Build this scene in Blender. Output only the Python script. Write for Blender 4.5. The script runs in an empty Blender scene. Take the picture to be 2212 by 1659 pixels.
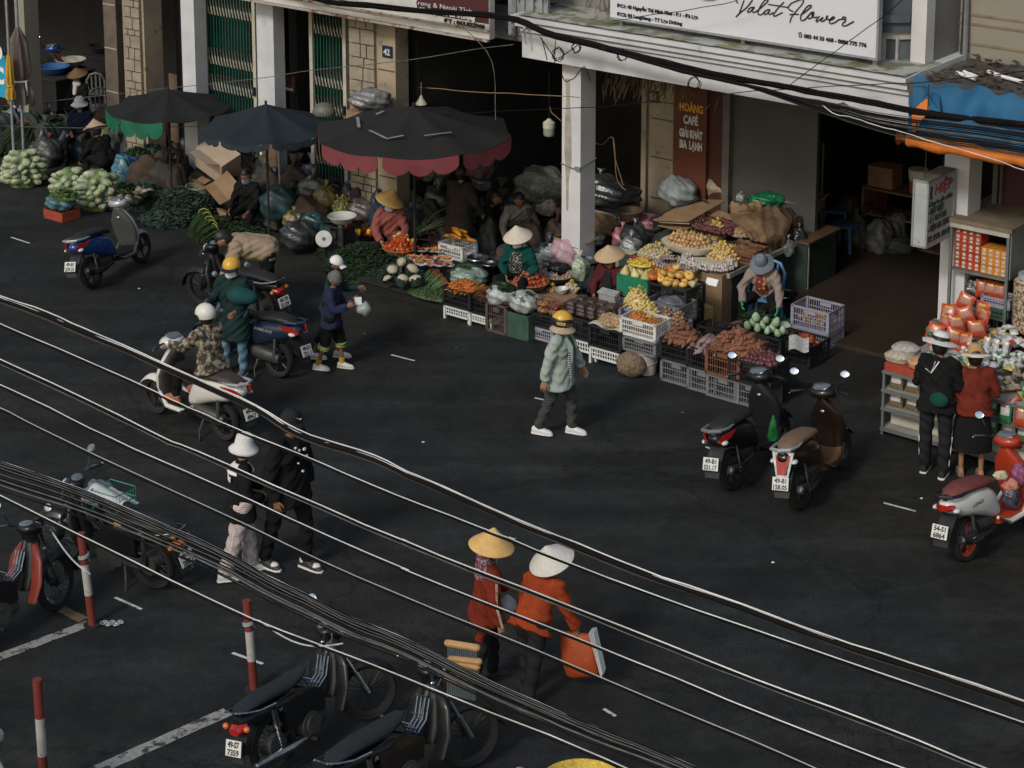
import bpy, math, random, mathutils
from math import sin, cos, pi, radians as R, atan2, sqrt
V = mathutils.Vector
random.seed(7)
S = bpy.context.scene
FP = 4415.0; TH = R(11.3); HC = 10.0; W0 = 2212.0; H0 = 1659.0; Y0 = 0.0   # focal and principal row in a 2212 px wide frame
cd = bpy.data.cameras.new('camera'); cam = bpy.data.objects.new('camera', cd); S.collection.objects.link(cam)
cam.location = (0, 0, HC); cam.rotation_euler = (pi/2 - TH, 0, 0)
cd.lens = FP/W0*36; cd.sensor_width = 36; cd.shift_y = -(H0/2 - Y0)/W0; cd.clip_end = 600; cd.clip_start = .1
S.camera = cam
w = bpy.data.worlds.new('World'); S.world = w; w.use_nodes = True
nt = w.node_tree; bg = nt.nodes['Background']
sk = nt.nodes.new('ShaderNodeTexSky'); sk.sky_type = 'NISHITA'; sk.sun_disc = False
SUN_EL, SUN_AZ = R(38), R(215)      # azimuth clockwise from +Y: behind the viewer, to the left
sk.sun_elevation = SUN_EL; sk.sun_rotation = SUN_AZ; sk.air_density = 1.6; sk.dust_density = 2.5; sk.ozone_density = 1
nt.links.new(sk.outputs[0], bg.inputs[0]); bg.inputs[1].default_value = .11
sl = bpy.data.lights.new('sun', 'SUN'); so = bpy.data.objects.new('sun', sl); S.collection.objects.link(so)
sl.energy = 1.5; sl.angle = R(10); sl.color = (.99, .985, .93)
sd = V((sin(SUN_AZ)*cos(SUN_EL), cos(SUN_AZ)*cos(SUN_EL), sin(SUN_EL)))
so.rotation_euler = sd.to_track_quat('Z', 'Y').to_euler(); so.location = (0, 0, 30)
S.view_settings.view_transform = 'Standard'; S.view_settings.look = 'None'; S.view_settings.gamma = 1
S.view_settings.exposure = .12
S.cycles.max_bounces = 5
C = S.collection
def ray(px, py):
 x = (px - W0/2)/FP; v = (py - Y0)/FP
 return V((x, cos(TH) - v*sin(TH), -sin(TH) - v*cos(TH)))
def G(px, py, z=0.0):
 d = ray(px, py); t = (z - HC)/d.z
 return V((d.x*t, d.y*t, z))
O0 = G(1243, 625)
VPX = -4580
_a = math.atan((W0/2 - VPX)/(FP/cos(TH)))
U = V((sin(_a), -cos(_a), 0)); N = V((cos(_a), sin(_a), 0)); FR = atan2(U.y, U.x)
def F(u, n, z=0.0): return O0 + U*u + N*n + V((0, 0, z))
def fp(px, py, n):                   # (u, z) where the pixel's ray meets the plane n behind the shop line
 d = ray(px, py); o = V((0, 0, HC)) - O0
 t = (n - o.dot(N))/d.dot(N); p = o + d*t
 return p.dot(U), p.z
def fu(px, n, z=0.0):                # u whose point (u,n,z) shows at column px
 k = (px - W0/2)/FP
 b = O0 + N*n
 A = U.x - k*cos(TH)*U.y
 return (k*(b.y*cos(TH) + (HC - z)*sin(TH)) - b.x)/A
def fl(p): q = p - O0; return q.dot(U), q.dot(N)
KC = {1:(0,0,.2547),2:(429.2,0,.3134),3:(1089.5,0,.2547),4:(1617.7,0,.2687),5:(0,277.3,.2547),6:(561.3,277.3,.2547),7:(990.5,409.4,.2547),
 8:(1353.6,396.2,.2787),9:(1782.8,330.2,.2388),10:(1782.8,693.3,.3383),11:(1452.7,726.3,.2587),12:(264.1,528.2,.2786),13:(0,924.4,.4431),
 14:(429.2,858.4,.2787),15:(429.2,1254.6,.3134),16:(891.4,1089.5,.2786),17:(1056.5,627.3,.2189)}
def c(k, x, y): a = KC[k]; return a[0] + x*a[2], a[1] + y*a[2]
_M = {}
def mat(name, col, rough=.7, var=.18, sc=6.0, bump=.0, metal=0.0, spec=.4, alpha=1.0, trans=0.0, col2=None, det=4.0, coat=0.0):
 if name in _M: return _M[name]
 m = bpy.data.materials.new(name); m.use_nodes = True; n = m.node_tree.nodes; l = m.node_tree.links
 b = n['Principled BSDF']; b.inputs['Roughness'].default_value = rough; b.inputs['Metallic'].default_value = metal
 b.inputs['Specular IOR Level'].default_value = spec; b.inputs['Alpha'].default_value = alpha
 b.inputs['Transmission Weight'].default_value = trans; b.inputs['Coat Weight'].default_value = coat
 tc = n.new('ShaderNodeTexCoord'); ns = n.new('ShaderNodeTexNoise'); ns.inputs['Scale'].default_value = sc; ns.inputs['Detail'].default_value = det
 l.new(tc.outputs['Object'], ns.inputs['Vector'])
 rp = n.new('ShaderNodeValToRGB'); rp.color_ramp.elements[0].position = .3; rp.color_ramp.elements[1].position = .7
 a = [max(0, x*(1 - var)) for x in col]; d = [min(1, x*(1 + var)) for x in (col2 or col)]
 if col2: a = list(col); d = list(col2)
 rp.color_ramp.elements[0].color = (*a, 1); rp.color_ramp.elements[1].color = (*d, 1)
 l.new(ns.outputs[0], rp.inputs[0]); l.new(rp.outputs[0], b.inputs['Base Color'])
 if bump:
  bp = n.new('ShaderNodeBump'); bp.inputs['Strength'].default_value = bump; bp.inputs['Distance'].default_value = .02
  n2 = n.new('ShaderNodeTexNoise'); n2.inputs['Scale'].default_value = sc*3; n2.inputs['Detail'].default_value = 6
  l.new(tc.outputs['Object'], n2.inputs['Vector']); l.new(n2.outputs[0], bp.inputs['Height']); l.new(bp.outputs[0], b.inputs['Normal'])
 _M[name] = m; return m
def inst_var(m, amt=.35):            # each copy of a thing a little lighter or darker
 if m.get('iv'): return m
 m['iv'] = 1
 n = m.node_tree.nodes; l = m.node_tree.links; b = n['Principled BSDF']
 src = b.inputs['Base Color'].links[0].from_socket
 oi = n.new('ShaderNodeObjectInfo'); h = n.new('ShaderNodeHueSaturation'); mp = n.new('ShaderNodeMapRange')
 mp.inputs['To Min'].default_value = 1 - amt; mp.inputs['To Max'].default_value = 1 + amt
 l.new(oi.outputs['Random'], mp.inputs[0]); l.new(mp.outputs[0], h.inputs['Value']); l.new(src, h.inputs['Color']); l.new(h.outputs[0], b.inputs['Base Color'])
 return m
def pattern(name, kind, c1, c2, sc=20., rough=.8, axis='Z', thr=.5, c3=None):
 if name in _M: return _M[name]
 m = mat(name, c1, rough); n = m.node_tree.nodes; l = m.node_tree.links; b = n['Principled BSDF']
 tc = n.new('ShaderNodeTexCoord'); mx = n.new('ShaderNodeMix'); mx.data_type = 'RGBA'
 mx.inputs[6].default_value = (*c1, 1); mx.inputs[7].default_value = (*c2, 1)
 if kind == 'stripe':
  t = n.new('ShaderNodeTexWave'); t.bands_direction = axis; t.inputs['Scale'].default_value = sc; t.inputs['Distortion'].default_value = .6
  g = n.new('ShaderNodeMath'); g.operation = 'GREATER_THAN'; g.inputs[1].default_value = thr; l.new(tc.outputs['Object'], t.inputs[0]); l.new(t.outputs['Fac'], g.inputs[0]); fac = g.outputs[0]
 elif kind == 'plaid':
  t = n.new('ShaderNodeTexWave'); t.bands_direction = 'Z'; t.inputs['Scale'].default_value = sc
  t2 = n.new('ShaderNodeTexWave'); t2.bands_direction = 'X'; t2.inputs['Scale'].default_value = sc
  g = n.new('ShaderNodeMath'); g.operation = 'MULTIPLY'; l.new(tc.outputs['Object'], t.inputs[0]); l.new(tc.outputs['Object'], t2.inputs[0])
  l.new(t.outputs['Fac'], g.inputs[0]); l.new(t2.outputs['Fac'], g.inputs[1]); fac = g.outputs[0]
 else:                            # blotches
  t = n.new('ShaderNodeTexNoise'); t.inputs['Scale'].default_value = sc; t.inputs['Detail'].default_value = 2
  g = n.new('ShaderNodeValToRGB'); g.color_ramp.interpolation = 'CONSTANT'; e = g.color_ramp.elements
  e[0].position = 0; e[0].color = (*c1, 1); e[1].position = thr; e[1].color = (*c2, 1)
  if c3: q = e.new(thr + .1); q.color = (*c3, 1)
  l.new(tc.outputs['Object'], t.inputs[0]); l.new(t.outputs[0], g.inputs[0]); l.new(g.outputs[0], b.inputs['Base Color']); return m
 l.new(fac, mx.inputs[0]); l.new(mx.outputs[2], b.inputs['Base Color']); return m
def basis(d, up=V((0, 0, 1))):
 d = d.normalized()
 if abs(d.dot(up)) > .98: up = V((1, 0, 0))
 x = d.cross(up).normalized(); return x, d.cross(x).normalized()*-1
class MB:
 def __init__(s): s.v = []; s.f = []; s.m = []; s.k = 0
 def add(s, vs, fs):
  o = len(s.v); s.v += [tuple(p) for p in vs]; s.f += [tuple(i + o for i in f) for f in fs]; s.m += [s.k]*len(fs); return s
 def mt(s, k): s.k = k; return s
 def box(s, ce, sz, rz=0, rx=0, ry=0):
  e = mathutils.Euler((rx, ry, rz)).to_matrix(); ce = V(ce); h = [q/2 for q in sz]
  vs = [ce + e@V((x*h[0], y*h[1], z*h[2])) for x in (-1, 1) for y in (-1, 1) for z in (-1, 1)]
  return s.add(vs, [(0,1,3,2),(4,6,7,5),(0,4,5,1),(2,3,7,6),(0,2,6,4),(1,5,7,3)])
 def b2(s, a, b):                 # box from two corners
  return s.box([(a[i] + b[i])/2 for i in range(3)], [abs(b[i] - a[i]) for i in range(3)])
 def ring(s, rings, cap=True, closed=False):
  n = len(rings[0]); vs = [p for r in rings for p in r]; fs = []
  k = len(rings)
  for i in range(k if closed else k - 1):
   a, b = i*n, ((i + 1) % k)*n
   for j in range(n): fs.append((a + j, a + (j + 1) % n, b + (j + 1) % n, b + j))
  if cap and not closed: fs.append(tuple(range(n))[::-1]); fs.append(tuple((k - 1)*n + j for j in range(n)))
  return s.add(vs, fs)
 def cyl(s, a, b, r0, r1=None, seg=10, cap=True):
  a, b = V(a), V(b); r1 = r0 if r1 is None else r1; x, y = basis(b - a)
  q = [2*pi*j/seg for j in range(seg)]
  return s.ring([[a + (x*cos(t) + y*sin(t))*r0 for t in q], [b + (x*cos(t) + y*sin(t))*r1 for t in q]], cap)
 def tube(s, pts, r, seg=6, closed=False):
  pts = [V(p) for p in pts]; rs = []; n = len(pts)
  if not isinstance(r, (list, tuple)): r = [r]*n
  px = None
  for i, p in enumerate(pts):
   d = (pts[(i + 1) % n] - pts[i - 1]) if closed else (pts[min(i + 1, n - 1)] - pts[max(i - 1, 0)])
   if d.length < 1e-7: d = V((0, 0, 1))
   d.normalize()
   if px is None: x, y = basis(d)
   else: x = (px - d*px.dot(d)).normalized(); y = d.cross(x)
   px = x
   rs.append([p + (x*cos(2*pi*j/seg) + y*sin(2*pi*j/seg))*r[i] for j in range(seg)])
  return s.ring(rs, not closed, closed)
 def cap(s, a, b, ra, rb, seg=12, k=3):   # capsule with tapered radius
  a, b = V(a), V(b); d = b - a
  if d.length < 1e-5: d = V((0, 0, .001))
  d.normalize(); x, y = basis(d); rs = []
  for i in range(k + 1):
   t = pi/2*(1 - i/k) + .0; rr = ra*max(cos(t), .02); ce = a - d*ra*sin(t); rs.append([ce + (x*cos(q) + y*sin(q))*rr for q in [2*pi*j/seg for j in range(seg)]])
  for i in range(k + 1):
   t = pi/2*(i/k); rr = rb*max(cos(t), .02); ce = b + d*rb*sin(t); rs.append([ce + (x*cos(q) + y*sin(q))*rr for q in [2*pi*j/seg for j in range(seg)]])
  return s.ring(rs)
 def lathe(s, prof, ce=(0, 0, 0), seg=20, ax=None, sx=1, sy=1, fn=None, cap=True):
  ce = V(ce); ax = V(ax) if ax else V((0, 0, 1)); x, y = (V((1, 0, 0)), V((0, 1, 0))) if ax.z > .999 else basis(ax)
  ax = ax.normalized(); rs = []
  for (r, z) in prof:
   rr = []
   for j in range(seg):
    t = 2*pi*j/seg; k = fn(t, z) if fn else 1
    rr.append(ce + x*(cos(t)*r*sx*k) + y*(sin(t)*r*sy*k) + ax*z)
   rs.append(rr)
  return s.ring(rs, cap)
 def ell(s, ce, rad, seg=12, rg=8, rot=None, fn=None):
  ce = V(ce); m = rot.to_matrix() if rot else mathutils.Matrix.Identity(3); rs = []
  for i in range(rg + 1):
   f = -pi/2 + pi*i/rg; cf = max(cos(f), .01); rr = []
   for j in range(seg):
    t = 2*pi*j/seg; p = V((cos(t)*cf*rad[0], sin(t)*cf*rad[1], sin(f)*rad[2]))
    if fn: p = fn(p)
    rr.append(ce + m@p)
   rs.append(rr)
  return s.ring(rs)
 def loft(s, secs, seg=16, cap=True):      # secs: (centre, ax vector, bx vector, exponent)
  rs = []
  for (ce, a, b, e) in secs:
   ce, a, b = V(ce), V(a), V(b); rr = []
   for j in range(seg):
    t = 2*pi*j/seg; cc, ss = cos(t), sin(t)
    rr.append(ce + a*(abs(cc)**(2/e)*(1 if cc >= 0 else -1)) + b*(abs(ss)**(2/e)*(1 if ss >= 0 else -1)))
   rs.append(rr)
  return s.ring(rs, cap)
 def lofty(s, secs, seg=16):               # sections across y: (y, x, z, half width, half height, exponent)
  return s.loft([((x, y, z), (hw, 0, 0), (0, 0, hh), e) for (y, x, z, hw, hh, e) in secs], seg)
 def prism(s, pts, off):                   # polygon (3D points) pushed by off
  off = V(off); n = len(pts); a = [V(p) for p in pts]; b = [p + off for p in a]
  return s.add(a + b, [tuple(range(n))[::-1], tuple(range(n, 2*n))] + [(i, (i + 1) % n, n + (i + 1) % n, n + i) for i in range(n)])
 def grid(s, fn, nu, nv, thick=0):
  vs = [fn(i/nu, j/nv) for i in range(nu + 1) for j in range(nv + 1)]; w_ = nv + 1
  fs = [(i*w_ + j, (i + 1)*w_ + j, (i + 1)*w_ + j + 1, i*w_ + j + 1) for i in range(nu) for j in range(nv)]
  s.add(vs, fs)
  if thick:
   s.add([V(p) - V((0, 0, thick)) for p in vs], [f[::-1] for f in fs])
   e = [i*w_ for i in range(nu + 1)] + [nu*w_ + j for j in range(1, nv + 1)] + [i*w_ + nv for i in range(nu - 1, -1, -1)] + [j for j in range(nv - 1, 0, -1)]
   q = [V(vs[i]) for i in e]; n = len(q); s.add(q + [p - V((0, 0, thick)) for p in q], [(i, (i + 1) % n, n + (i + 1) % n, n + i) for i in range(n)])
  return s
 def xf(s, loc=(0, 0, 0), rz=0, rx=0, ry=0, sc=1, start=0):
  e = mathutils.Euler((rx, ry, rz)).to_matrix(); loc = V(loc)
  for i in range(start, len(s.v)): s.v[i] = tuple(loc + e@(V(s.v[i])*sc))
  return s
 def merge(s, o, loc=(0, 0, 0), rz=0, rx=0, ry=0, sc=1, k=None):
  e = mathutils.Euler((rx, ry, rz)).to_matrix(); loc = V(loc); b = len(s.v)
  s.v += [tuple(loc + e@(V(p)*sc)) for p in o.v]; s.f += [tuple(i + b for i in f) for f in o.f]; s.m += (o.m if k is None else [k]*len(o.f)); return s
 def mesh(s, name, mats, smooth=40):
  me = bpy.data.meshes.new(name); me.from_pydata(s.v, [], s.f)
  if not isinstance(mats, (list, tuple)): mats = [mats]
  for m in mats: me.materials.append(m)
  if len(mats) > 1: me.polygons.foreach_set('material_index', s.m)
  if smooth: me.shade_smooth(); me.set_sharp_from_angle(angle=R(smooth))
  me.update(); return me
def jit(v, a): return V((v[0] + random.uniform(-a, a), v[1] + random.uniform(-a, a), v[2] + random.uniform(-a, a)))
def tag(o, label=None, cat=None, group=None, kind=None):
 if label: o['label'] = label
 if cat: o['category'] = cat
 if group: o['group'] = group
 if kind: o['kind'] = kind
 return o
def link(name, me, loc=(0, 0, 0), rz=0, parent=None):
 o = bpy.data.objects.new(name, me); C.objects.link(o); o.location = loc; o.rotation_euler = (0, 0, rz)
 if parent: o.parent = parent
 return o
def thing(name, label, cat, loc=(0, 0, 0), rz=0, group=None):
 return tag(link(name, None, loc, rz), label, cat, group)
def part(name, mb, mats, parent, smooth=40, label=None):
 o = link(name, mb.mesh(name, mats, smooth) if isinstance(mb, MB) else mb, parent=parent)
 if label: o['label'] = label
 return o
def solo(name, mb, mats, label, cat, loc=(0, 0, 0), rz=0, group=None, smooth=40, kind=None):
 return tag(link(name, mb.mesh(name, mats, smooth) if isinstance(mb, MB) else mb, loc, rz), label, cat, group, kind)
def struct(name, mb, mats, smooth=0): return tag(link(name, mb.mesh(name, mats, smooth)), kind='structure')
def dup(root, loc, rz=None, label=None, group=None, sc=None):
 r = root.copy(); C.objects.link(r); r.location = loc
 if rz is not None: r.rotation_euler = (0, 0, rz)
 if sc: r.scale = (sc,)*3
 if label: r['label'] = label
 if group: r['group'] = group
 for ch in list(root.children):
  k = ch.copy(); C.objects.link(k); k.parent = r
  for g in ch.children: d = g.copy(); C.objects.link(d); d.parent = k
 return r
def ev_mesh(o):                      # modifiers (or text) to plain mesh
 dg = bpy.context.evaluated_depsgraph_get(); return bpy.data.meshes.new_from_object(o.evaluated_get(dg))
_FT = {}
def text_mb(txt, size, thick=.003, align='LEFT', sx=1.0, bold=0.0, shear=0.0):
 cu = bpy.data.curves.new('text', 'FONT'); cu.body = txt; cu.size = size; cu.extrude = thick/2; cu.align_x = align; cu.offset = bold; cu.shear = shear
 cu.resolution_u = 3
 o = bpy.data.objects.new('text', cu); C.objects.link(o); me = ev_mesh(o)
 b = MB(); b.v = [(v.co.x*sx, v.co.y, v.co.z) for v in me.vertices]; b.f = [tuple(p.vertices) for p in me.polygons]; b.m = [0]*len(b.f)
 bpy.data.objects.remove(o); bpy.data.curves.remove(cu); bpy.data.meshes.remove(me); return b
def text_up(b):                      # text drawn in XY -> standing in XZ, front to -Y
 b.v = [(x, -z, y) for (x, y, z) in b.v]; return b
def remesh(mb, vox, sm=4, name='m'):
 me = bpy.data.meshes.new(name); me.from_pydata(mb.v, [], mb.f); o = bpy.data.objects.new(name, me); C.objects.link(o)
 q = o.modifiers.new('r', 'REMESH'); q.mode = 'VOXEL'; q.voxel_size = vox
 if sm: k = o.modifiers.new('s', 'SMOOTH'); k.iterations = sm; k.factor = .5
 r = ev_mesh(o); b = MB(); b.v = [tuple(v.co) for v in r.vertices]; b.f = [tuple(p.vertices) for p in r.polygons]; b.m = [0]*len(b.f)
 bpy.data.objects.remove(o); bpy.data.meshes.remove(me); bpy.data.meshes.remove(r); return b
KC.update({18:(1056.5,0,.5224),19:(1650.8,165.1,.2588),20:(1914.9,594.3,.1592)})
def road_mat():
 m = mat('asphalt', (.016, .017, .018), .8, .22, 1.2, .0, spec=.3); n = m.node_tree.nodes; l = m.node_tree.links; b = n['Principled BSDF']
 tc = n.new('ShaderNodeTexCoord')
 def noise(sc, det=3, rough=.5, kind='ShaderNodeTexNoise'):
  t = n.new(kind); t.inputs['Scale'].default_value = sc
  if 'Detail' in t.inputs and kind.endswith('Noise'): t.inputs['Detail'].default_value = det; t.inputs['Roughness'].default_value = rough
  l.new(tc.outputs['Object'], t.inputs['Vector']); return t
 def ramp(src, a, ca, b_, cb): r = n.new('ShaderNodeValToRGB'); e = r.color_ramp.elements; e[0].position = a; e[0].color = (*ca, 1); e[1].position = b_; e[1].color = (*cb, 1); l.new(src, r.inputs[0]); return r.outputs[0]
 def mul(a, c_, mode='MULTIPLY', f=1): x = n.new('ShaderNodeMix'); x.data_type = 'RGBA'; x.blend_type = mode; x.inputs[0].default_value = f; l.new(a, x.inputs[6]); l.new(c_, x.inputs[7]); return x.outputs[2]
 g3 = lambda v: (v, v, v)
 base = ramp(noise(.30, 4).outputs[0], .40, (.0128, .0118, .0100), .60, (.0105, .0126, .0130))
 grit = noise(70, 2, .7).outputs[0]; base = mul(base, ramp(grit, .32, g3(.22), .70, g3(2.5)))
 base = mul(base, ramp(noise(7, 6, .7).outputs[0], .30, g3(.62), .72, g3(1.45)))
 base = mul(base, ramp(noise(1.1, 6, .65).outputs[0], .36, g3(.52), .60, g3(1.2)))           # oil and tyre stains
 mp = n.new('ShaderNodeMapping'); mp.inputs['Rotation'].default_value = (0, 0, -FR); mp.inputs['Scale'].default_value = (.12, 2.2, 1); l.new(tc.outputs['Object'], mp.inputs['Vector']); st = n.new('ShaderNodeTexNoise'); st.inputs['Scale'].default_value = 1; st.inputs['Detail'].default_value = 5; l.new(mp.outputs[0], st.inputs['Vector']); base = mul(base, ramp(st.outputs[0], .38, g3(.72), .64, g3(1.25)))
 cr = n.new('ShaderNodeTexVoronoi'); cr.feature = 'DISTANCE_TO_EDGE'; cr.inputs['Scale'].default_value = .22; ds = noise(1.3, 5, .7); mv = n.new('ShaderNodeMix'); mv.data_type = 'RGBA'; mv.blend_type = 'ADD'; mv.inputs[0].default_value = .9; l.new(tc.outputs['Object'], mv.inputs[6]); l.new(ds.outputs['Color'], mv.inputs[7]); l.new(mv.outputs[2], cr.inputs['Vector'])
 base = mul(base, ramp(cr.outputs['Distance'], .002, g3(.45), .006, g3(1)))
 vo = noise(24, kind='ShaderNodeTexVoronoi'); pe = mul(ramp(vo.outputs['Distance'], .05, g3(.16), .09, g3(0)), ramp(noise(2.2, 3).outputs[0], .54, g3(0), .62, g3(1)))
 base = mul(base, pe, 'ADD', .6); l.new(base, b.inputs['Base Color'])
 bp = n.new('ShaderNodeBump'); bp.inputs['Strength'].default_value = .8; bp.inputs['Distance'].default_value = .012; l.new(grit, bp.inputs['Height']); l.new(bp.outputs[0], b.inputs['Normal'])
 return m
def wear(m, amt=.5, sc=9, dark=(.03, .03, .03)):    # worn patches in paint or plaster
 n = m.node_tree.nodes; l = m.node_tree.links; b = n['Principled BSDF']; src = b.inputs['Base Color'].links[0].from_socket
 tc = n.new('ShaderNodeTexCoord'); t = n.new('ShaderNodeTexNoise'); t.inputs['Scale'].default_value = sc; t.inputs['Detail'].default_value = 7; t.inputs['Roughness'].default_value = .65; l.new(tc.outputs['Object'], t.inputs['Vector'])
 r = n.new('ShaderNodeValToRGB'); r.color_ramp.elements[0].position = amt; r.color_ramp.elements[1].position = amt + .08; l.new(t.outputs[0], r.inputs[0])
 mx = n.new('ShaderNodeMix'); mx.data_type = 'RGBA'; mx.inputs[7].default_value = (*dark, 1); l.new(r.outputs[0], mx.inputs[0]); l.new(src, mx.inputs[6]); l.new(mx.outputs[2], b.inputs['Base Color']); return m
ASPH = road_mat()
LINE = wear(mat('line_paint', (.25, .245, .225), .8, .2, 20), .52, 8)
DASH = wear(mat('dash_paint', (.5, .5, .48), .8, .1, 20), .56, 18)
PLAST = wear(mat('white_plaster', (.50, .50, .515), .85, .1, 3, .2), .66, 2.2, (.30, .27, .22))
CREAM = wear(mat('cream_plaster', (.31, .25, .18), .85, .14, 2.5, .2), .58, 4, (.15, .12, .09))
BEIGE = wear(mat('beige_wall', (.23, .21, .17), .88, .12, 1.5, .15), .62, 2.5, (.27, .2, .12))
GREYW = wear(mat('grey_wall', (.19, .185, .18), .9, .15, 1.6, .2), .62, 3, (.13, .12, .11))
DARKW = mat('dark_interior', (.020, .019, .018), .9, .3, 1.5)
ROLLG = mat('grey_shutter', (.075, .075, .072), .75, .15, 1.2)
BROWN = mat('brown_paint', (.11, .034, .015), .6, .12, 2.0)
MOSS = wear(mat('mossy_concrete', (.15, .155, .085), .95, .4, 5), .46, 2.2, (.34, .335, .32))
TILEB = mat('pavement_concrete', (.030, .020, .013), .6, .3, .8, .1)
BLK = mat('matt_black', (.012, .012, .012), .6)
IRON = mat('iron_dark', (.03, .03, .03), .5, .2, 10, 0, .3)
GALV = mat('galvanised', (.30, .32, .33), .5, .15, 12, 0, .5)
RUST = wear(mat('white_rusty', (.5, .48, .45), .7, .15, 3), .6, 3, (.16, .06, .025))
SIGNW = mat('sign_white', (.56, .56, .61), .55, .03, 1)
SIGNR = mat('sign_maroon', (.065, .018, .02), .5, .1, 3)
INK = mat('black_ink', (.015, .015, .015), .6, .05)
WHI = mat('white_paint', (.7, .7, .69), .5, .06, 4)
GREENP = mat('green_gate_paint', (.010, .085, .058), .5, .25, 4)
CREAMM = mat('cream_metal', (.40, .37, .30), .5, .15, 5)
GOLD = mat('yellow_letter', (.62, .30, .04), .6)
g = MB(); g.b2((-90, -20, -.5), (90, 110, 0)); struct('ground', g, ASPH)
FROT = FR
def fbox(mb, u0, u1, n0, n1, z0, z1):      # box in shop-line coordinates (origin O0, rotated FR)
 return mb.b2((u0, n0, z0), (u1, n1, z1))
def fparts(name, L, m, par):
 for q in L: b = MB(); fbox(b, *q); part(name, b, m, par, 0)
def fthing(name, label, cat, u=0, n=0, z=0, group=None): return thing(name, label, cat, F(u, n, z), FR, group)
pv = MB(); fbox(pv, -25, 14, .35, 11, -.2, .05); o = struct('pavement', pv, TILEB); o.location = O0; o.rotation_euler.z = FR
def strip(name, p, q, w_, m, z=.005):
 a, b = G(*p), G(*q); d = (b - a).normalized(); s_ = V((-d.y, d.x, 0))*w_/2; mb = MB(); k = 14
 pl = [a + (b - a)*(i/k) for i in range(k + 1)]; L = [x + s_*(1 + random.uniform(-.07, .07)) for x in pl]; Rr = [x - s_*(1 + random.uniform(-.07, .07)) for x in pl]
 mb.add([(x.x, x.y, z) for x in L + Rr], [(i, i + k + 1, i + k + 2, i + 1) for i in range(k)]); return struct(name, mb, m)
strip('parking_line', (-60, 1442), (193, 1347), .13, LINE); strip('parking_line', (150, 1690), (492, 1538), .15, LINE)
strip('parking_line', (80, 1290), (180, 1340), .12, mat('faded_orange_paint', (.13, .085, .05), .85))
for a, b in (((24, 513), (64, 526)), ((845, 767), (896, 780)), ((1155, 860), (1178, 865)), ((1524, 966), (1545, 973)), ((1909, 1087), (1978, 1105)), ((248, 1291), (306, 1317)), ((502, 1411), (568, 1435)), ((815, 1543), (850, 1559)), ((1304, 1532), (1330, 1548)), ((1098, 1161), (1112, 1166))):
 strip('lane_dash', a, b, .035, DASH)
zS = fp(800, 40, -.5)[1]
LB = fthing('shop_house', 'old shop house numbered 42 with cream columns and green folding gates', 'building')
def colm(px0, px1, px2, m, n0=-.15, name='column', z1=None, py=200, wy=None):
 u0 = fp(px0, py, n0)[0]; u1 = fp(px1, py, n0)[0]; dd = wy or max(.2, (fp(px2, py, n0)[0] - u1)*1.05)
 b = MB(); z1 = z1 or 4.2; fbox(b, u0, u1, n0, n0 + dd, 0, z1); part(name, b, m, LB, 0); return u0, u1
colm(40, 60, 83, BEIGE); colm(271, 316, 349, CREAM); colm(396, 424, 447, PLAST); cu = colm(557.5, 593.5, 616, PLAST); pu = colm(757, 855, 885, CREAM)
def stones(u0, u1, n0, z0, z1, name):
 b = MB(); z = z0
 while z < z1 - .06:
  h = random.uniform(.1, .26); u = u0
  while u < u1 - .05:
   w_ = min(random.uniform(.12, .32), u1 - u)
   if u1 - u - w_ < .1: w_ = u1 - u
   b.box((u + w_/2, n0 - .012, z + h/2), (w_ - .022, .05, h - .022)); u += w_
  z += h
 part(name, b, mat('stone_facing', (.26, .22, .165), .9, .18, 5, .5), LB, 0)
um = fp(815, 150, -.15)[0]
stones(pu[0] + .03, um, -.175, .2, 4.1, 'stone_facing'); su = fp(274, 150, -.15)[0]; stones(su, fp(311, 150, -.15)[0], -.175, .3, 4.1, 'stone_facing')
for zz in (1.1, 1.95, 2.8, 3.6): b = MB(); b.box(((um + pu[1])/2, -.155, zz), (pu[1] - um - .04, .012, .018)); part('plaster_joint', b, mat('joint_dark', (.09, .07, .05)), LB, 0)
u0 = fp(225, 80, .6)[0]; u1 = fp(252, 80, .6)[0]; b = MB(); fbox(b, u0, u1, .6, .9, 0, 4.2); part('tiled_pier', b, mat('brown_tile', (.13, .10, .08), .5), LB, 0)
for zz in (1.2, 2.0, 2.8): b = MB(); b.box(((u0 + u1)/2, .594, zz), (u1 - u0 - .02, .01, .02)); part('tile_joint', b, CREAMM, LB, 0)
uL, uR = -24.0, fp(1062, 60, -.5)[0]
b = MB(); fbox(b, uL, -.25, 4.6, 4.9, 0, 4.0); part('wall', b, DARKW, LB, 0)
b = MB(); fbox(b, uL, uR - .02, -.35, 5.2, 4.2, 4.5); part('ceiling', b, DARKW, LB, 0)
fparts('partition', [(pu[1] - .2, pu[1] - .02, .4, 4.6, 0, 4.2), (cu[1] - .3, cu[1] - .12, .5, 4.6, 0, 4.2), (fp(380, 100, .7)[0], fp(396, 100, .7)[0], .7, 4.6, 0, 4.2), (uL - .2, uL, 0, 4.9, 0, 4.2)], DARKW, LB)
b = MB(); fbox(b, uL, uR, -.15, .05, 4.5, 8); part('upper_wall', b, GREYW, LB, 0)
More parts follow.
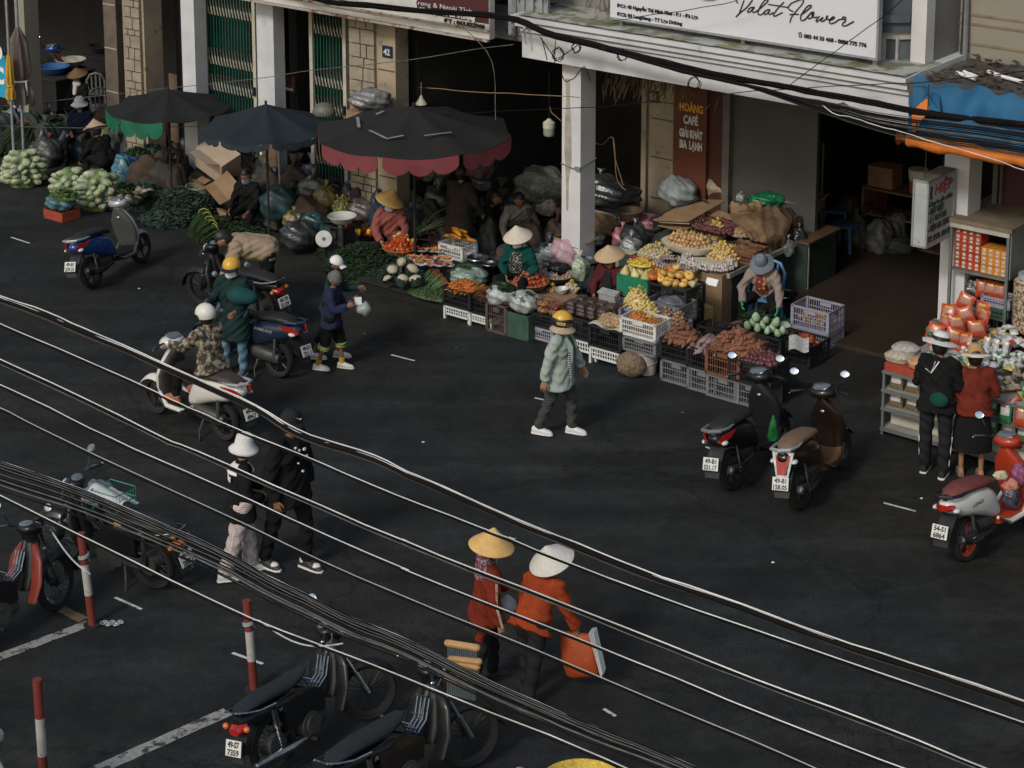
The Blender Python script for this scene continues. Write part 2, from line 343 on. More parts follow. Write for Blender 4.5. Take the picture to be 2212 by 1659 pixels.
def gate(px0, px1, n, npan, label):
 u0, u1 = fp(px0, 120, n)[0], fp(px1, 120, n)[0]; t = fthing('folding_gate', label, 'gate', 0, n, 0, 'green folding gates'); s = (u1 - u0)/npan
 b = MB()
 for i in range(npan + 1): b.box((u0 + i*s, 0, 2.1), (.014, .03, 4.0))
 part('bar', b, GREENP, t, 0)
 b = MB()
 for zz in (.6, 1.05, 1.9, 2.35, 3.2, 3.6):
  for i in range(npan):
   x = u0 + i*s; b.tube([(x + .008, -.03, zz + .15), (x + s*.45, -.03, zz + .015), (x + s - .008, -.03, zz - .13)], .009, 4); b.tube([(x + .008, -.035, zz - .13), (x + s*.45, -.035, zz - .015)], .009, 4)
 part('lattice', b, CREAMM, t)
 b = MB(); b.box((u0 - .05, 0, 2.1), (.07, .08, 4.1)); b.box((u1 + .05, 0, 2.1), (.07, .08, 4.1)); b.box(((u0 + u1)/2, 0, 4.12), (u1 - u0, .08, .1)); part('gate_frame', b, CREAMM, t, 0)
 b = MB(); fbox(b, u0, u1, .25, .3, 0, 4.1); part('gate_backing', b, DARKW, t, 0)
 b = MB(); b.box((u1 + .05, -.06, 1.9), (.05, .04, .14)); part('lock', b, BLK, t, 0)
gate(452, 548, .25, 15, 'wide green folding gate behind the dark blue parasol'); gate(680, 742, .25, 9, 'narrow green folding gate left of the stone pier marked 42')
a = fp(606, 195, .3); q = fp(634, 166, .3)
b = MB(); b.b2((a[0], .3, a[1]), (q[0], .34, q[1])); b.mt(1); b.b2((a[0] + .02, .29, a[1] + .03), (q[0] - .02, .3, a[1] + .07))
solo('poster', b, [mat('poster_red', (.10, .03, .03), .6), WHI], 'small dark red poster in the dim gap left of the narrow gate', 'poster', F(0, 0, 0), FR, smooth=0)
def plaque(px0, py0, px1, py1, n, txt, label, fr=False):
 a = fp(px0, py1, n); q = fp(px1, py0, n); h = q[1] - a[1]; t = fthing('number_plaque', label, 'plaque', a[0], n, a[1])
 b = MB(); b.b2((0, -.02, 0), (q[0] - a[0], 0, h)); part('plate', b, mat('plaque_navy', (.012, .02, .045), .5), t, 0)
 tb = text_up(text_mb(txt, h*.72, .008, 'CENTER', bold=.004)); tb.xf(((q[0] - a[0])/2, -.024, h*.24)); part('number', tb, mat('plaque_ink', (.45, .5, .5)), t, 0)
plaque(827.5, 101, 848, 122, -.155, '42', 'dark blue house number plaque reading 42 on the cream pier')
zt = zS + .75
SB = fthing('shop_signboard', 'long rusty white shop sign band with maroon panel over the left house', 'sign', 0, -.55, 0)
us = fp(560, 2, -.55)[0] - .6
b = MB(); fbox(b, us, uR, 0, .12, zS, zt); part('board', b, RUST, SB, 0)
b = MB(); b.box(((us + uR)/2, -.03, zS - .01), (uR - us, .06, .035)); b.box(((us + uR)/2, -.03, zS + .13), (uR - us, .05, .02)); part('rail', b, wear(mat('rusty_angle', (.35, .32, .3), .7), .5, 6, (.2, .07, .03)), SB, 0)
um0 = fp(900, 30, -.57)[0]; b = MB(); fbox(b, um0, uR - .01, -.012, 0, zS + .235, zt + .02); part('panel', b, SIGNR, SB, 0)
_cap = [None]
def fit_text(txt, w_, cap, m=None, bold=0.0, shear=0.0, thick=.006):
 t = text_up(text_mb(txt, 1.0, thick, 'LEFT', 1.0, 0, shear)); xs = [p[0] for p in t.v]
 if not _cap[0]: q = text_up(text_mb('H', 1.0)); _cap[0] = max(p[2] for p in q.v)
 t = text_up(text_mb(txt, 1.0, thick, 'LEFT', 1.0, bold/(cap/_cap[0]), shear)); xs = [p[0] for p in t.v]
 kx = w_/(max(xs) - min(xs)); kz = cap/_cap[0]; x0 = min(xs)
 t.v = [((x - x0)*kx, y, z*kz) for (x, y, z) in t.v]; return t
def stext(par, txt, k, x0, y0, x1, cp, n, m, bold=.0, shear=0, nm='lettering'):
 a = fp(*c(k, x0, y0), n); h = fp(*c(k, x0, y0 - cp), n)[1] - a[1]; u1 = fp(*c(k, x1, y0 + (x1 - x0)*.15), n)[0]
 t = fit_text(txt, u1 - a[0], h, bold=bold, shear=shear); loc = F(a[0], n, a[1]) - par.location
 t.xf((loc.dot(U), loc.dot(N), loc.z)); return part(nm, t, m, par, 0)
LW = mat('sign_cream_letter', (.55, .52, .5), .6)
stext(SB, 'ĐT : 063.822960', 2, 1690, 152, 1970, 26, -.565, INK, .004)
stext(SB, 'Bảo Đảm Uy Tín , Chất Lượng', 2, 1450, 65, 1905, 24, -.585, LW, .006)
stext(SB, 'Lát Dâu Tây ; Dâu Tằm', 2, 1010, 8, 1415, 26, -.585, LW)
stext(SB, 'Trong & Ngoài Tỉnh', 2, 1480, 28, 1885, 30, -.585, LW)
stext(SB, 'Dalat', 2, 730, 10, 850, 34, -.565, INK, 0, .3)
RB = fthing('shop_house', 'shop house numbered 51 with long white canopy beam and brown pier', 'building')
zb = fp(1213, 138, -.45)[1]; ub0 = fp(1128, 122, -.45)[0]; ub1 = fp(1966, 250, -.45)[0]
b = MB(); prof = [(-.45, zb), (-.45, zb + .36), (-.50, zb + .39), (-.50, zb + .43), (-.56, zb + .47), (-.56, zb + .52), (-.61, zb + .56), (-.61, zb + .62), (-.2, zb + .64), (-.2, zb)]
b.prism([(ub0, y, z) for y, z in prof], (ub1 - ub0, 0, 0)); b.prism([(ub0, y, z) for y, z in [(-.2, zb), (-.2, zb + .64), (4.5, zb + .64), (4.5, zb + .25), (.0, zb + .25), (.0, zb)]], (ub1 - ub0, 0, 0)); b.b2((ub1 + .01, .3, zb + .26), (14, 7.4, zb + .5)); b.b2((ub0, 4.51, zb + .26), (ub1, 7.4, zb + .5));
b.b2((ub0 - .1, -.61, zb + .565), (ub0, .3, zb + .63)); b.b2((ub0 - .05, -.56, zb + .47), (ub0, .3, zb + .56))
part('canopy', b, PLAST, RB, 0)
b = MB(); b.grid(lambda s, t: (ub0 + .02 + s*(ub1 - ub0 - .04), -.60 + t*1.0, zb + .645 + random.uniform(0, .012)), 60, 8); part('moss', b, MOSS, RB)
def pillar(px0, px1, px2, pyt, m, z1, par, name='column', n0=-.2):
 u0, u1 = fp(px0, pyt, n0)[0], fp(px1, pyt, n0)[0]; b = MB(); fbox(b, u0, u1, n0, n0 + .36, 0, z1); return part(name, b, m, par, 0), u0, u1
PW = wear(mat('pillar_white', (.52, .515, .52), .85, .07, 3, .1), .62, 1.7, (.5, .45, .38))
_, c20, c21 = pillar(1214, 1254, 1278, 300, PW, zb + .02, RB)
_, r0, r1 = pillar(2033, 2088, 2104, 500, PW, zb + .02, RB)
b = MB(); x = (c20 + c21)/2 - .06
pts = [(x - .05, 3.2), (x + .04, 3.2), (x + .03, 2.9), (x + .06, 2.5), (x + .07, 2.0), (x + .02, 1.7), (x + .015, 1.25), (x - .02, 1.25), (x - .03, 1.75), (x - .06, 2.1), (x - .05, 2.6), (x - .03, 2.9)]
b.prism([(p, -.204, z) for p, z in pts], (0, .01, 0)); part('plaster_scar', b, mat('bare_cement', (.30, .28, .24), .9, .2, 8), RB, 0)
b = MB(); zz = fp(1240, 358, -.2)[1]; b.tube([(c20 - .01, -.21, zz), (x + .1, -.215, zz - .04), (c21 + .01, -.21, zz - .01), (c21 + .01, .17, zz + .05)], .011, 5); b.box((c21 - .03, -.22, zz - .03), (.09, .03, .06)); part('tied_cable', b, mat('cable_greygreen', (.14, .17, .16)), RB)
nw = 2.3
a0 = fp(1385, 300, nw)[0]; a1 = fp(1398, 300, nw)[0]; a2 = fp(1456, 300, nw)[0]; a3 = fp(1528, 300, nw)[0]; a4 = fp(1560, 300, nw)[0]; a5 = fp(1575, 300, nw)[0]
b = MB(); fbox(b, a0, a2, nw, nw + .4, 0, zb + .25); part('pier', b, CREAM, RB, 0)
b = MB(); b.tube([(a1 + .02, nw - .03, 0), (a1 + .02, nw - .03, zb)], .02, 6); part('conduit', b, mat('conduit_tan', (.3, .24, .17)), RB)
for py in (258, 342, 430): z = fp(1430, py, nw)[1]; b = MB(); b.box(((a1 + a2)/2 + .04, nw - .003, z), (a2 - a1 - .08, .012, .018)); part('plaster_joint', b, mat('joint_dark', (.09, .07, .05)), RB, 0)
BP = MB(); fbox(BP, a2 + .004, a3, nw - .03, nw + .5, 0, zb + .25); part('brown_pier', BP, BROWN, RB, 0)
b = MB(); fbox(b, a3 + .003, a4, nw + .05, nw + .5, 0, zb + .25); part('side_pier', b, mat('dark_brown_paint', (.06, .02, .015)), RB, 0)
b = MB(); fbox(b, a4 + .003, a5, nw + .0, nw + .12, 0, zb + .25); part('shutter_rail', b, mat('rail_grey', (.13, .11, .10), .5), RB, 0)
a6 = fp(1770, 350, nw + .2)[0]
b = MB(); fbox(b, a5, a6, nw + .12, nw + .2, 0, zb + .25); part('shutter', b, ROLLG, RB, 0)
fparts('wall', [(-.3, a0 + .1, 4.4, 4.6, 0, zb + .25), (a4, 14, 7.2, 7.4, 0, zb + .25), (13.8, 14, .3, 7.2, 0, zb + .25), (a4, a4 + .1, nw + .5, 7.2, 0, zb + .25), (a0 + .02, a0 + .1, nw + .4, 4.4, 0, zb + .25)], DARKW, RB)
ur2 = fp(2140, 420, .2)[0]
b = MB(); fbox(b, ur2, 13.5, .6, .8, 0, zb + .2); part('wine_shutter', b, mat('wine_shutter', (.06, .018, .02), .6, .2, 2), RB, 0)
fparts('shutter_rail', [(ur2 - .12, ur2 - .06, .5, .58, 0, zb + .2), (ur2 - .02, ur2 - .004, .5, .58, 0, zb + .2)], mat('rail_grey', (.13, .11, .10), .5), RB)
plaque(*c(3, 1230, 775), *c(3, 1316, 858), nw - .005, '51', 'dark house number plaque reading 51 on the cream pier')
CS = fthing('painted_sign', 'orange and white painted cafe lettering on the brown pier', 'sign', 0, nw - .03, 0)
SGW = mat('letter_white', (.55, .53, .5), .7)
stext(CS, 'HOÀNG', 3, 1488, 930, 1685, 62, nw - .045, GOLD, .008)
stext(CS, 'CAFÉ', 3, 1518, 1042, 1642, 66, nw - .045, SGW, .008)
stext(CS, 'GIẢI KHÁT', 3, 1484, 1150, 1680, 62, nw - .045, SGW, .008)
stext(CS, 'BIA  LẠNH', 3, 1486, 1246, 1675, 62, nw - .045, SGW, .008)
nu = .42; zr = zb + .64
up0 = fp(1310, 90, nu)[0]; up1 = fp(1979, 100, nu - .1)[0]; up2 = fp(2011, 100, nu - .1)[0]
b = MB(); fbox(b, up0 - 1.2, up1, nu, nu + .3, zr, zr + 6); part('upper_wall', b, GREYW, RB, 0)
ubr = fp(1700, 170, nu)[0]
b = MB(); b.prism([(ubr, nu - .03, zr + .02), (up1 - .01, nu - .03, zr + .02), (up1 - .01, nu - .03, zr + .62), (ubr + .8, nu - .03, zr + .68), (ubr - .1, nu - .03, zr + .74)], (0, .04, 0)); part('brown_base', b, wear(mat('brown_plaster', (.085, .045, .028), .9, .25, 2), .6, 4, (.05, .03, .02)), RB, 0)
b = MB(); b.tube([(ubr - .2, nu - .06, zr + .77), (ubr + .9, nu - .05, zr + .72), (up1 - .6, nu - .06, zr + .62)], .03, 5); part('broken_edge', b, mat('broken_plaster', (.25, .19, .14), .9, .3, 20), RB)
b = MB(); fbox(b, up1, up2, nu - .25, nu - .02, zr, zr + 6); part('pilaster', b, PW, RB, 0)
ub3 = fp(2074, 100, nu + .6)[0]
b = MB(); fbox(b, up1 + .1, up2 - .01, nu - .02, nu + .75, zr, zr + 6); part('side_wall', b, GREYW, RB, 0)
nb = nu + .72
b = MB(); fbox(b, up2 - .02, 14, nb, nb + .3, zr - .6, zr + 6); part('beige_wall', b, BEIGE, RB, 0)
b = MB()
for py in (30, 50, 93, 130, 150): z = fp(2090, py, nb)[1]; b.box((up2 + 3, nb - .004, z), (7.6, .02, .028))
part('wall_groove', b, mat('groove', (.2, .15, .1), .9), RB, 0)
b = MB(); x, z = fp(2080, 160, nb - .1); b.tube([(x, nb - .1, z + 4), (x, nb - .1, z)] + [(x - .05, nb - .13, z - .12), (x - .2, nb - .35, z - .3), (x - .75, nb - .7, z - .52)], .055, 10); b.lathe([(.07, 0), (.07, .09)], (x, nb - .1, z + .02), 10); part('drain_pipe', b, mat('pipe_grey', (.42, .42, .44), .5), RB)
b = MB(); x0, x1 = fp(1886, 80, nu)[0], up1 - .01; xm = (x0 + x1)/2; zc0 = fp(1930, 138, nu)[1]; zc1 = fp(1930, 66, nu)[1]
def arc(z, k=.32, e=0): return [V((x0 + (x1 - x0)*t/8, nu - k*sin(pi*(.12 + .76*t/8)) - e, z)) for t in range(9)]
def band(bm, z0, z1, e):
 A, B = arc(z0, .32, e), arc(z1, .32, e); bm.ring([A + [V((x1, nu + .1, z0)), V((x0, nu + .1, z0))], B + [V((x1, nu + .1, z1)), V((x0, nu + .1, z1))]])
BW = fthing('bay_window', 'curved bay window with pale frame beside the white pilaster', 'window')
band(b, zc0 + .05, zc1, -.03); part('glass', b, mat('window_glass', (.10, .115, .125), .15, .1, 2, spec=.6), BW)
b = MB(); band(b, zc0 - .1, zc0 + .05, .03); band(b, zc1 - .04, zc1 + .06, .02)
for i in (0, 2, 4, 6, 8): p = arc(0)[i]; b.box((p.x, p.y, (zc0 + zc1)/2), (.035, .05, zc1 - zc0))
part('frame', b, mat('window_frame', (.36, .34, .33), .6), BW)
b = MB(); band(b, zc1 + .06, zc1 + .5, .08); band(b, zc1 + .2, zc1 + .3, .16); part('apron', b, mat('slate_blue', (.075, .09, .11), .6, .2, 3), BW)
b = MB(); band(b, zc1 + .5, zc1 + 1.4, .0); part('upper_pane', b, mat('window_glass2', (.28, .29, .28), .3), BW)
b = MB(); b.tube(arc(zc1 + .85, .42), .02, 6); part('rail', b, BLK, BW)
ns = -.35
A = fp(1318, 44, ns); B = fp(1892, 124, ns)
zbt = A[1]; DS = fthing('flower_shop_sign', 'large white flower shop board with black script lettering on posts', 'sign', 0, ns, 0)
zbt = (A[1] + B[1])/2 + .02; B = (fu(1892, ns, zbt), zbt)
b = MB(); b.b2((A[0], 0, zbt), (B[0], .08, zbt + 1.9)); part('board', b, SIGNW, DS, 0)
b = MB()
for x in (A[0] + .12, fp(1597, 90, ns)[0], B[0] - .06): b.b2((x - .03, .085, zr - .02), (x + .03, .14, zbt + .5))
b.b2((A[0], -.012, zbt - .03), (B[0], .08, zbt - .001)); b.b2((B[0] + .001, -.012, zbt - .03), (B[0] + .03, .08, zbt + 1.9)); part('post', b, GALV, DS, 0)
b = MB(); b.cyl((fp(1460, 110, 0)[0], .25, zr), (fp(1448, 66, 0)[0], .1, zbt + .5), .03); b.cyl((fp(1770, 155, 0)[0], .25, zr), (fp(1765, 125, 0)[0], .1, zbt + .5), .03); part('brace', b, mat('brace_grey', (.1, .1, .1)), DS)
stext(DS, 'ĐC1: 40 Nguyễn Thị Minh Khai - P.1 - Đà Lạt', 3, 955, 58, 1640, 27, ns - .01, INK, .003)
stext(DS, 'ĐC2: 03 Langbiang - TT Lạc Dương', 3, 955, 130, 1507, 27, ns - .01, INK, .003)
stext(DS, '083 44 33 468 - 0886 775 776', 4, 442, 303, 945, 29, ns - .01, INK, .003)
b = MB(); q = [fp(*c(4, x, y), ns - .01) for x, y in ((400, 264), (416, 260), (425, 294), (409, 299))]; q = [V((u_, -.012, z_)) for u_, z_ in q]; b.tube(q, .008, 4, True); part('phone_icon', b, INK, DS)
scr = [[(1965, -30), (1975, 10), (2010, 22)], ]
def script(paths, r):
 b = MB()
 for pth in paths:
  pts = [V((*fp(*p, ns - .01), 0)) for p in pth]; out = []
  for i in range(len(pts) - 1):
   p0, p1, p2, p3 = pts[max(i - 1, 0)], pts[i], pts[i + 1], pts[min(i + 2, len(pts) - 1)]
   for k in range(6):
    t = k/6; out.append(.5*((2*p1) + (p2 - p0)*t + (2*p0 - 5*p1 + 4*p2 - p3)*t*t + (3*p1 - p0 - 3*p2 + p3)*t**3))
  out.append(pts[-1]); b.tube([(p.x, -.011, p.y) for p in out], r, 5)
 part('lettering', b, INK, DS)
k18 = lambda L: [c(18, *p) for p in L]
KC[21] = (1571.5, 0, .14329); k21 = lambda *L: [c(21, *p) for p in L]
script([k21((135, 0), (140, 30), (160, 45)), k21((250, 0), (215, 95), (180, 190)), k21((125, 255), (185, 195), (290, 110), (375, 0)),
 k21((405, 110), (345, 115), (300, 172), (330, 182), (385, 128), (405, 108), (370, 165), (395, 185), (440, 165), (520, 100), (600, 25), (605, -5), (560, 5), (490, 100), (458, 190), (480, 222), (520, 210), (570, 160)),
 k21((640, 145), (590, 150), (545, 202), (580, 213), (625, 168), (640, 145), (615, 200), (640, 215), (690, 185)), k21((850, 30), (770, 110), (700, 205), (695, 238), (730, 235), (830, 185)), k21((610, 62), (780, 88), (915, 110)),
 k21((990, 172), (940, 150), (915, 110), (960, 50), (1060, 5), (1120, -10), (1145, 15), (1110, 80), (1030, 170), (960, 270), (940, 340)), k21((935, 220), (1000, 212), (1075, 215)),
 k21((1100, 225), (1180, 170), (1260, 100), (1245, 75), (1190, 110), (1120, 210), (1100, 280), (1120, 308), (1170, 290), (1210, 245), (1260, 192), (1290, 180)), k21((1290, 180), (1250, 198), (1210, 250), (1230, 280), (1280, 250), (1302, 205), (1290, 180), (1272, 235), (1310, 262), (1350, 255)),
 k21((1385, 240), (1335, 308), (1350, 325), (1410, 280), (1440, 262), (1410, 308), (1430, 322), (1490, 280), (1508, 242), (1490, 250), (1500, 288), (1550, 290)),
 k21((1535, 305), (1590, 285), (1612, 258), (1590, 252), (1550, 290), (1535, 330), (1560, 356), (1620, 335), (1690, 290), (1760, 290), (1782, 270), (1765, 252), (1730, 270), (1782, 308), (1740, 350), (1735, 385), (1780, 387), (1850, 352), (1905, 322))], .0085)
b = MB(); x, z = fp(1525, -6, ns - .02); b.tube([(x + .28*cos(t), -.03, z + .2 + .2*sin(t)) for t in [pi + pi*i/8 for i in range(9)]], .03, 6); part('wreath', b, mat('leaf_dark', (.02, .03, .015)), DS)
b = MB(); p = lambda x, y: V((fp(*c(3, x, y), .15)[0], .15, fp(*c(3, x, y), .15)[1]))
for L in ([(1655, 290), (1658, 480)], [(1725, 295), (1728, 480)], [(1855, 320), (1858, 500)], [(1665, 470), (1850, 440)], [(1668, 430), (1735, 385), (1850, 400)], [(1735, 385), (1728, 470)], [(1665, 470), (1668, 430)]): b.tube([p(*q) for q in L], .012, 5)
for cx, cy in ((1682, 458), (1838, 438)): q = p(cx, cy); b.tube([q + V((.05*cos(t), 0, .05*sin(t))) for t in [2*pi*i/9 for i in range(9)]], .009, 4, True)
for i in range(6): b.tube([p(1745 + i*16, 392 + i*3), p(1760 + i*14, 425)], .007, 4)
solo('iron_bracket', b, IRON, 'black wrought iron bracket frame on the canopy behind the white board', 'bracket', F(0, 0, 0), FR)
pz = fp(1240, 40, .3)[1]; q0 = fp(1135, 30, -.1)[0]; q1 = fp(1283, 60, -.1)[0]
b = MB(); b.b2((q0 - 2.5, -.1, pz - .45), (q1, .9, pz)); b.b2((q0 - 2.5, -.14, pz), (q1 + .04, .94, pz + .07))
PLN = solo('concrete_planter', b, wear(mat('blue_grey_plaster', (.24, .27, .28), .9, .15, 2), .55, 3, (.12, .11, .1)), 'pale blue grey concrete planter on the wall above the dark opening', 'planter', F(0, .3, 0), FR, smooth=0)
b = MB(); random.seed(3)
for i in range(900):
 x = q1 - .05 + random.gauss(.55, .45); z = pz + random.uniform(-.9, .5); y = random.uniform(-.15, .5)
 if x < q1 - .2: z = max(z, pz - .05)
 L = random.uniform(.12, .32); a = random.uniform(-1, 1)
 b.add([(x, y, z), (x + .02, y, z), (x + a*L*.5, y - .1, z - L), ], [(0, 1, 2)])
solo('hanging_plant', b, mat('dry_plant', (.035, .04, .022), .9, .5, 5, col2=(.13, .08, .045)), 'dry brown green creeper hanging beside the concrete planter', 'plant', F(0, .3, 0), FR, smooth=0)
b = MB(); x0 = fp(1062, 20, -.3)[0]
for i in range(9): b.b2((x0 + .3 + i*.08, -.02 if i % 2 else .01, pz - .25), (x0 + .38 + i*.08, .05, pz + 1.2))
solo('corrugated_sheet', b, wear(mat('grey_tin', (.22, .23, .24), .6, .2, 6), .5, 4, (.06, .05, .05)), 'stained grey corrugated sheet left of the concrete planter', 'sheet', F(0, -.3, 0), FR, smooth=0)
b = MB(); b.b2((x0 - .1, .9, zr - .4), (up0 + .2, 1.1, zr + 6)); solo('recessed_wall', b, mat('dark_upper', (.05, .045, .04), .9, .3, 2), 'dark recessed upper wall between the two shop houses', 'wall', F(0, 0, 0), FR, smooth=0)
sz = zb + .55
b = MB(); b.grid(lambda s, t: (ub1 + .02 + s*6, -.55 + t*(nb + .55), sz + random.uniform(0, .03)), 24, 8, .28)
solo('roof_slab', b, mat('dirty_roof', (.07, .065, .06), .95, .4, 3, .4), 'dirty grey roof slab littered with leaves under the beige wall', 'roof', F(0, 0, 0), FR)
for i, (p0, p1) in enumerate((((1665, 738), (1825, 770)), ((1725, 688), (1840, 742)), ((1970, 772), (2212, 870)), ((1915, 785), (2060, 815)))):
 a = fp(*c(4, *p0), .1 + .1*i); q = fp(*c(4, *p1), .0 + .1*i); b = MB(); b.cyl((a[0], 0, 0), (q[0], -.15, max(.0, (a[1] - q[1])*0)), .025)
 solo('plastic_pipe', b, WHI, ('white pipe offcut at the left end of the roof slab', 'white pipe offcut leaning near the drain pipe', 'long white pipe offcut lying along the right of the roof slab', 'short white pipe lying in the leaves on the roof slab')[i], 'pipe', F(0, .1 + .1*i, sz + .07), FR, 'pipe offcuts on the roof')
b = MB()
for i in range(500):
 x = random.uniform(ub1 + .1, up2 + 4.5); y = random.uniform(-.4, nb - .05); s_ = random.uniform(.03, .08); t = random.uniform(0, 6)
 b.add([jit((x + s_*cos(t + q), y + s_*sin(t + q), sz + .05 + random.uniform(0, .06)), .015) for q in (0, 2.1, 4.2)], [(0, 1, 2)])
tag(solo('fallen_leaves', b, mat('dead_leaf', (.03, .03, .018), .9, .5, 6, col2=(.1, .06, .03)), 'dead leaves scattered over the roof slab', 'leaves', F(0, 0, 0), FR, smooth=0), kind='stuff')
T0 = fp(*c(4, 1310, 1130), -1.25); T1 = fp(*c(4, 2212, 1290), -1.25)
zbar = (T0[1] + T1[1])/2; uba = fp(*c(4, 1205, 1140), -1.25)[0]; ubb = T1[0] + 2.0; utl = fp(*c(4, 1320, 760), -.62)[0]
AW = fthing('tarpaulin_awning', 'blue tarpaulin awning with rolled orange front edge over the right shop', 'awning')
random.seed(5)
def tarp(s, t):
 u_ = (utl + (uba + .25 - utl)*t**1.3) + s*(ubb - utl); sag = -.10*sin(pi*t)*(1 + .9*sin(s*23) + .5*sin(s*51 + t*4)) ; zz = sz + .12 + (zbar - sz - .05)*t + sag + .035*sin(s*60 + t*3) - .05*abs(sin(s*13))
 return (u_, -.60 - .62*t, zz + random.uniform(-.01, .01))
TARPB = wear(mat('blue_tarp', (.010, .085, .175), .75, .25, 2.5, .35), .62, 2.5, (.03, .14, .25)); TARPO = mat('orange_tarp', (.55, .15, .02), .55, .15, 4, .2)
b = MB(); b.grid(tarp, 60, 14, .01); part('tarpaulin', b, TARPB, AW)
b = MB(); n_ = 26; b.tube([(uba + i*(ubb - uba)/n_, -1.26, zbar + .0 + .012*sin(i*1.3)) for i in range(n_ + 1)], [.085 + .012*sin(i*2.1) for i in range(n_ + 1)], 10); part('rolled_edge', b, TARPO, AW)
b = MB(); b.tube([(uba - .22, -1.2, zbar + .13), (ubb, -1.2, zbar + .1)], .02, 6); part('frame_pipe', b, GALV, AW)
q = lambda x, y, n: V((fp(*c(4, x, y), n)[0], n, fp(*c(4, x, y), n)[1]))
b = MB(); b.prism([q(1325, 780, -.66), q(1440, 770, -.66), q(1450, 900, -.9), q(1390, 960, -1.0), q(1310, 1120, -1.2), q(1310, 930, -.95)], (0, .02, 0)); part('orange_flap', b, TARPO, AW, 0)
b = MB(); b.prism([q(1290, 770, -.63), q(1325, 742, -.63), q(1318, 900, -.9), q(1300, 1130, -1.22), q(1275, 1128, -1.22)], (0, .02, 0)); b.prism([q(1325, 742, -.70), q(1430, 755, -.70), q(1372, 812, -.74)], (0, .015, 0)); b.prism([q(1390, 690, -.7), q(1425, 715, -.72), q(1530, 775, -.72), q(1535, 900, -.95), q(1450, 880, -.92), q(1435, 770, -.72)], (0, .02, 0)); part('blue_flap', b, TARPB, AW, 0)
nf = -.98; pA = fp(*c(9, 935, 270), nf); ba = fp(*c(9, 932, 865), nf); hz = pA[1] - ba[1]; wd = .70; th = .19
LS = thing('light_box_sign', 'weathered white hanging repair shop sign box beside the right pillar', 'sign', F(pA[0], nf, ba[1]), FR + pi/2)
b = MB(); b.b2((0, 0, 0), (wd, th, hz)); part('box', b, wear(mat('old_white_tin', (.33, .345, .34), .7, .15, 4), .6, 8, (.12, .09, .06)), LS, 0)
b = MB()
for A_, B_ in (((0, 0, 0), (wd, 0, 0)), ((0, 0, hz), (wd, 0, hz)), ((0, 0, 0), (0, 0, hz)), ((wd, 0, 0), (wd, 0, hz)), ((0, th, 0), (0, th, hz)), ((0, 0, 0), (0, th, 0)), ((0, 0, hz), (0, th, hz))): b.b2([x_ - .012 for x_ in A_], [x_ + .012 for x_ in B_])
part('frame', b, GALV, LS, 0)
b = MB(); b.b2((-.01, -.014, hz + .013), (wd + .01, th + .01, hz + .022)); part('top', b, mat('rust_top', (.12, .1, .075), .9, .3, 5), LS, 0)
def ltext(txt, f0, f1, fz, cap, m, bo=.003, sh=0): t = fit_text(txt, (f1 - f0)*wd, cap, bold=bo, shear=sh, thick=.004); t.xf((f0*wd, -.005, hz*(1 - fz))); part('lettering', t, m, LS, 0)
SN = mat('faded_ink', (.03, .034, .045))
ltext('HIỆP', .24, .92, .235, .12, mat('sign_red', (.27, .035, .03)), .005, .12)
ltext('Chuyên sửa chữa:', .05, .94, .385, .052, SN, .004, .2)
ltext('- MÁY GIẶT', .03, .62, .51, .07, SN, .006); ltext('- LÒ VI SÓNG', .03, .72, .64, .07, SN, .006); ltext('- ĐIỆN GIA DỤNG', .05, .88, .775, .07, SN, .006); ltext('ĐT: 0938. 001494', .02, .95, .94, .07, SN, .006)
b = MB(); b.prism([(.06, -.004, hz*.72), (.12, -.004, hz*.72), (.10, -.004, hz*.82), (.12, -.004, hz*.90), (.07, -.004, hz*.92), (.05, -.004, hz*.84)], (0, .003, 0)); part('emblem', b, SN, LS, 0)
b = MB(); b.tube([(.1, .1, hz), (.1, .1, hz + 1.2)], .008, 4); b.tube([(.6, .1, hz), (.6, .1, hz + .9)], .008, 4); part('hanger', b, IRON, LS)
CB = mat('cable_black', (.010, .0095, .009), .9, .1, 5, spec=.05); CW = mat('cable_pale_sheen', (.30, .29, .28), .5, .2, 3, col2=(.80, .78, .76)); CG = mat('cable_grey', (.085, .085, .08), .7, .5, 9)  # pale cables: sky reflecting off their glossy tops, put into the colour
nW = 7.35 - O0.dot(N)
def wplane(pts, n):
 out = []
 for (x, y) in pts: a = fp(x, y, n); out.append(F(a[0], n, a[1]))
 return out
def smooth(pts, k=5):
 o = []
 for i in range(len(pts) - 1):
  p0, p1, p2, p3 = pts[max(i - 1, 0)], pts[i], pts[i + 1], pts[min(i + 2, len(pts) - 1)]
  for j in range(k): t = j/k; o.append(.5*((2*p1) + (p2 - p0)*t + (2*p0 - 5*p1 + 4*p2 - p3)*t*t + (3*p1 - p0 - 3*p2 + p3)*t**3))
 return o + [pts[-1]]
def wire(pts, n, r, m, label, group='cables over the street', k=5, cat='cable', name='overhead_cable', wob=0):
 P = smooth(wplane(pts, n), k); wk = random.Random(len(label) + int(pts[0][1])); P = [p + V((0, 0, (.009 if n < -5 else .02)*(sin(i*.9 + wk.random()) * .4 + wk.uniform(-.5, .5)*.5))) for i, p in enumerate(P)]
 if wob: P = [jit(p, wob) for p in P]
 o0 = P[0].copy(); b = MB(); b.tube([p - o0 for p in P], r, 6); return solo(name, b, m, label, cat, o0, 0, group)
L1 = [(-60, 612), (0, 637), (130, 686), (265, 745), (520, 858), (640, 925), (810, 985), (930, 1040), (1130, 1125), (1330, 1207), (1600, 1305), (1900, 1410), (2212, 1512), (2300, 1540)]
off = lambda L, d, e=None: [(x, y + d + (0 if e is None else e*sin(x/90))) for x, y in L]
wire(L1, nW, .0034, CW, 'pale cable highest of the foreground lines, on the thick dark pair')
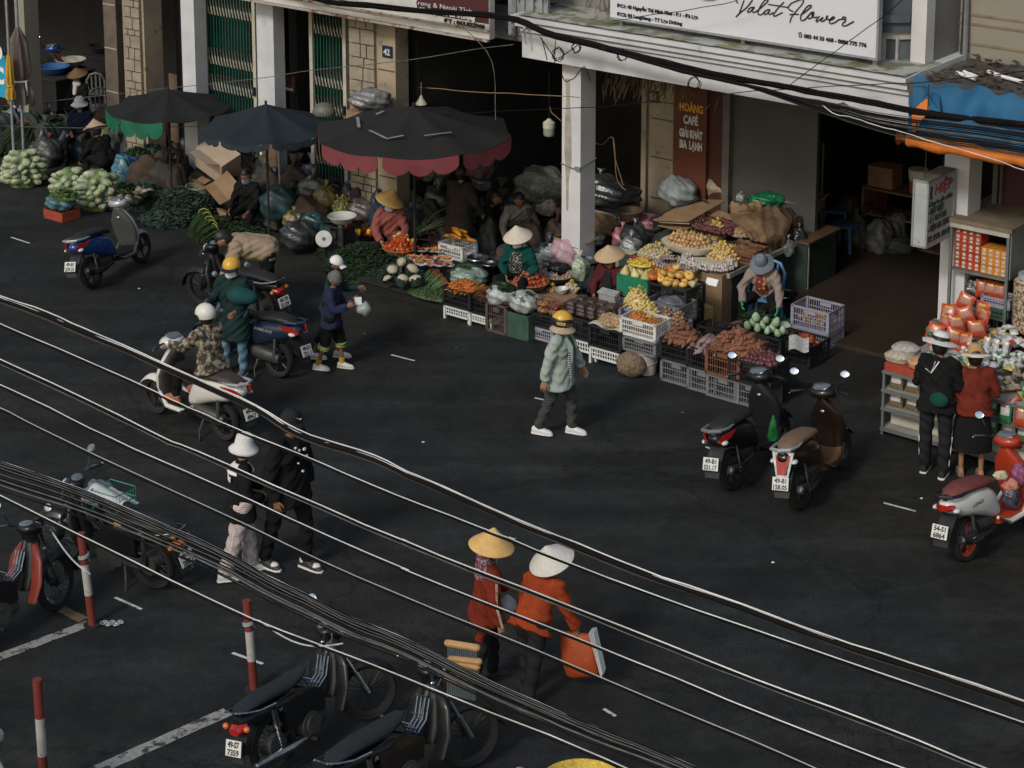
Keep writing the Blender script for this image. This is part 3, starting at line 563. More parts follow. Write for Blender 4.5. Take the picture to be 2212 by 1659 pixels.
wire(off(L1, 4, 3.5), nW + .03, .0030, CW, 'pale strand twisting round the highest foreground cable')
wire(off(L1, 9), nW + .03, .012, CB, 'thick black cable just under the highest pale foreground line')
wire(off(L1, 15, 2), nW + .05, .006, mat('cable_brown', (.05, .035, .03)), 'thin brown cable under the thick black foreground cable')
L2 = [(-60, 672), (0, 698), (340, 848), (429, 890), (560, 945), (800, 1044), (1100, 1164), (1500, 1315), (2300, 1590)]
wire(L2, nW + .2, .0028, CW, 'second pale foreground line from the top at the left edge')
wire(off(L2, 5), nW + .25, .006, CB, 'black cable hugging the second pale foreground line')
La = [(-60, 750), (0, 775), (312, 924), (429, 977), (858, 1161), (891, 1174), (1354, 1358), (1800, 1530), (2212, 1690)]
wire(La, nW, .0034, CW, 'pale line crossing the red jackets, upper of a close pair'); wire(off(La, 10, 1), nW, .003, CG, 'thin grey line just below the pale line across the red jackets'); wire(off(La, 5), nW + .05, .009, CB, 'black cable between the close pair across the red jackets')
Lb = [(-60, 806), (0, 830), (195, 924), (462, 1046), (858, 1221), (891, 1236), (1354, 1422), (1900, 1640), (2212, 1760)]
wire(Lb, nW + .1, .0030, CW, 'pale line passing the orange bag, middle of three'); wire(off(Lb, 5), nW + .15, .006, CB, 'black cable below the middle pale line')
Lc = [(-60, 855), (0, 880), (86, 924), (462, 1102), (858, 1282), (1354, 1485), (1760, 1659), (1900, 1716)]
wire(Lc, nW + .1, .0028, mat('cable_palegrey_sheen', (.35, .36, .35), .4), 'pale grey line under the orange bag'); wire(off(Lc, 5), nW + .15, .006, CB, 'black cable below the line under the orange bag')  # greyer pale tone, sky sheen again held in the cable colour
Ld = [(-60, 968), (0, 995), (230, 1078), (462, 1181), (602, 1255), (736, 1321), (891, 1388), (1122, 1500), (1281, 1566), (1520, 1665), (1700, 1740)]
wire(Ld, nW - .3, .0033, CW, 'pale line on top of the wide dark cable bundle')
Le = [(-60, 1040), (0, 1068), (462, 1298), (800, 1434), (1122, 1562), (1400, 1680)]
wire(Le, nW - .4, .0033, CW, 'lowest pale foreground line across the parked motorcycles')
wire(off(Le, 6), nW - .4, .005, CB, 'black cable under the lowest pale foreground line')
random.seed(11)
for i in range(20):
 t = random.uniform(-.25, .95); L = [(x, y + (12 + 60*max(t, 0))*(1 - i % 3*.08) - 10*(t < 0) + i*.7) for x, y in Ld]
 if t > .1: L = [(x, y - (x/2212)*60*max(t, 0)*1.1) for x, y in L]
 wire(L, nW - .3 - .02*i, random.choice((.0022, .003, .004, .005)), (CB, CG, CB, CG)[i % 4], 'thin dark strand in the wide cable bundle over the street', 'strands of the wide cable bundle')
for i in range(4):
 L = off(Ld, 6 + i*3.6); wire([(x, y + 2*sin(x/150 + i)) for x, y in L], nW - .3, .0052, CB, 'thick black cable in the core of the wide bundle', 'core cables of the wide bundle')
B1 = [(560, -50), (700, 0), (860, 18), (1089, 38), (1199, 76), (1344, 112), (1472, 145), (1650, 180), (1800, 206), (1967, 238), (2212, 271), (2260, 278)]
for i in range(11):
 L = [(x, y + (i - 5)*(1.0 + .0 * x) + 1.5*sin(x/130 + i*1.7)) for x, y in B1]
 wire(L, -.9 - .02*(i % 4), .009 + .003*(i % 3), CB, 'black telephone cable in the bundle tied along the white canopy', 'far cable bundle along the canopy')
for i in range(11):
 e = 4 + i*5.6; L = [(1300, 105 + .2*i), (1472, 150 + i*.5), (1650, 190 + e*.15), (1800, 222 + e*.5), (1967, 250 + e*.8), (2212, 280 + e*.9), (2280, 290 + e*.9)]
 wire(L, -1.35 - .03*(i % 5), .006 + .004*(i % 3), CB if i % 5 else CG, 'sagging black cable fanning out in front of the blue tarpaulin', 'cables fanning out at the right')
wire([c(4, 590, 850), c(4, 700, 915), c(4, 900, 965), c(4, 1240, 1070), c(4, 1700, 1200), c(4, 2212, 1365)], -1.6, .005, CW, 'pale cable dipping below the orange tarpaulin edge')
for pts, m, lb in ((((-20, 232), (200, 208), (450, 182), (700, 150), (930, 122), (1110, 95)), CG, 'thin line rising from the left edge past the 42 pier'),
 (((-20, 272), (200, 276), (430, 274)), CG, 'thin line across the white hatted vendors at the left'),
 (((640, 262), (900, 250), (1212, 235), (1400, 222), (1456, 222)), CB, 'thin black line passing in front of the white column'),
 (((905, 190), (1060, 200), (1260, 210)), mat('cord_brown', (.2, .13, .06)), 'brown cord carrying the small white lamp'),
 (((1560, 205), (1700, 192), (1975, 178), (2212, 155)), CB, 'black line rising across the bay window corner'),
 (((1325, 47), (1560, 8), (1600, -5)), CB, 'thin line crossing the printed address on the white board'),
 (((1700, 190), (1790, 120), (1892, 48), (1960, -10)), CB, 'thin line slanting over the phone number on the white board'),
 (((1000, 60), (1062, 130), (1070, 260)), CG, 'thin loose line hanging in the dark opening')):
 wire(pts, -.75, .006, m, lb, wob=.004)
random.seed(4)
for k, (x, y, s_) in enumerate(((1345, 112, 22), (1500, 172, 26), (1820, 225, 22), (1245, 95, 18), (1206, 110, 26))):
 for j in range(3):
  pts = [(x + s_*cos(t)*random.uniform(.5, 1)*.6, y + 8 + s_*.55*sin(t)*random.uniform(.7, 1.2)) for t in [2*pi*i/7 + j for i in range(8)]]
  wire(pts, -1.0, .005, CB, 'loose coil of spare black wire tied to the far bundle', 'spare wire coils', cat='wire coil', name='wire_coil')
for a in (((1165, 80), (1190, 112), (1198, 126), (1230, 112), (1247, 97)), ((1170, 82), (1182, 128)), ((1200, 84), (1198, 140)), ((1212, 160), (1222, 175), (1238, 170), (1262, 145), (1275, 175))):
 wire(a, -.95, .007, CB, 'loose black wire tied down over the canopy end', 'tie wires on the canopy end', cat='wire', name='tie_wire')
for a in (((1275, 305), (1300, 312), (1325, 300), (1332, 385), (1352, 410)), ((1324, 300), (1330, 345), (1346, 400)), ((1188, 230), (1192, 243), (1212, 262))):
 wire(a, .6, .007, mat('cord_brown', (.2, .13, .06)), 'tangled tan cord hanging in the dark room behind the white column', 'tan cords in the dark room', cat='cord', name='loose_cord')
b = MB(); b.tube([(0, 0, -.2), (-.04, 0, .02), (0, 0, .1), (.06, 0, .1)], .018, 6); solo('white_hook', b, WHI, 'curved white pipe hook at the left end of the canopy', 'hook', F(fp(1137, 70, -.6)[0], -.6, fp(1137, 66, -.6)[1]), FR)
SKIN = mat('skin', (.28, .145, .09), .6, .08, 8); SKIND = mat('skin_tan', (.20, .095, .055), .6, .08, 8); LIP = mat('lips', (.25, .08, .06), .5); EYE = mat('eye_dark', (.02, .015, .012), .3); HAIR = mat('black_hair', (.012, .010, .009), .5, .3, 40)
def vn(t): return V(t).normalized()
def head_mb(ce, r, yaw, pitch):
 b = MB(); rot = mathutils.Euler((pitch, 0, yaw))
 seg, rg = 28, 20; rs = []; mi = []
 for i in range(rg + 1):
  f = -pi/2 + pi*i/rg; row = []
  for j in range(seg):
   t = 2*pi*j/seg; x, y, z = cos(t)*cos(f), sin(t)*cos(f), sin(f)
   p = V((x*.74, y*.92, z*1.08))
   if z < -.1: k = 1 + .32*(z + .1); p.x *= k; p.y = p.y*k + (.05 if y > 0 else 0)*-z
   if y > 0:
    nx = math.exp(-(x/.13)**2); p.y += .20*nx*math.exp(-((z + .14)/.16)**2) + .05*nx*math.exp(-((z - .05)/.2)**2)
    for sx in (-1, 1): p.y -= .07*math.exp(-((x - sx*.33)/.15)**2 - ((z - .08)/.1)**2)
    p.y += .05*math.exp(-(x/.25)**2 - ((z + .42)/.09)**2)
   row.append(p)
  rs.append(row)
 b.ring([[V(ce) + rot.to_matrix()@(p*r) for p in row] for row in rs])
 k = 0
 for i in range(rg):
  for j in range(seg):
   f = -pi/2 + pi*(i + .5)/rg; t = 2*pi*(j + .5)/seg; x, y, z = cos(t)*cos(f), sin(t)*cos(f), sin(f)
   if y > 0 and abs(abs(x) - .32) < .12 and abs(z - .06) < .09: b.m[k] = 1
   elif y > 0 and abs(x) < .24 and abs(z + .46) < .06: b.m[k] = 2
   k += 1
 for sx in (-1, 1):
  q = V(ce) + rot.to_matrix()@(V((sx*.76, -.03, -.02))*r); b.ell(q, (.10*r, .2*r, .28*r), 8, 6, rot)
 return b
def hand_mb(wr, d, side, curl, s=1.0, pn=None):
 b = MB(); d = V(d).normalized(); pn = V(pn) if pn else V((side*-1.0, 0, -.1)); pn = (pn - d*pn.dot(d))
 if pn.length < .05: pn = V((0, 1, .01)) - d*d.y
 pn.normalize(); ac = d.cross(pn)      # across the palm
 L = .085*s; b.loft([(V(wr), ac*.026*s, pn*.02*s, 2.4), (V(wr) + d*L*.5, ac*.038*s, pn*.016*s, 2.6), (V(wr) + d*L, ac*.041*s, pn*.012*s, 2.8)], 10)
 lens = [.064, .074, .070, .054]
 for i in range(4):
  st = V(wr) + d*(L - .006) + ac*(.030 - i*.0205)*s; cur = st; ang = curl*.35
  for q in range(3):
   dd = d*cos(ang) + pn*sin(ang); nx = cur + dd*lens[i]*s*(.44, .32, .24)[q]; b.cap(cur, nx, (.0095 - .0012*q)*s, (.0088 - .0014*q)*s, 6, 2); cur = nx; ang += curl*(.55 + .08*i)
 st = V(wr) + d*.025*s + ac*.028*s; dd = (d*.7 + ac*.6 + pn*.35*curl).normalized(); m1 = st + dd*.042*s; d2 = (d*.95 + ac*.1 + pn*.4*curl).normalized()
 b.cap(st, m1, .013*s, .0105*s, 6, 2); b.cap(m1, m1 + d2*.034*s, .0105*s, .0085*s, 6, 2); return b
def shoe_mb(an, fwd, s=1.0, sole=True):
 b = MB(); f = V((fwd[0], fwd[1], 0)); f = f.normalized() if f.length > .01 else V((0, 1, 0)); sd = V((-f.y, f.x, 0)); an = V(an); z0 = an.z - .075*s
 pit = V((0, 0, 0))
 def sc(t, w_, h, lift=0): return (V((an.x, an.y, z0 + h/2*s + lift)) + f*t*s, sd*w_*s, V((0, 0, h/2*s)), 2.6)
 b.loft([sc(-.075, .012, .05), sc(-.07, .03, .08), sc(-.03, .038, .105), sc(.03, .040, .095), sc(.09, .045, .07), (sc(.15, .042, .055)), sc(.185, .02, .035)], 14)
 k = MB(); k.loft([(V((an.x, an.y, z0 + .005*s)) + f*t*s, sd*w_*s, V((0, 0, .014*s)), 3) for t, w_ in ((-.082, .02), (-.07, .038), (0, .042), (.09, .05), (.16, .044), (.195, .015))], 14)
 return b, k
def person(label, loc, rz, H=1.6, lean=(0, .05, 1), thL=(0, 0, -1), shL=(0, 0, -1), thR=(0, 0, -1), shR=(0, 0, -1), uaL=(-.25, 0, -1), faL=(-.1, .25, -1), uaR=(.25, 0, -1), faR=(.1, .25, -1),
   head=(0, 0), top=None, legs=None, shoes=None, hair=True, topfit=1.0, legfit=1.0, skirt=0.0, hem=.0, sleeve=1.0, legcut=1.0, curl=(.7, .7), skin=None, footL=None, footR=None, z0=0.0, root=None, gloves=None, mask=None, hood=None, hairlen=0, bare=False, sole=None, handpn=None, w=1.0, face_down=False):
 skin = skin or SKIN; s = H/1.62
 thL, shL, thR, shR = [vn(q) for q in (thL, shL, thR, shR)]; uaL, faL, uaR, faR = [vn(q) for q in (uaL, faL, uaR, faR)]
 up = vn(lean); T_, Sh_, UA, FA = .40*s, .385*s, .275*s, .235*s
 hipw, shw = .088*s*w, .155*s*w
 pel = V((0, 0, 0)); hL = pel + V((-hipw, 0, 0)); hR = pel + V((hipw, 0, 0)); kL = hL + thL*T_; kR = hR + thR*T_; aL = kL + shL*Sh_; aR = kR + shR*Sh_
 low = min(aL.z, aR.z) - .075*s; dz = -low if root is None else root
 X = V((1, 0, 0)); fwd = up.cross(X)*-1; fwd = (V((0, 1, 0)) - up*up.y); fwd = fwd.normalized() if fwd.length > .1 else V((0, 0, -1))
 chest = pel + up*.30*s + fwd*.01; neck = pel + up*.455*s; sL = pel + up*.42*s - X*shw; sR = pel + up*.42*s + X*shw
 eL = sL + uaL*UA; eR = sR + uaR*UA; wL = eL + faL*FA; wR = eR + faR*FA
 hup = (up*.75 + V((0, 0, .35))).normalized(); hc = neck + hup*.155*s + fwd*.025*s; hr = .109*s*(1.04 if H < 1.5 else 1)
 pts = [hL, hR, kL, kR, aL, aR, sL, sR, eL, eR, wL, wR, chest, neck, hc, pel]
 for p in pts: p.z += dz
 root_o = thing('person', label, 'person', V(loc) + V((0, 0, z0)), rz)
 def torso(b, g, gl=0.0, low_=.02):
  for sx, sh, hp in ((-1, sL, hL), (1, sR, hR)):
   hp2 = V((hp.x*.8, hp.y, hp.z)) + up*low_
   b.cap(hp2, pel + up*.22*s + X*sx*.055*s, (.092*s + g)*w, (.082*s + g)*w, 12); b.cap(pel + up*.2*s + X*sx*.05*s, chest + X*sx*.075*s, (.082*s + g)*w, (.088*s + g)*w, 12); b.cap(chest + X*sx*.07*s + up*.02*s, sh - X*sx*.035*s, (.086*s + g)*w, .055*s + g, 12)
  b.cap(pel + up*.25*s, chest + up*.05*s, .09*s*w + g, .09*s*w + g, 12)
 def legsf(b, g, c0=1.0, fl=0):
  for hp, kn, an in ((hL, kL, aL), (hR, kR, aR)):
   b.cap(hp, kn, .083*s*w + g, .056*s + g, 12)
   if c0 > .02: b.cyl(kn, kn + (an - kn)*c0, .056*s + g, (.056 - .018*c0)*s + g + fl, 12) if c0 < 1.01 else b.cap(kn, an, .054*s + g, .036*s + g, 12)
   b.ell(kn, (.056*s + g,)*3, 10, 6)
  b.cap(hL, hR, .098*s*w + g, .098*s*w + g, 12)
 def arms(b, g, c0=1.0):
  for sh, el, wr in ((sL, eL, wL), (sR, eR, wR)):
   b.cap(sh, el, .050*s + g, .038*s + g, 10)
   if c0 > .05: b.cyl(el, el + (wr - el)*c0, .038*s + g, (.038 - .010*c0)*s + g, 10); b.ell(el, (.039*s + g,)*3, 8, 6)
 b = MB(); torso(b, -.012); legsf(b, -.006, 1.05); arms(b, -.003, 1.0); b.cap(neck - up*.04*s, hc - hup*.04*s, .052*s, .046*s, 12)
 b = remesh(b, .017, 3); b.m = [0]*len(b.f)
 b.merge(head_mb(hc, hr, head[0], head[1]))
 hb = MB()
 for wr, fa, sd_, cu in ((wL, faL, -1, curl[0]), (wR, faR, 1, curl[1])): hb.merge(hand_mb(wr - fa*.01, fa, sd_, cu, s, handpn))
 if not gloves: b.merge(hb)
 if bare:
  for an, sh in ((aL, footL), (aR, footR)):
   k, so_ = shoe_mb(an, sh or (0, 1), s*.92); b.merge(k)
 part('body', b, [skin, EYE, LIP], root_o, 60)
 if gloves: g_ = MB(); g_.merge(hb); [g_.cyl(wr - fa*.12*s, wr + fa*.01, .038*s, .032*s, 10) for wr, fa in ((wL, faL), (wR, faR))]; part('gloves', g_, gloves, root_o)
 hm = mathutils.Euler((head[1], 0, head[0])).to_matrix()
 if hair:
  def hf(p):
   if p.y > .25*hr and p.z < .42*hr: p.y = .25*hr*.6
   return p
  h = MB(); h.ell((0, 0, 0), (.83*hr, 1.0*hr, 1.15*hr), 20, 14, None, hf)
  h.v = [(x, y - .07*hr, z + .07*hr if z > -.3*hr else max(z, -.9*hr)) for x, y, z in h.v]
  if hairlen: h.cap((0, -.6*hr, -.2*hr), (0, -.9*hr, -hairlen), .5*hr, .25*hr, 10)
  h.v = [tuple(hc + hm@V(p)) for p in h.v]; part('hair', h, HAIR, root_o)
 if mask:
  m_ = MB(); m_.grid(lambda a, q: tuple(hc + hm@(V((sin((a - .5)*2.5)*.80, cos((a - .5)*2.5)*(.97 + .22*math.exp(-((a - .5)/.16)**2)*(1 - .6*abs(q - .5))), -.82 + q*.78))*hr)), 14, 5, .004); part('face_mask', m_, mask, root_o)
 if hood:
  h = MB(); h.ell((0, 0, 0), (.98*hr, 1.12*hr, 1.22*hr), 20, 14, None, lambda p: V((p.x, min(p.y, .45*hr) if p.z > -.7*hr else p.y, p.z))); h.cap((0, -.1*hr, -.9*hr), (0, 0, -1.5*hr), .85*hr, .95*hr, 14); h.v = [tuple(hc + hm@V(p)) for p in h.v]; part('hood', h, hood, root_o)
 if top:
  b = MB(); g = .012*topfit; torso(b, g); arms(b, g + .002, sleeve);
  nk = neck - up*.02*s; b.cap(nk - up*.03, nk + up*.01, .062*s + g*.3, .058*s + g*.2, 12)
  if hem > 0:
   ax = up if up.z > .3 else V((0, 0, 1)); rr = .115*s*w + g; rs = []
   for q, e in ((.12, 1.0), (-.02, 1.12), (-hem*.6, 1.26), (-hem, 1.34)):
    ce = pel + up*q*s if q > 0 else pel + V((0, -.005, q*s)); rs.append((ce, X*rr*1.28*e, (fwd if up.z > .5 else V((0, 1, 0)))*rr*.92*e, 2.3))
   b.loft(rs[::-1], 18)
  r_ = remesh(b, .016 if H < 1.9 else .018, 3)
  rng = random.Random(int(H*1000) + len(label)); a1, a2, a3 = rng.uniform(0, 6), rng.uniform(0, 6), rng.uniform(0, 6)
  r_.v = [(x + .007*sin(z*31 + y*17 + a1) + .006*sin(z*63 + x*30 + y*35 + a3), y + .007*sin(z*27 + x*21 + a2) + .006*sin(z*55 + x*48 + a1), z + .005*sin(x*40 + y*25 + a3)) for x, y, z in r_.v]
  part('top', r_, top, root_o, 80)
 if legs:
  b = MB(); legsf(b, .010*legfit, legcut, .012*(legfit - 1) if legfit > 1 else 0); r_ = remesh(b, .016, 2)
  r_.v = [(x + .005*sin(z*35 + y*20), y + .008*sin(z*48 + x*25), z) for x, y, z in r_.v]; part('trousers', r_, legs, root_o, 80)
 if skirt:
  b = MB(); ax = V((0, 0, 1)); rr = .12*s*w; b.loft([(pel - ax*skirt*s, X*rr*1.75, V((0, rr*1.45, 0)), 2.2), (pel - ax*skirt*.5*s, X*rr*1.55, V((0, rr*1.25, 0)), 2.2), (pel + ax*.02, X*rr*1.2, V((0, rr, 0)), 2.2), (pel + up*.13*s, X*rr*.98, V((0, rr*.85, 0)), 2.2)], 20); part('skirt', b, legs or top, root_o)
 if shoes:
  for an, sh in ((aL, footL), (aR, footR)):
   k, so_ = shoe_mb(an, sh or (0, 1), s); o = part('shoe', k, shoes, root_o); part('sole', so_, sole or shoes, o)
 root_o['_j'] = 0; del root_o['_j']
 J = dict(hc=hc, hr=hr, hm=hm, wL=wL, wR=wR, sL=sL, sR=sR, pel=pel, neck=neck, up=up, fwd=fwd, chest=chest, eL=eL, eR=eR, aL=aL, aR=aR, kL=kL, kR=kR, s=s, hup=hup, faL=faL, faR=faR)
 return root_o, J
STRAW = mat('straw_pale', (.50, .45, .36), .85, .10, 30, .1); STRAWY = mat('straw_yellow', (.56, .34, .12), .75, .10, 20, .1); STRAWD = mat('straw_tan', (.40, .29, .17), .85, .12, 30, .1)
def hat_xf(b, J, dz=0, tilt=(0, 0), cone=False):
 f_ = .95 if cone else J['hr']/.113; f_ = 1 if cone else f_; e = mathutils.Euler((tilt[0], tilt[1], 0)).to_matrix(); b.v = [tuple(J['hc'] + J['hm']@((e@V(p) + V((0, 0, dz)))*f_)) for p in b.v]; return b
def cone_hat(P, J, m, r=.215, h=.165, tilt=(0, 0), dz=.05):
 b = MB(); prof = [(.004, h), (.02, h*.93), (r*.5, h*.47), (r*.93, h*.04), (r, -.012), (r*.985, -.02), (r*.92, h*.0), (r*.5, h*.42), (.004, h*.88)]; b.lathe(prof, (0, 0, 0), 40, cap=False); hat_xf(b, J, dz, tilt, True); part('conical_hat', b, m, P)
 s = MB(); s.tube([tuple(J['hc'] + J['hm']@(V((sin(t)*.085, .045 + .01*cos(t), -cos(t)*.12 - 0.0)))) for t in [-pi*.55 + pi*1.1*i/10 for i in range(11)]], .004, 4); part('chin_strap', s, mat('strap', (.3, .25, .22)), P)
def brim_hat(P, J, m, r=.19, band=None, m2=None, h=.10, droop=.03, dz=.055, tilt=(0, 0), cr=.098):
 b = MB(); b.lathe([(.003, h), (cr*.6, h*.97), (cr*.9, h*.7), (cr, h*.25), (cr*1.03, .0), (r*.8, -droop*.4), (r, -droop), (r*.99, -droop - .008), (r*.8, -droop*.4 - .01), (cr, -.012)], (0, 0, 0), 32, cap=False, fn=lambda t, z: 1 + (.03*sin(5*t) if z < 0 else 0)); hat_xf(b, J, dz, tilt); hb = part('hat', b, m, P)
 if band: b = MB(); b.lathe([(cr*1.035, .004), (cr*1.03, .04), (cr*.98, .042), (cr*.98, .003)], (0, 0, 0), 28, cap=False); hat_xf(b, J, dz, tilt); part('hat_band', b, band, hb)
 if m2: b = MB(); b.lathe([(r*.78, -droop*.38 + .003), (r*1.01, -droop + .003), (r*1.01, -droop - .01), (r*.78, -droop*.4 - .012)], (0, 0, 0), 32, cap=False); hat_xf(b, J, dz, tilt); part('hat_rim', b, m2, hb)
def cap_hat(P, J, m, dz=.03, yaw=0, logo=None):
 b = MB(); b.ell((0, 0, 0), (.098, .112, .11), 20, 10, None, lambda p: V((p.x, p.y, max(p.z, -.005))))
 b.grid(lambda a, q: (sin((a - .5)*2.2)*(.075 + .01*q), .085 + q*.085*cos((a - .5)*2.3) , .012 - .02*q - .05*abs(a - .5)**2*4*.6), 12, 4, .006)
 e = mathutils.Euler((0, 0, yaw)).to_matrix(); b.v = [tuple(e@V(p)) for p in b.v]; hat_xf(b, J, dz); k = part('cap', b, m, P)
 if logo: l_ = MB(); l_.prism([(-.03, .1, .04), (-.012, .112, .028), (.035, .098, .062), (-.01, .11, .04)], (0, .008, 0)); l_.v = [tuple(e@V(p)) for p in l_.v]; hat_xf(l_, J, dz + .01); part('cap_emblem', l_, logo, k)
def helmet(P, J, m, m2=None, visor=None, txt=None):
 b = MB(); b.ell((0, 0, 0), (.122, .138, .128), 24, 14, None, lambda p: V((p.x, p.y - .01, max(p.z, -.055 if p.y < .03 else .005)))); hat_xf(b, J, .028); k = part('helmet', b, m, P)
 if m2: b = MB(); b.ell((0, 0, 0), (.126, .142, .131), 24, 14, None, lambda p: V((p.x, p.y - .01, min(max(p.z, -.055 if p.y < .03 else .0), .03 + .02*sin(p.x*20))))); hat_xf(b, J, .026); part('helmet_trim', b, m2, k)
 if visor: b = MB(); b.grid(lambda a, q: (sin((a - .5)*2.4)*(.115 + .03*q), cos((a - .5)*2.4)*(.12 + .06*q), .012 - .02*q), 14, 3, .005); hat_xf(b, J, .026); part('visor', b, visor, k)
 if txt: t = fit_text(txt, .11, .03, bold=.002, thick=.004); t.v = [(.148*sin((x - .055)/.135), (.150*cos((x - .055)/.135) - .012) + y, z) for x, y, z in t.v]; t.v = [(-y_, x_, z_) if False else (y_, -x_, z_) for x_, y_, z_ in t.v]; hat_xf(t, J, .012); part('lettering', t, mat('gold_print', (.55, .4, .06)), k)
 s = MB(); s.tube([tuple(J['hc'] + J['hm']@(V((sin(t)*.088, .05, -cos(t)*.128)))) for t in [-pi*.55 + pi*1.1*i/10 for i in range(11)]], .006, 4); part('chin_strap', s, BLK, k)
def bucket_hat(P, J, m):
 b = MB(); b.lathe([(.003, .115), (.06, .112), (.092, .09), (.104, .02), (.112, -.01), (.165, -.065), (.163, -.085), (.11, -.03)], (0, 0, 0), 28, cap=False, fn=lambda t, z: 1 + .02*sin(3*t)); hat_xf(b, J, .055); part('hat', b, m, P)
def beanie(P, J, m):
 b = MB(); b.ell((0, 0, 0), (.098, .112, .135), 20, 12, None, lambda p: V((p.x, p.y, max(p.z, -.015)))); b.lathe([(.098, -.02), (.106, -.015), (.106, .03), (.098, .035)], (0, 0, 0), 20, sy=1.13, cap=False); hat_xf(b, J, .02); part('beanie', b, m, P)
TYRE = mat('tyre', (.011, .0105, .010), .85, .2, 30, .2); RIM = mat('rim_dark', (.04, .04, .042), .5, .1, 4, 0, .5); CHROME = mat('chrome', (.42, .44, .46), .25, .3, 14, 0, 1.0); PLB = mat('black_plastic', (.011, .011, .012), .5, .15, 8); SEATM = mat('black_seat', (.013, .013, .014), .55, .2, 20, .1)
REDL = mat('red_lens', (.30, .015, .01), .2, .2, 20, spec=.6); ORL = mat('orange_lens', (.5, .13, .02), .2, .1, 20, spec=.6); CLEAR = mat('clear_lens', (.5, .52, .54), .15, .2, 25, spec=.7); PLATE = mat('plate_white', (.58, .57, .54), .5, .05, 5); PINK = mat('plate_ink', (.03, .03, .03), .5)
SILV = mat('silver_paint', (.36, .36, .37), .35, .06, 5, 0, .3, coat=.3); ENG = mat('engine_grey', (.07, .07, .068), .5, .2, 15, 0, .5); GLASSM = mat('mirror_glass', (.62, .68, .75), .12, .02, 2, 0, .9)
def rotx(b, a, ce):
 ce = V(ce); m = mathutils.Matrix.Rotation(a, 3, 'X'); b.v = [tuple(ce + m@(V(p) - ce)) for p in b.v]; return b
def wheel(par, y, r, w_, rim, spokes=5, wire_=False, name='wheel', x=0):
 b = MB(); k = w_/2; prof = [(r - .055, -k*.8), (r - .02, -k), (r - .004, -k*.5), (r, 0), (r - .004, k*.5), (r - .02, k), (r - .055, k*.8), (r - .06, 0)]
 b.lathe(prof + [prof[0]], (0, 0, 0), 32, (1, 0, 0), cap=False); b.xf((x, y, r)); o = part('wheel', b, TYRE, par)
 b = MB(); R2 = r - .055; b.lathe([(R2, -k*.7), (R2 - .02, -k*.6), (R2 - .02, k*.6), (R2, k*.7), (R2, -k*.7)], (0, 0, 0), 32, (1, 0, 0), cap=False); b.cyl((-k*.9, 0, 0), (k*.9, 0, 0), .045, seg=14)
 n = 24 if wire_ else spokes
 for i in range(n):
  t = 2*pi*i/n; d = V((0, cos(t), sin(t)))
  if wire_: b.cyl(d*.04 + V((k*.5*(1 if i % 2 else -1), 0, 0)), d*(R2 - .01), .003, seg=4)
  else: b.cyl(d*.03, d*(R2 - .008), .018, .013, 6)
 b.xf((x, y, r)); part('rim', b, rim, o); return o
def plate(par, y, z, l1, l2, tilt=R(-18), x=0, sz=.19):
 h = sz*.74; b = MB(); b.box((0, 0, 0), (sz, .006, h)); rotx(b, tilt, (0, 0, 0)); b.xf((x, y, z)); o = part('number_plate', b, PLATE, par, 0)
 for t_, zz in ((l1, .008), (l2, -h*.43)):
  t = fit_text(t_, sz*.74 if len(t_) < 6 else sz*.84, h*.34, bold=.002, thick=.003); t.v = [(p[0] - sz*(.37 if len(t_) < 6 else .42), p[1] - .005, p[2] + zz) for p in t.v]; rotx(t, tilt, (0, 0, 0)); t.xf((x, y, z)); part('plate_lettering', t, PINK, o, 0)
def mirror(par, base, top, disc=(.055, .042), glass=True, ang=0, nm=None):
 b = MB(); b.tube([base, (V(base) + V(top))/2 + V((0, -.01, 0)), top], .006, 6); o = part('mirror', b, PLB, par)
 b = MB(); b.ell(top, (disc[0] + .004, .016, disc[1] + .004), 14, 8, mathutils.Euler((R(-20), 0, ang))); part('mirror_shell', b, nm or PLB, o)
 b = MB(); b.ell(V(top) + V((0, -.013, .004)), (disc[0], .005, disc[1]), 14, 6, mathutils.Euler((R(-28), 0, ang))); part('mirror_glass', b, GLASSM, o)
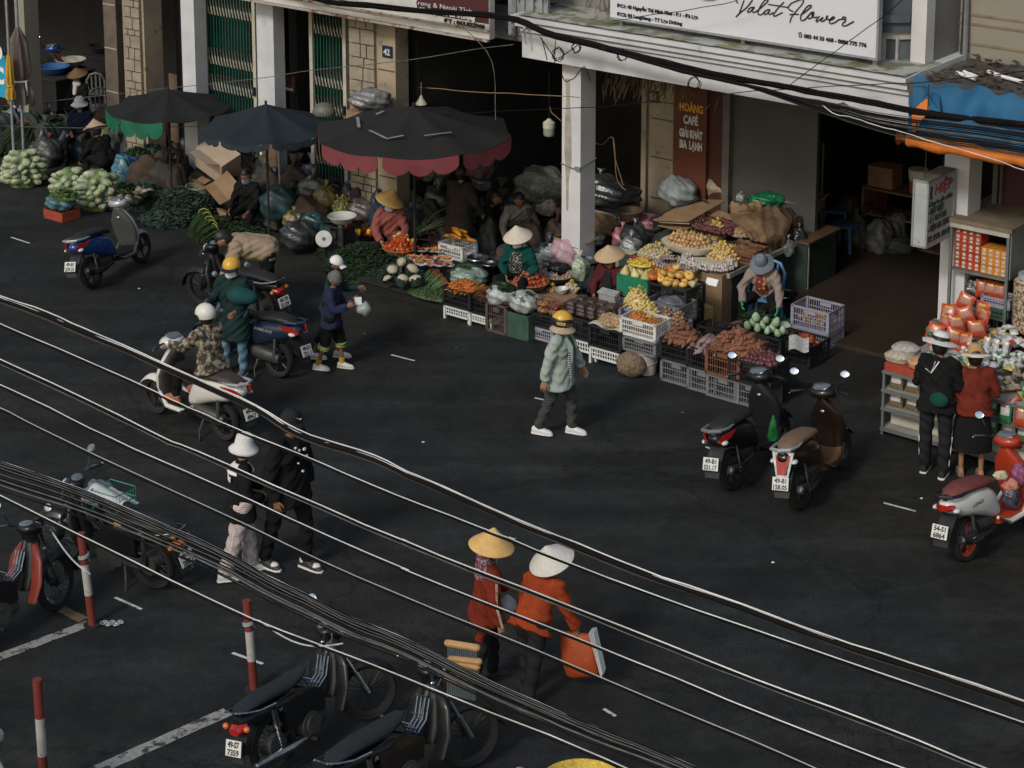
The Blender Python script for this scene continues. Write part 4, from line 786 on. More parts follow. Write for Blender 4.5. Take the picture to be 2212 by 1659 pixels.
def scooter(label, loc, rz, paint, side=None, shield=None, cowl=None, seat=None, front=None, pl=('49-B1', '521.17'), lean=R(-5), mir='RL', rail=None, steer=0.0, floorm=None, tail='wide', wheelrim=None, badge=None, badge2=None, under=None, fend=None, box=0, group='motorbikes in the street'):
 side = side or paint; shield = shield or PLB; cowl = cowl or paint; seat = seat or SEATM; front = front or paint; rail = rail or PLB; floorm = floorm or PLB; fend = fend or front
 T = thing('scooter', label, 'scooter', loc, rz, group); T.rotation_euler = (0, lean, rz); wr = .235
 wheel(T, 0, wr, .10, wheelrim or RIM, 5); wheel(T, 1.26, wr + .01, .09, wheelrim or RIM, 5)
 b = MB(); b.lofty([(-.36, 0, .70, .045, .03, 2.2), (-.30, 0, .69, .095, .075, 2.4), (-.12, 0, .655, .135, .125, 2.6), (.10, 0, .62, .155, .145, 2.8), (.32, 0, .56, .150, .17, 2.8), (.46, 0, .49, .125, .16, 2.8), (.54, 0, .42, .10, .10, 2.6)], 20); part('rear_body', b, side, T, 60)
 b = MB(); b.lofty([(-.28, 0, .775, .06, .018, 2.2), (-.2, 0, .80, .115, .045, 2.5), (0, 0, .805, .14, .055, 2.6), (.2, 0, .785, .145, .05, 2.6), (.38, 0, .76, .125, .05, 2.5), (.50, 0, .72, .085, .04, 2.4), (.55, 0, .69, .05, .02, 2.2)], 18); part('seat', b, seat, T, 60)
 b = MB(); b.tube([(-.11, .05, .79), (-.135, -.2, .80), (-.11, -.36, .815), (0, -.41, .82), (.11, -.36, .815), (.135, -.2, .80), (.11, .05, .79)], [.012, .017, .02, .022, .02, .017, .012], 8); b.box((0, -.30, .755), (.05, .05, .09)); part('grab_rail', b, rail, T)
 b = MB(); b.lofty([(-.06, -.06, .27, .045, .05, 3), (.0, -.06, .28, .07, .08, 3), (.3, -.05, .30, .09, .09, 3), (.46, -.03, .32, .10, .08, 3)], 12); part('engine', b, ENG, T)
 b = MB(); b.tube([(.10, .42, .25), (.13, .2, .24), (.145, -.02, .27), (.145, -.28, .34)], [.02, .03, .055, .05], 12); o = part('exhaust', b, PLB, T); b = MB(); b.cyl((.146, -.285, .342), (.146, -.30, .346), .04, .03, 12); b.box((.2, -.05, .30), (.012, .2, .06)); part('exhaust_guard', b, CHROME, o)
 b = MB(); b.cyl((-.11, .0, .28), (-.10, .0, .56), .026, seg=8); b.cyl((.11, .02, .30), (.10, 0, .56), .02, seg=8); part('shock_absorber', b, CHROME, T)
 b = MB(); b.prism([(-.09, -.24, .60), (.09, -.24, .60), (.10, -.42, .42), (.085, -.46, .30), (-.085, -.46, .30), (-.10, -.42, .42)], (0, .02, .012)); part('rear_mudguard', b, PLB, T)
 plate(T, -.455, .46, *pl, tilt=R(-22))
 if tail == 'vee':
  b = MB(); b.prism([(-.13, -.27, .76), (.13, -.27, .76), (.07, -.37, .50), (-.07, -.37, .50)], (0, -.03, .004)); part('tail_chrome', b, CHROME, T)
  b = MB(); b.prism([(-.085, -.305, .73), (.085, -.305, .73), (.045, -.40, .54), (-.045, -.40, .54)], (0, -.02, .003)); part('tail_light', b, REDL, T)
 elif tail == 'split':
  for sx in (-1, 1): b = MB(); b.prism([(sx*.06, -.37, .69), (sx*.12, -.31, .75), (sx*.165, -.10, .76), (sx*.14, -.2, .69), (sx*.09, -.35, .66)], (sx*.012, -.012, 0)); part('tail_light', b, REDL, T)
 else:
  b = MB(); b.lofty([(-.385, 0, .685, .07, .028, 2.4), (-.34, 0, .685, .105, .036, 2.4), (-.30, 0, .69, .115, .036, 2.4)], 14); part('tail_light', b, REDL, T)
 for sx in (-1, 1): b = MB(); b.ell((sx*.125, -.30, .66), (.035, .055, .026), 10, 6); part('turn_signal', b, CLEAR, T)
 b = MB(); b.loft([((0, .50, .30), (.13, 0, 0), (0, 0, .05), 4), ((0, .70, .28), (.17, 0, 0), (0, 0, .05), 4), ((0, .92, .30), (.17, 0, 0), (0, .0, .05), 4), ((0, 1.0, .38), (.15, 0, 0), (0, .03, .03), 4)], 16); part('floorboard', b, floorm, T)
 for sx in (-1, 1): b = MB(); b.tube([(sx*.145, .42, .36), (sx*.18, .60, .27), (sx*.185, .85, .27), (sx*.16, 1.0, .40)], [.02, .03, .03, .02], 8); part('side_skirt', b, under or side, T)
 sh = [((0, 1.00, .34), .13, .05), ((0, .99, .46), .18, .05), ((0, .965, .62), .205, .055), ((0, .92, .78), .175, .06), ((0, .885, .90), .10, .06), ((0, .87, .96), .05, .045)]
 b = MB(); b.loft([(c_, (w_, 0, 0), (0, d, 0), 2.4) for c_, w_, d in sh], 20); part('leg_shield', b, shield, T, 60)
 b = MB(); b.loft([(V(c_) + V((0, .035, 0)), (w_*1.03, 0, 0), (0, d*1.15, 0), 2.2) for c_, w_, d in sh], 20); part('front_apron', b, front, T, 60)
 if badge2: b = MB(); b.ell((.0, .845, .83), (.028, .006, .028), 12, 6, mathutils.Euler((R(-15), 0, 0))); part('key_ring', b, CHROME, T)
 S_ = link('steering', None, (0, .93, .90)); S_ = None
 b = MB(); b.loft([((0, 1.18, .40), (.055, 0, 0), (0, .13, -.04), 2.4), ((0, 1.25, .50), (.065, 0, 0), (0, .17, -.02), 2.4), ((0, 1.30, .53), (.06, 0, 0), (0, .12, -.02), 2.4)], 16)
 b = MB(); b.grid(lambda a, q: ((q - .5)*.14, 1.26 + .275*cos(R(20) + a*R(130)), .245 + (.275 - .05*abs(q - .5)**2*4)*sin(R(20) + a*R(130))), 14, 6, .012); part('front_mudguard', b, fend, T)
 b = MB(); b.cyl((-.065, 1.24, .25), (-.06, 1.10, .60), .02, seg=8); b.cyl((.065, 1.24, .25), (.06, 1.10, .60), .02, seg=8); part('fork', b, RIM, T)
 cs, sn = cos(steer), sin(steer)
 def st(b_): b_.v = [(x*cs - (y - .93)*sn, .93 + x*sn + (y - .93)*cs, z) for x, y, z in b_.v]; return b_
 def sp(p): x, y, z = p; return V((x*cs - (y - .93)*sn, .93 + x*sn + (y - .93)*cs, z))
 b = MB(); b.loft([((0, .80, 1.03), (.03, 0, 0), (0, .0, .03), 2.2), ((0, .84, 1.035), (.13, 0, 0), (0, .0, .055), 2.3), ((0, .93, 1.03), (.165, 0, 0), (0, 0, .075), 2.4), ((0, 1.03, .99), (.13, 0, 0), (0, 0, .085), 2.4), ((0, 1.09, .95), (.07, 0, 0), (0, 0, .05), 2.4)], 18); b.loft([((0, .92, .90), (.06, 0, 0), (0, .06, 0), 2.2), ((0, .92, 1.0), (.085, 0, 0), (0, .08, 0), 2.2)], 12); hc_ = part('handlebar_cowl', st(b), cowl, T, 60)
 b = MB(); b.loft([((0, .835, 1.085), (.05, 0, 0), (0, .0, .012), 2.2), ((0, .86, 1.10), (.095, 0, 0), (0, 0, .012), 2.3), ((0, .93, 1.115), (.105, 0, 0), (0, 0, .012), 2.4), ((0, .985, 1.11), (.07, 0, 0), (0, 0, .01), 2.4)], 14); part('instrument_panel', st(b), mat('dash_glass', (.10, .12, .14), .15, .3, 20, spec=.7), T)
 b = MB(); b.ell((0, 1.075, .975), (.085, .035, .05), 14, 8, mathutils.Euler((R(25), 0, 0))); part('headlight', st(b), CLEAR, T)
 for sx in (-1, 1):
  b = MB(); b.tube([(sx*.13, .92, 1.04), (sx*.25, .87, 1.055), (sx*.36, .82, 1.05)], [.014, .018, .02], 10); g_ = part('grip', st(b), PLB, T)
  b = MB(); b.tube([(sx*.2, .93, 1.04), (sx*.30, .91, 1.03), (sx*.39, .84, 1.02)], .007, 6); part('brake_lever', st(b), CHROME, g_)
  if ('L' if sx < 0 else 'R') in mir: mirror(T, sp((sx*.19, .90, 1.06)), sp((sx*.31, .89, 1.27)))
 b = MB(); b.tube([(-.08, .30, .22), (-.17, .28, .10), (-.22, .22, .012), (-.25, .2, .012)], .011, 6); part('side_stand', b, IRON, T)
 if badge:
  for sx in (-1, 1):
   t = fit_text(badge[0], badge[1], .035, shear=.3, thick=.004, bold=.001); t.v = [(-sx*0 + sx*(.157 + .0*y), (-sx*-1)*0 + (.32 - x if sx < 0 else -.05 + x), z + .62) for x, y, z in t.v]; part('lettering', t, badge[2], T, 0)
 return T
def underbone(label, loc, rz, paint, trim=None, pl=('49-S7', '7359'), lean=R(-6), shield=None, basket=True, seat=None, mir='L', steer=R(20), badge=None, group='motorbikes in the street', fr=.29, shieldw=1.0, tailc=None):
 trim = trim or CHROME; shield = shield or paint
 T = thing('motorcycle', label, 'motorcycle', loc, rz, group); T.rotation_euler = (0, lean, rz)
 wheel(T, 0, fr, .088, mat('spoke_steel', (.035, .035, .036), .5, .1, 4, 0, .6), wire_=True);
 cs, sn = cos(steer), sin(steer); ax0 = 1.0
 def stv(p): x, y, z = p; return (x*cs - (y - ax0)*sn, ax0 + x*sn + (y - ax0)*cs, z)
 def st(b_): b_.v = [stv(p) for p in b_.v]; return b_
 fw = wheel(T, 1.24, fr, .082, mat('spoke_steel', (.035, .035, .036), .5, .1, 4, 0, .6), wire_=True)
 fw.location = V(stv((0, 1.24, 0))) - mathutils.Matrix.Rotation(steer, 3, 'Z')@V((0, 1.24, 0)); fw.rotation_euler.z = steer
 b = MB(); b.lofty([(-.40, 0, .68, .05, .03, 2.2), (-.33, 0, .67, .09, .06, 2.4), (-.1, 0, .645, .105, .075, 2.6), (.15, 0, .61, .11, .085, 2.8), (.40, 0, .565, .095, .08, 2.6), (.56, 0, .53, .06, .05, 2.4)], 18); part('rear_body', b, paint, T, 60)
 b = MB(); b.lofty([(-.36, 0, .75, .07, .015, 2.2), (-.28, 0, .765, .105, .035, 2.6), (0, 0, .765, .12, .045, 2.8), (.25, 0, .745, .12, .045, 2.8), (.42, 0, .755, .10, .04, 2.6), (.52, 0, .78, .06, .02, 2.4)], 18); part('seat', b, seat or SEATM, T, 60)
 b = MB()
 for sx in (-1, 1): b.tube([(sx*.125, .25, .71), (sx*.135, .0, .70), (sx*.13, -.2, .72), (sx*.10, -.36, .76), (sx*.07, -.44, .79)], .011, 6)
 b.tube([(-.07, -.44, .79), (.07, -.44, .79)], .011, 6); part('grab_rail', b, CHROME, T)
 for sx in (-1, 1): b = MB(); b.cyl((sx*.12, .0, .29), (sx*.12, -.02, .50), .022, seg=8); b.cyl((sx*.12, -.02, .48), (sx*.12, -.03, .66), .03, seg=8); part('shock_absorber', b, CHROME, T)
 b = MB(); b.lofty([(-.44, 0, .60, .06, .03, 2.4), (-.40, 0, .61, .085, .05, 2.4), (-.34, 0, .63, .09, .05, 2.4)], 12); part('tail_light', b, tailc or REDL, T)
 for sx in (-1, 1): b = MB(); b.ell((sx*.13, -.40, .63), (.035, .03, .03), 10, 6); part('turn_signal', b, ORL, T)
 b = MB(); b.grid(lambda a, q: ((q - .5)*.13, (fr + .04)*cos(R(60) + a*R(110)), fr + (fr + .04)*sin(R(60) + a*R(110))), 12, 4, .01); b.prism([(-.065, -.33, .58), (.065, -.33, .58), (.075, -.46, .32), (-.075, -.46, .32)], (0, .012, 0)); part('rear_mudguard', b, PLB, T)
 plate(T, -.475, .47, *pl, tilt=R(-18))
 b = MB(); b.tube([(.10, .62, .28), (.13, .3, .22), (.14, .1, .23), (.145, -.38, .27)], [.02, .022, .045, .04], 12); b.cyl((.145, -.38, .27), (.145, -.40, .272), .028, seg=10); part('exhaust', b, CHROME, T)
 b = MB(); b.cyl((-.12, .42, .30), (.13, .42, .30), .125, seg=16); b.cyl((-.11, .56, .28), (.11, .56, .28), .10, seg=16); b.cyl((-.08, .0, .29), (.08, .0, .29), .11, seg=18); b.box((-.10, .22, .30), (.03, .44, .10)); b.lofty([(.5, 0, .32, .06, .06, 3), (.66, 0, .36, .065, .065, 3), (.70, 0, .37, .05, .05, 3)], 12); b.cyl((.13, .42, .30), (.15, .42, .30), .085, seg=16)
 for i in range(5): b.box((0, .52 + i*.032, .34), (.15, .012, .15))
 part('engine', b, ENG, T)
 b = MB(); b.tube([(0, .1, .58), (0, .45, .50), (0, .72, .52), (0, .90, .80), (0, .95, .92)], .035, 8); b.tube([(0, .45, .5), (0, .32, .3), (0, 0, .29)], .028, 8); part('frame', b, PLB, T)
 for sx in (-1, 1): b = MB(); b.cyl((sx*.02, .36, .20), (sx*.23, .36, .20), .014, seg=8); b.cyl((sx*.15, .36, .2), (sx*.23, .36, .2), .022, seg=8); part('foot_peg', b, PLB, T)
 b = MB(); b.tube([(-.09, .30, .22), (-.16, .24, .10), (-.22, .2, .012)], .011, 6); part('side_stand', b, IRON, T)
 for sx in (-1, 1): b = MB(); b.prism([(sx*.10, .10, .40), (sx*.10, .62, .36), (sx*.10, .66, .52), (sx*.09, .50, .62), (sx*.105, .10, .62)], (sx*.022, 0, 0)); part('side_cover', b, paint, T)
 for sx in (-1, 1):
  b = MB(); b.loft([((sx*.16*shieldw, .76, .30), (.06, 0, 0), (0, .02, 0), 2.6), ((sx*.185*shieldw, .83, .48), (.075, 0, 0), (0, .022, 0), 2.6), ((sx*.16*shieldw, .89, .68), (.075, 0, 0), (0, .025, 0), 2.6), ((sx*.07, .95, .82), (.05, 0, 0), (0, .03, 0), 2.6)], 12); part('leg_shield', b, shield, T, 60)
 b = MB(); b.loft([((0, .80, .40), (.10, 0, 0), (0, .05, 0), 2.4), ((0, .87, .54), (.13, 0, 0), (0, .06, 0), 2.4), ((0, .93, .70), (.12, 0, 0), (0, .075, 0), 2.4), ((0, .97, .82), (.09, 0, 0), (0, .08, 0), 2.4), ((0, .97, .90), (.06, 0, 0), (0, .05, 0), 2.4)], 18); part('front_cover', b, paint, T, 60)
 if basket:
  b = MB()
  for x in (-.065, -.022, .022, .065): b.tube([(x, .60, .62), (x, .64, .56), (x, .76, .62), (x, .83, .78)], .007, 5)
  for q in (.0, .33, .66, 1): b.tube([(-.065, .64 + .12*q + .07*max(0, q - .6)*2, .56 + .06*q + .3*max(0, q - .4)), (.065, .64 + .12*q + .07*max(0, q - .6)*2, .56 + .06*q + .3*max(0, q - .4))], .006, 5)
  b.tube([(-.065, .60, .62), (-.05, .58, .66), (.05, .58, .66), (.065, .60, .62)], .007, 5); part('luggage_rack', b, CHROME, T)
 for sx in (-1, 1): b = MB(); b.cyl((sx*.075, 1.24, fr), (sx*.07, 1.06, .72), .018, seg=8); b.cyl((sx*.075, 1.24, fr), (sx*.074, 1.15, .52), .026, seg=8); part('fork', st(b), CHROME if sx else PLB, T)
 b = MB(); b.grid(lambda a, q: ((q - .5)*.14, 1.24 + (fr + .035)*cos(R(0) + a*R(150)), fr + (fr + .035 - .25*abs(q - .5)**2)*sin(R(0) + a*R(150))), 16, 6, .012); part('front_mudguard', st(b), paint, T)
 b = MB(); b.loft([((0, .86, .97), (.03, 0, 0), (0, .0, .02), 2.2), ((0, .89, .975), (.10, 0, 0), (0, .0, .045), 2.3), ((0, .97, .96), (.12, 0, 0), (0, 0, .065), 2.4), ((0, 1.05, .93), (.09, 0, 0), (0, 0, .065), 2.4), ((0, 1.09, .91), (.05, 0, 0), (0, 0, .03), 2.4)], 16); b.loft([((0, .95, .80), (.06, 0, 0), (0, .05, 0), 2.2), ((0, .95, .93), (.09, 0, 0), (0, .07, 0), 2.2)], 12); part('handlebar_cowl', st(b), paint, T, 60)
 b = MB(); b.ell((0, .925, 1.03), (.075, .055, .012), 14, 6, mathutils.Euler((R(12), 0, 0))); part('instrument_panel', st(b), mat('dash_glass', (.10, .12, .14), .15, .3, 20, spec=.7), T)
 b = MB(); b.ell((0, 1.075, .93), (.07, .03, .055), 14, 8); part('headlight', st(b), CLEAR, T)
 for sx in (-1, 1):
  b = MB(); b.tube([(sx*.08, .95, .97), (sx*.2, .90, 1.01), (sx*.35, .84, 1.0)], [.011, .013, .018], 8); g_ = part('grip', st(b), PLB, T)
  b = MB(); b.tube([(sx*.2, .96, 1.0), (sx*.30, .94, .99), (sx*.38, .87, .98)], .006, 6); b.ell((sx*.355, .838, 1.0), (.01, .02, .02), 8, 6); part('brake_lever', st(b), CHROME, g_)
  if ('L' if sx < 0 else 'R') in mir: mirror(T, stv((sx*.18, .92, 1.01)), stv((sx*.30, .92, 1.20)))
 if badge:
  for sx in (-1, 1):
   t = fit_text(badge[0], badge[1], .03, shear=.2, thick=.003, bold=.001); t.v = [(sx*(.113), (.36 - x if sx < 0 else .05 + x), z + .59) for x, y, z in t.v]; part('lettering', t, badge[2], T, 0)
 return T
def face(dx, dy): return atan2(dy, dx) - pi/2
def bdir(a, b_): p, q = G(*a), G(*b_); d = q - p; return p, face(d.x, d.y)
PA_BLUE = mat('blue_paint', (.015, .07, .26), .25, .1, 3, 0, .3, coat=.6); PA_BLK = mat('black_paint', (.008, .008, .009), .38, .2, 6, coat=.15, spec=.3); PA_BRN = mat('brown_metal_paint', (.022, .013, .009), .3, .2, 3, 0, .4, coat=.5); PA_WHT = mat('white_body_paint', (.55, .53, .50), .35, .06, 3, coat=.3); PA_RED = mat('red_paint', (.33, .035, .012), .35, .1, 3, coat=.3); PA_NAVY = mat('navy_paint', (.012, .02, .045), .3, .1, 3, coat=.5); PA_GREY = mat('dark_grey_plastic', (.06, .06, .06), .5, .1, 6)
SEATB = mat('brown_seat', (.14, .085, .055), .6, .15, 12); SEATW = mat('maroon_seat', (.13, .035, .03), .65, .15, 12); SEATD = mat('dark_brown_seat', (.045, .032, .028), .6, .15, 12); GREYL = mat('letter_grey', (.5, .5, .5), .4)
p, r = bdir((203, 622), (322, 560)); sc1 = scooter('parked blue and silver scooter with upright handlebar near the cabbage stacks', p, r, PA_BLUE, shield=PA_GREY, cowl=SILV, front=SILV, pl=('49-B1', '239.25'), rail=SILV, mir='', under=PA_GREY, tail='split', badge2=1, lean=R(-9))
p, r = bdir((572, 702), (425, 650)); underbone('black motorcycle under the bending man in beige with its plate facing the road', p, r, PA_BLK, pl=('49-T8', '5139'), mir='', basket=False, steer=R(10))
p, r = bdir((603, 815), (440, 768)); scooter('dark blue scooter beside the rider in the long green coat', p, r, PA_NAVY, pl=('49-D1', '721.1'), rail=PA_NAVY, tail='split', badge=('AIRBLADE', .32, GREYL), mir='RL', lean=R(4))
p, r = bdir((488, 950), (335, 890)); wsc = scooter('white scooter ridden by the person in camouflage', p, r, PA_WHT, cowl=PA_WHT, front=PA_WHT, shield=mat('shield_dark', (.05, .045, .04)), seat=SEATD, pl=('49-B1', '494.7'), rail=SILV, mir='', tail='split', under=PA_WHT, lean=R(0), fend=PA_WHT); WSC = (p, r)
p, r = bdir((1584, 1056), (1672, 985)); scooter('black scooter with a green bag on its hook parked left of the brown seated one', p, r, PA_BLK, pl=('49-B1', '521.17'), rail=mat('rail_mid', (.16, .17, .18), .4), tail='split', lean=R(-8), badge2=1)
p, r = bdir((1730, 1098), (1812, 1018)); scooter('dark brown scooter with tan seat and chrome framed tail light', p, r, PA_BRN, shield=PA_BRN, pl=('49-B1', '158.05'), rail=SILV, seat=SEATB, tail='vee', lean=R(-8), badge2=1, floorm=mat('brown_floor', (.10, .05, .025), .4))
p, r = bdir((2088, 1210), (2180, 1155)); scooter('red and white scooter with maroon seat at the right edge of the street', p, r, PA_WHT, side=PA_WHT, shield=PA_RED, cowl=PA_RED, front=PA_RED, pl=('54-S1', '6864'), rail=PLB, seat=SEATW, wheelrim=mat('red_rim', (.3, .04, .02), .5), tail='wide', mir='L', badge=('LEAD', .2, mat('badge_red', (.25, .03, .02))), floorm=PA_RED, under=PA_WHT, lean=R(-7))
p, r = bdir((335, 1268), (112, 1196)); underbone('black and gold trimmed motorcycle with a teal wire crate on its seat', p, r, PA_BLK, pl=('49-F3', '2821'), mir='R', shield=PA_BLK, badge=None, seat=SEATM, steer=R(12), tailc=ORL)
p, r = bdir((-80, 1428), (70, 1352)); underbone('black motorcycle with dull red leg shield and chrome rack cut by the left edge', p, r, PA_BLK, pl=('49-H1', '3310'), mir='RL', shield=mat('dull_red', (.17, .025, .015), .45, .2, 4), steer=R(15), lean=R(-8))
p, r = bdir((600, 1672), (728, 1584)); WV = underbone('black motorcycle with chrome rack and plate 49-S7 7359 in the foreground', p, r, PA_BLK, pl=('49-S7', '7359'), mir='L', steer=R(-36), badge=('HONDA', .14, GREYL), lean=R(-11)); WV.scale = (.94,)*3
p, r = bdir((800, 1792), (930, 1700)); underbone('black motorcycle cropped by the bottom edge beside the plate 49-S7 one', p, r, PA_BLK, pl=('49-H2', '0118'), mir='', steer=R(-25), badge=('REVO', .22, GREYL), lean=R(-9))
p, r = bdir((-230, 1960), (-60, 1872)); scooter('white fronted scooter just peeping in at the bottom left corner', p, r, PA_WHT, shield=PA_WHT, pl=('49-B1', '088.1'), mir='', lean=R(-8))
p, r = bdir((60, 235), (150, 205)); scooter('red scooter in the dim shop behind the closed parasols', p, r, PA_RED, pl=('49-K1', '301.4'), mir='L', cowl=PA_BLUE)
K = lambda n_, col, **k: mat(n_, col, k.pop('rough', .9), k.pop('var', .2), k.pop('sc', 5), k.pop('bump', .5), spec=.12, **k)
DK = K('cloth_black', (.009, .009, .0095)); DK2 = K('cloth_charcoal', (.015, .0155, .017)); NAVY = K('cloth_navy', (.018, .022, .05)); JEAN = K('denim', (.10, .17, .24), var=.3, sc=20); WSH = mat('white_shoe', (.62, .60, .60), .5, .06, 5); SAGE = K('sage_linen', (.31, .36, .32), var=.08, sc=60)
P, J = person('woman with yellow helmet and sage green blazer walking right across the road', G(1207, 938), face(1, -.38), 1.60, (0, .04, 1), (-.02, .33, -1), (0, .02, -1), (.02, -.22, -1), (0, -.42, -1), (-.30, .36, -1), (-.15, .48, -1), (.30, -.30, -1), (.18, -.12, -1), (R(8), R(-4)),
 SAGE, pattern('stripe_trouser', 'stripe', (.012, .014, .016), (.065, .07, .06), 14, .9), WSH, hem=.20, topfit=2.1, legfit=1.5, curl=(.6, .5), sleeve=.96, w=1.1)
helmet(P, J, mat('yellow_helmet', (.56, .32, .035), .35, .06, 3, coat=.3), mat('helmet_black', (.015, .015, .015), .4), txt='SZO')
b = MB(); b.lathe([(.10, .0), (.165, -.055), (.162, -.065), (.10, -.015)], seg=26, cap=False); hat_xf(b, J, -.035); part('sun_brim', b, mat('brim_beige', (.36, .27, .19), .8), P)
s_ = J['s']; ch = J['chest']; b = MB()
b.loft([(J['neck'] + V((0, .075, -.05)), V((.035, 0, 0)), V((0, .03, 0)), 2.5), (ch + V((0, .125, -.02)), V((.075, 0, 0)), V((0, .035, 0)), 2.5), (J['pel'] + V((0, .14, .16)), V((.075, 0, 0)), V((0, .04, 0)), 2.5), (J['pel'] + V((0, .165, -.10)), V((.05, 0, 0)), V((0, .02, 0)), 2.5)], 16); part('striped_shirt', b, pattern('stripe_shirt', 'stripe', (.02, .02, .022), (.5, .5, .48), 11, .9), P)
b = MB(); b.prism([J['neck'] + V((-.045, .10, -.03)), J['neck'] + V((.045, .10, -.03)), ch + V((.012, .168, .0)), ch + V((-.01, .168, -.02))], (0, .006, 0)); part('green_scarf', b, K('green_scarf', (.015, .22, .12)), P)
b = MB()
for sx in (-1, 1): b.prism([J['neck'] + V((sx*.05, .085, .0)), J['neck'] + V((sx*.10, .08, -.08)), ch + V((sx*.105, .155, -.02)), J['pel'] + V((sx*.08, .185, .14)), ch + V((sx*.062, .165, .04))], (0, .012, 0))
part('lapel', b, SAGE, P)
P, J = person('tall man in black cap and black clothes beside the white bucket hat', G(628, 1230), face(.82, -.55), 1.83, (0, .03, 1), (-.05, .26, -1), (0, -.02, -1), (.05, -.28, -1), (0, -.3, -1), (-.42, -.12, -1), (.12, .22, -1), (.40, -.10, -1), (-.1, .25, -1), (R(-10), R(-8)), DK, DK, mat('shoe_bw', (.03, .03, .03), .5), hem=.16, topfit=2.4, legfit=1.5, sole=WSH, w=1.06, skin=SKIND)
cap_hat(P, J, DK2, logo=WHI); b = MB()
for (x, z, q) in ((-.05, .10, .018), (.03, .115, .012), (.09, .16, .012), (-.09, .02, .008), (.05, -.02, .008), (-.02, -.13, .013)): b.box(J['chest'] + V((x, .158, z - .03)), (q*1.6, .02, q*1.3), 0, 0, x)
part('shirt_print', b, WHI, P)
b = MB()
for an, dy in ((J['aL'], .13), (J['aR'], .13)): b.ell(an + V((0, dy, -.035)), (.048, .055, .03), 12, 8); b.ell(an + V((0, -.03, -.01)), (.046, .05, .05), 12, 8)
part('white_toe_cap', b, WSH, P)
P, J = person('woman in white bucket hat, black sailor top and flared plaid trousers', G(525, 1243), face(.85, .28), 1.56, (0, .04, 1), (-.03, .22, -1), (0, .05, -1), (.03, -.24, -1), (0, -.34, -1), (-.25, .2, -1), (.35, .9, -.35), (.25, .05, -1), (-.55, .95, -.45), (R(-12), R(-6)), DK, pattern('plaid', 'plaid', (.50, .42, .40), (.19, .14, .15), 14, .9), WSH, hem=.16, topfit=1.9, legfit=2.6, hairlen=.02)
bucket_hat(P, J, K('white_fleece', (.62, .60, .58), var=.05, sc=40)); b = MB()
b.grid(lambda a, q: tuple(J['neck'] + V((cos(a*2*pi)*(.06 + .10*q), sin(a*2*pi)*(.055 + .085*q) - .01, .0 - .085*q**1.6))), 20, 5, .006); part('collar', b, WSH, P)
b = MB(); b.prism([J['neck'] + V((-.06, -.125, -.12)), J['neck'] + V((-.0, -.135, -.15)), J['neck'] + V((.06, -.125, -.12)), J['neck'] + V((.05, -.13, -.19)), J['neck'] + V((0, -.138, -.165)), J['neck'] + V((-.05, -.13, -.19))], (0, -.01, 0)); part('bow', b, WHI, P)
REDJ = K('red_jacket', (.13, .018, .009)); ORJ = K('orange_jacket', (.25, .040, .012), var=.2)
P, J = person('woman in yellowish conical hat and dark red jacket walking in the lower middle', G(1050, 1480), face(.9, .38), 1.50, (0, .06, 1), (-.03, .28, -1), (0, .0, -1), (.03, -.24, -1), (0, -.35, -1), (-.25, .25, -1), (.2, .95, -.35), (.28, -.12, -1), (.1, .25, -1), (R(-15), R(-4)), REDJ, DK2, mat('dark_shoe', (.02, .02, .02)), hem=.12, topfit=1.8, legfit=1.7)
cone_hat(P, J, STRAWY, .215, .175, (R(-4), R(3)), .055)
b = MB(); b.loft([(J['neck'] + V((0, -.035, .13)), (.075, 0, 0), (0, .07, 0), 2.3), (J['neck'] + V((0, -.045, .0)), (.085, 0, 0), (0, .075, 0), 2.3), (J['neck'] + V((0, -.06, -.10)), (.09, 0, 0), (0, .07, 0), 2.3)], 16); part('patterned_scarf', b, pattern('scarf_print', 'blotch', (.12, .03, .035), (.25, .20, .28), 40, .9, thr=.52), P)
b = MB()
for i in range(26):
 t = i/25; q = J['sR'].lerp(J['eR'], t*2) if t < .5 else J['eR'].lerp(J['wR'], t*2 - 1); b.box(q + V((.063 - .012*t, .0, 0)), (.012, .02, .011))
part('sleeve_stripe', b, mat('cream_stripe', (.5, .42, .3)), P)
h_ = MB(); h_.tube([J['wR'] + V((.02, .0, -.08)), J['wR'] + V((.03, -.08, -.02)), J['wR'] + V((.035, -.2, .03))], .012, 6); h_.tube([J['wR'] + V((.03, -.03, -.12)), J['wR'] + V((.03, .02, -.13))], .02, 6)
_m = P.matrix_basis if False else None
def wpt(root, v): return V(root.location) + mathutils.Matrix.Rotation(root.rotation_euler.z, 3, 'Z')@V(v)
q = wpt(P, J['wR']); b = MB(); b.tube([(0, 0, -.06), (-.06, -.02, .0), (-.12, -.03, .07)], .016, 8); b.cyl((-.17, -.05, -.06), (-.15, -.045, .01), .045, .04, 14); solo('red_hand_tool', b, [REDJ], 'small red handled tool held behind the dark red jacket', 'tool', q + V((-.02, -.03, -.05)))
P, J = person('stooping woman in white conical hat and orange red jacket carrying an orange bag', G(1146, 1508), face(.6, .8), 1.45, (0, .70, 1), (-.03, .22, -1), (0, .0, -1), (.03, -.2, -1), (0, -.3, -1), (-.3, -.05, -1), (-.05, .12, -1), (.28, .25, -1), (.25, .35, -1), (R(-12), R(-12)), ORJ, DK2, mat('dark_shoe', (.02, .02, .02)), hem=.10, topfit=2.3, legfit=1.8, w=1.08)
cone_hat(P, J, K('white_straw', (.55, .52, .47), sc=40, var=.07), .22, .16, (R(34), R(-6)), .045)
OB = thing('carrier_bag', 'orange paper carrier bag with white folded sheets beside the stooping woman', 'bag', wpt(P, J['wR'] + V((-.02, .02, -.05))), R(-20)); OB.rotation_euler.y = R(-12)
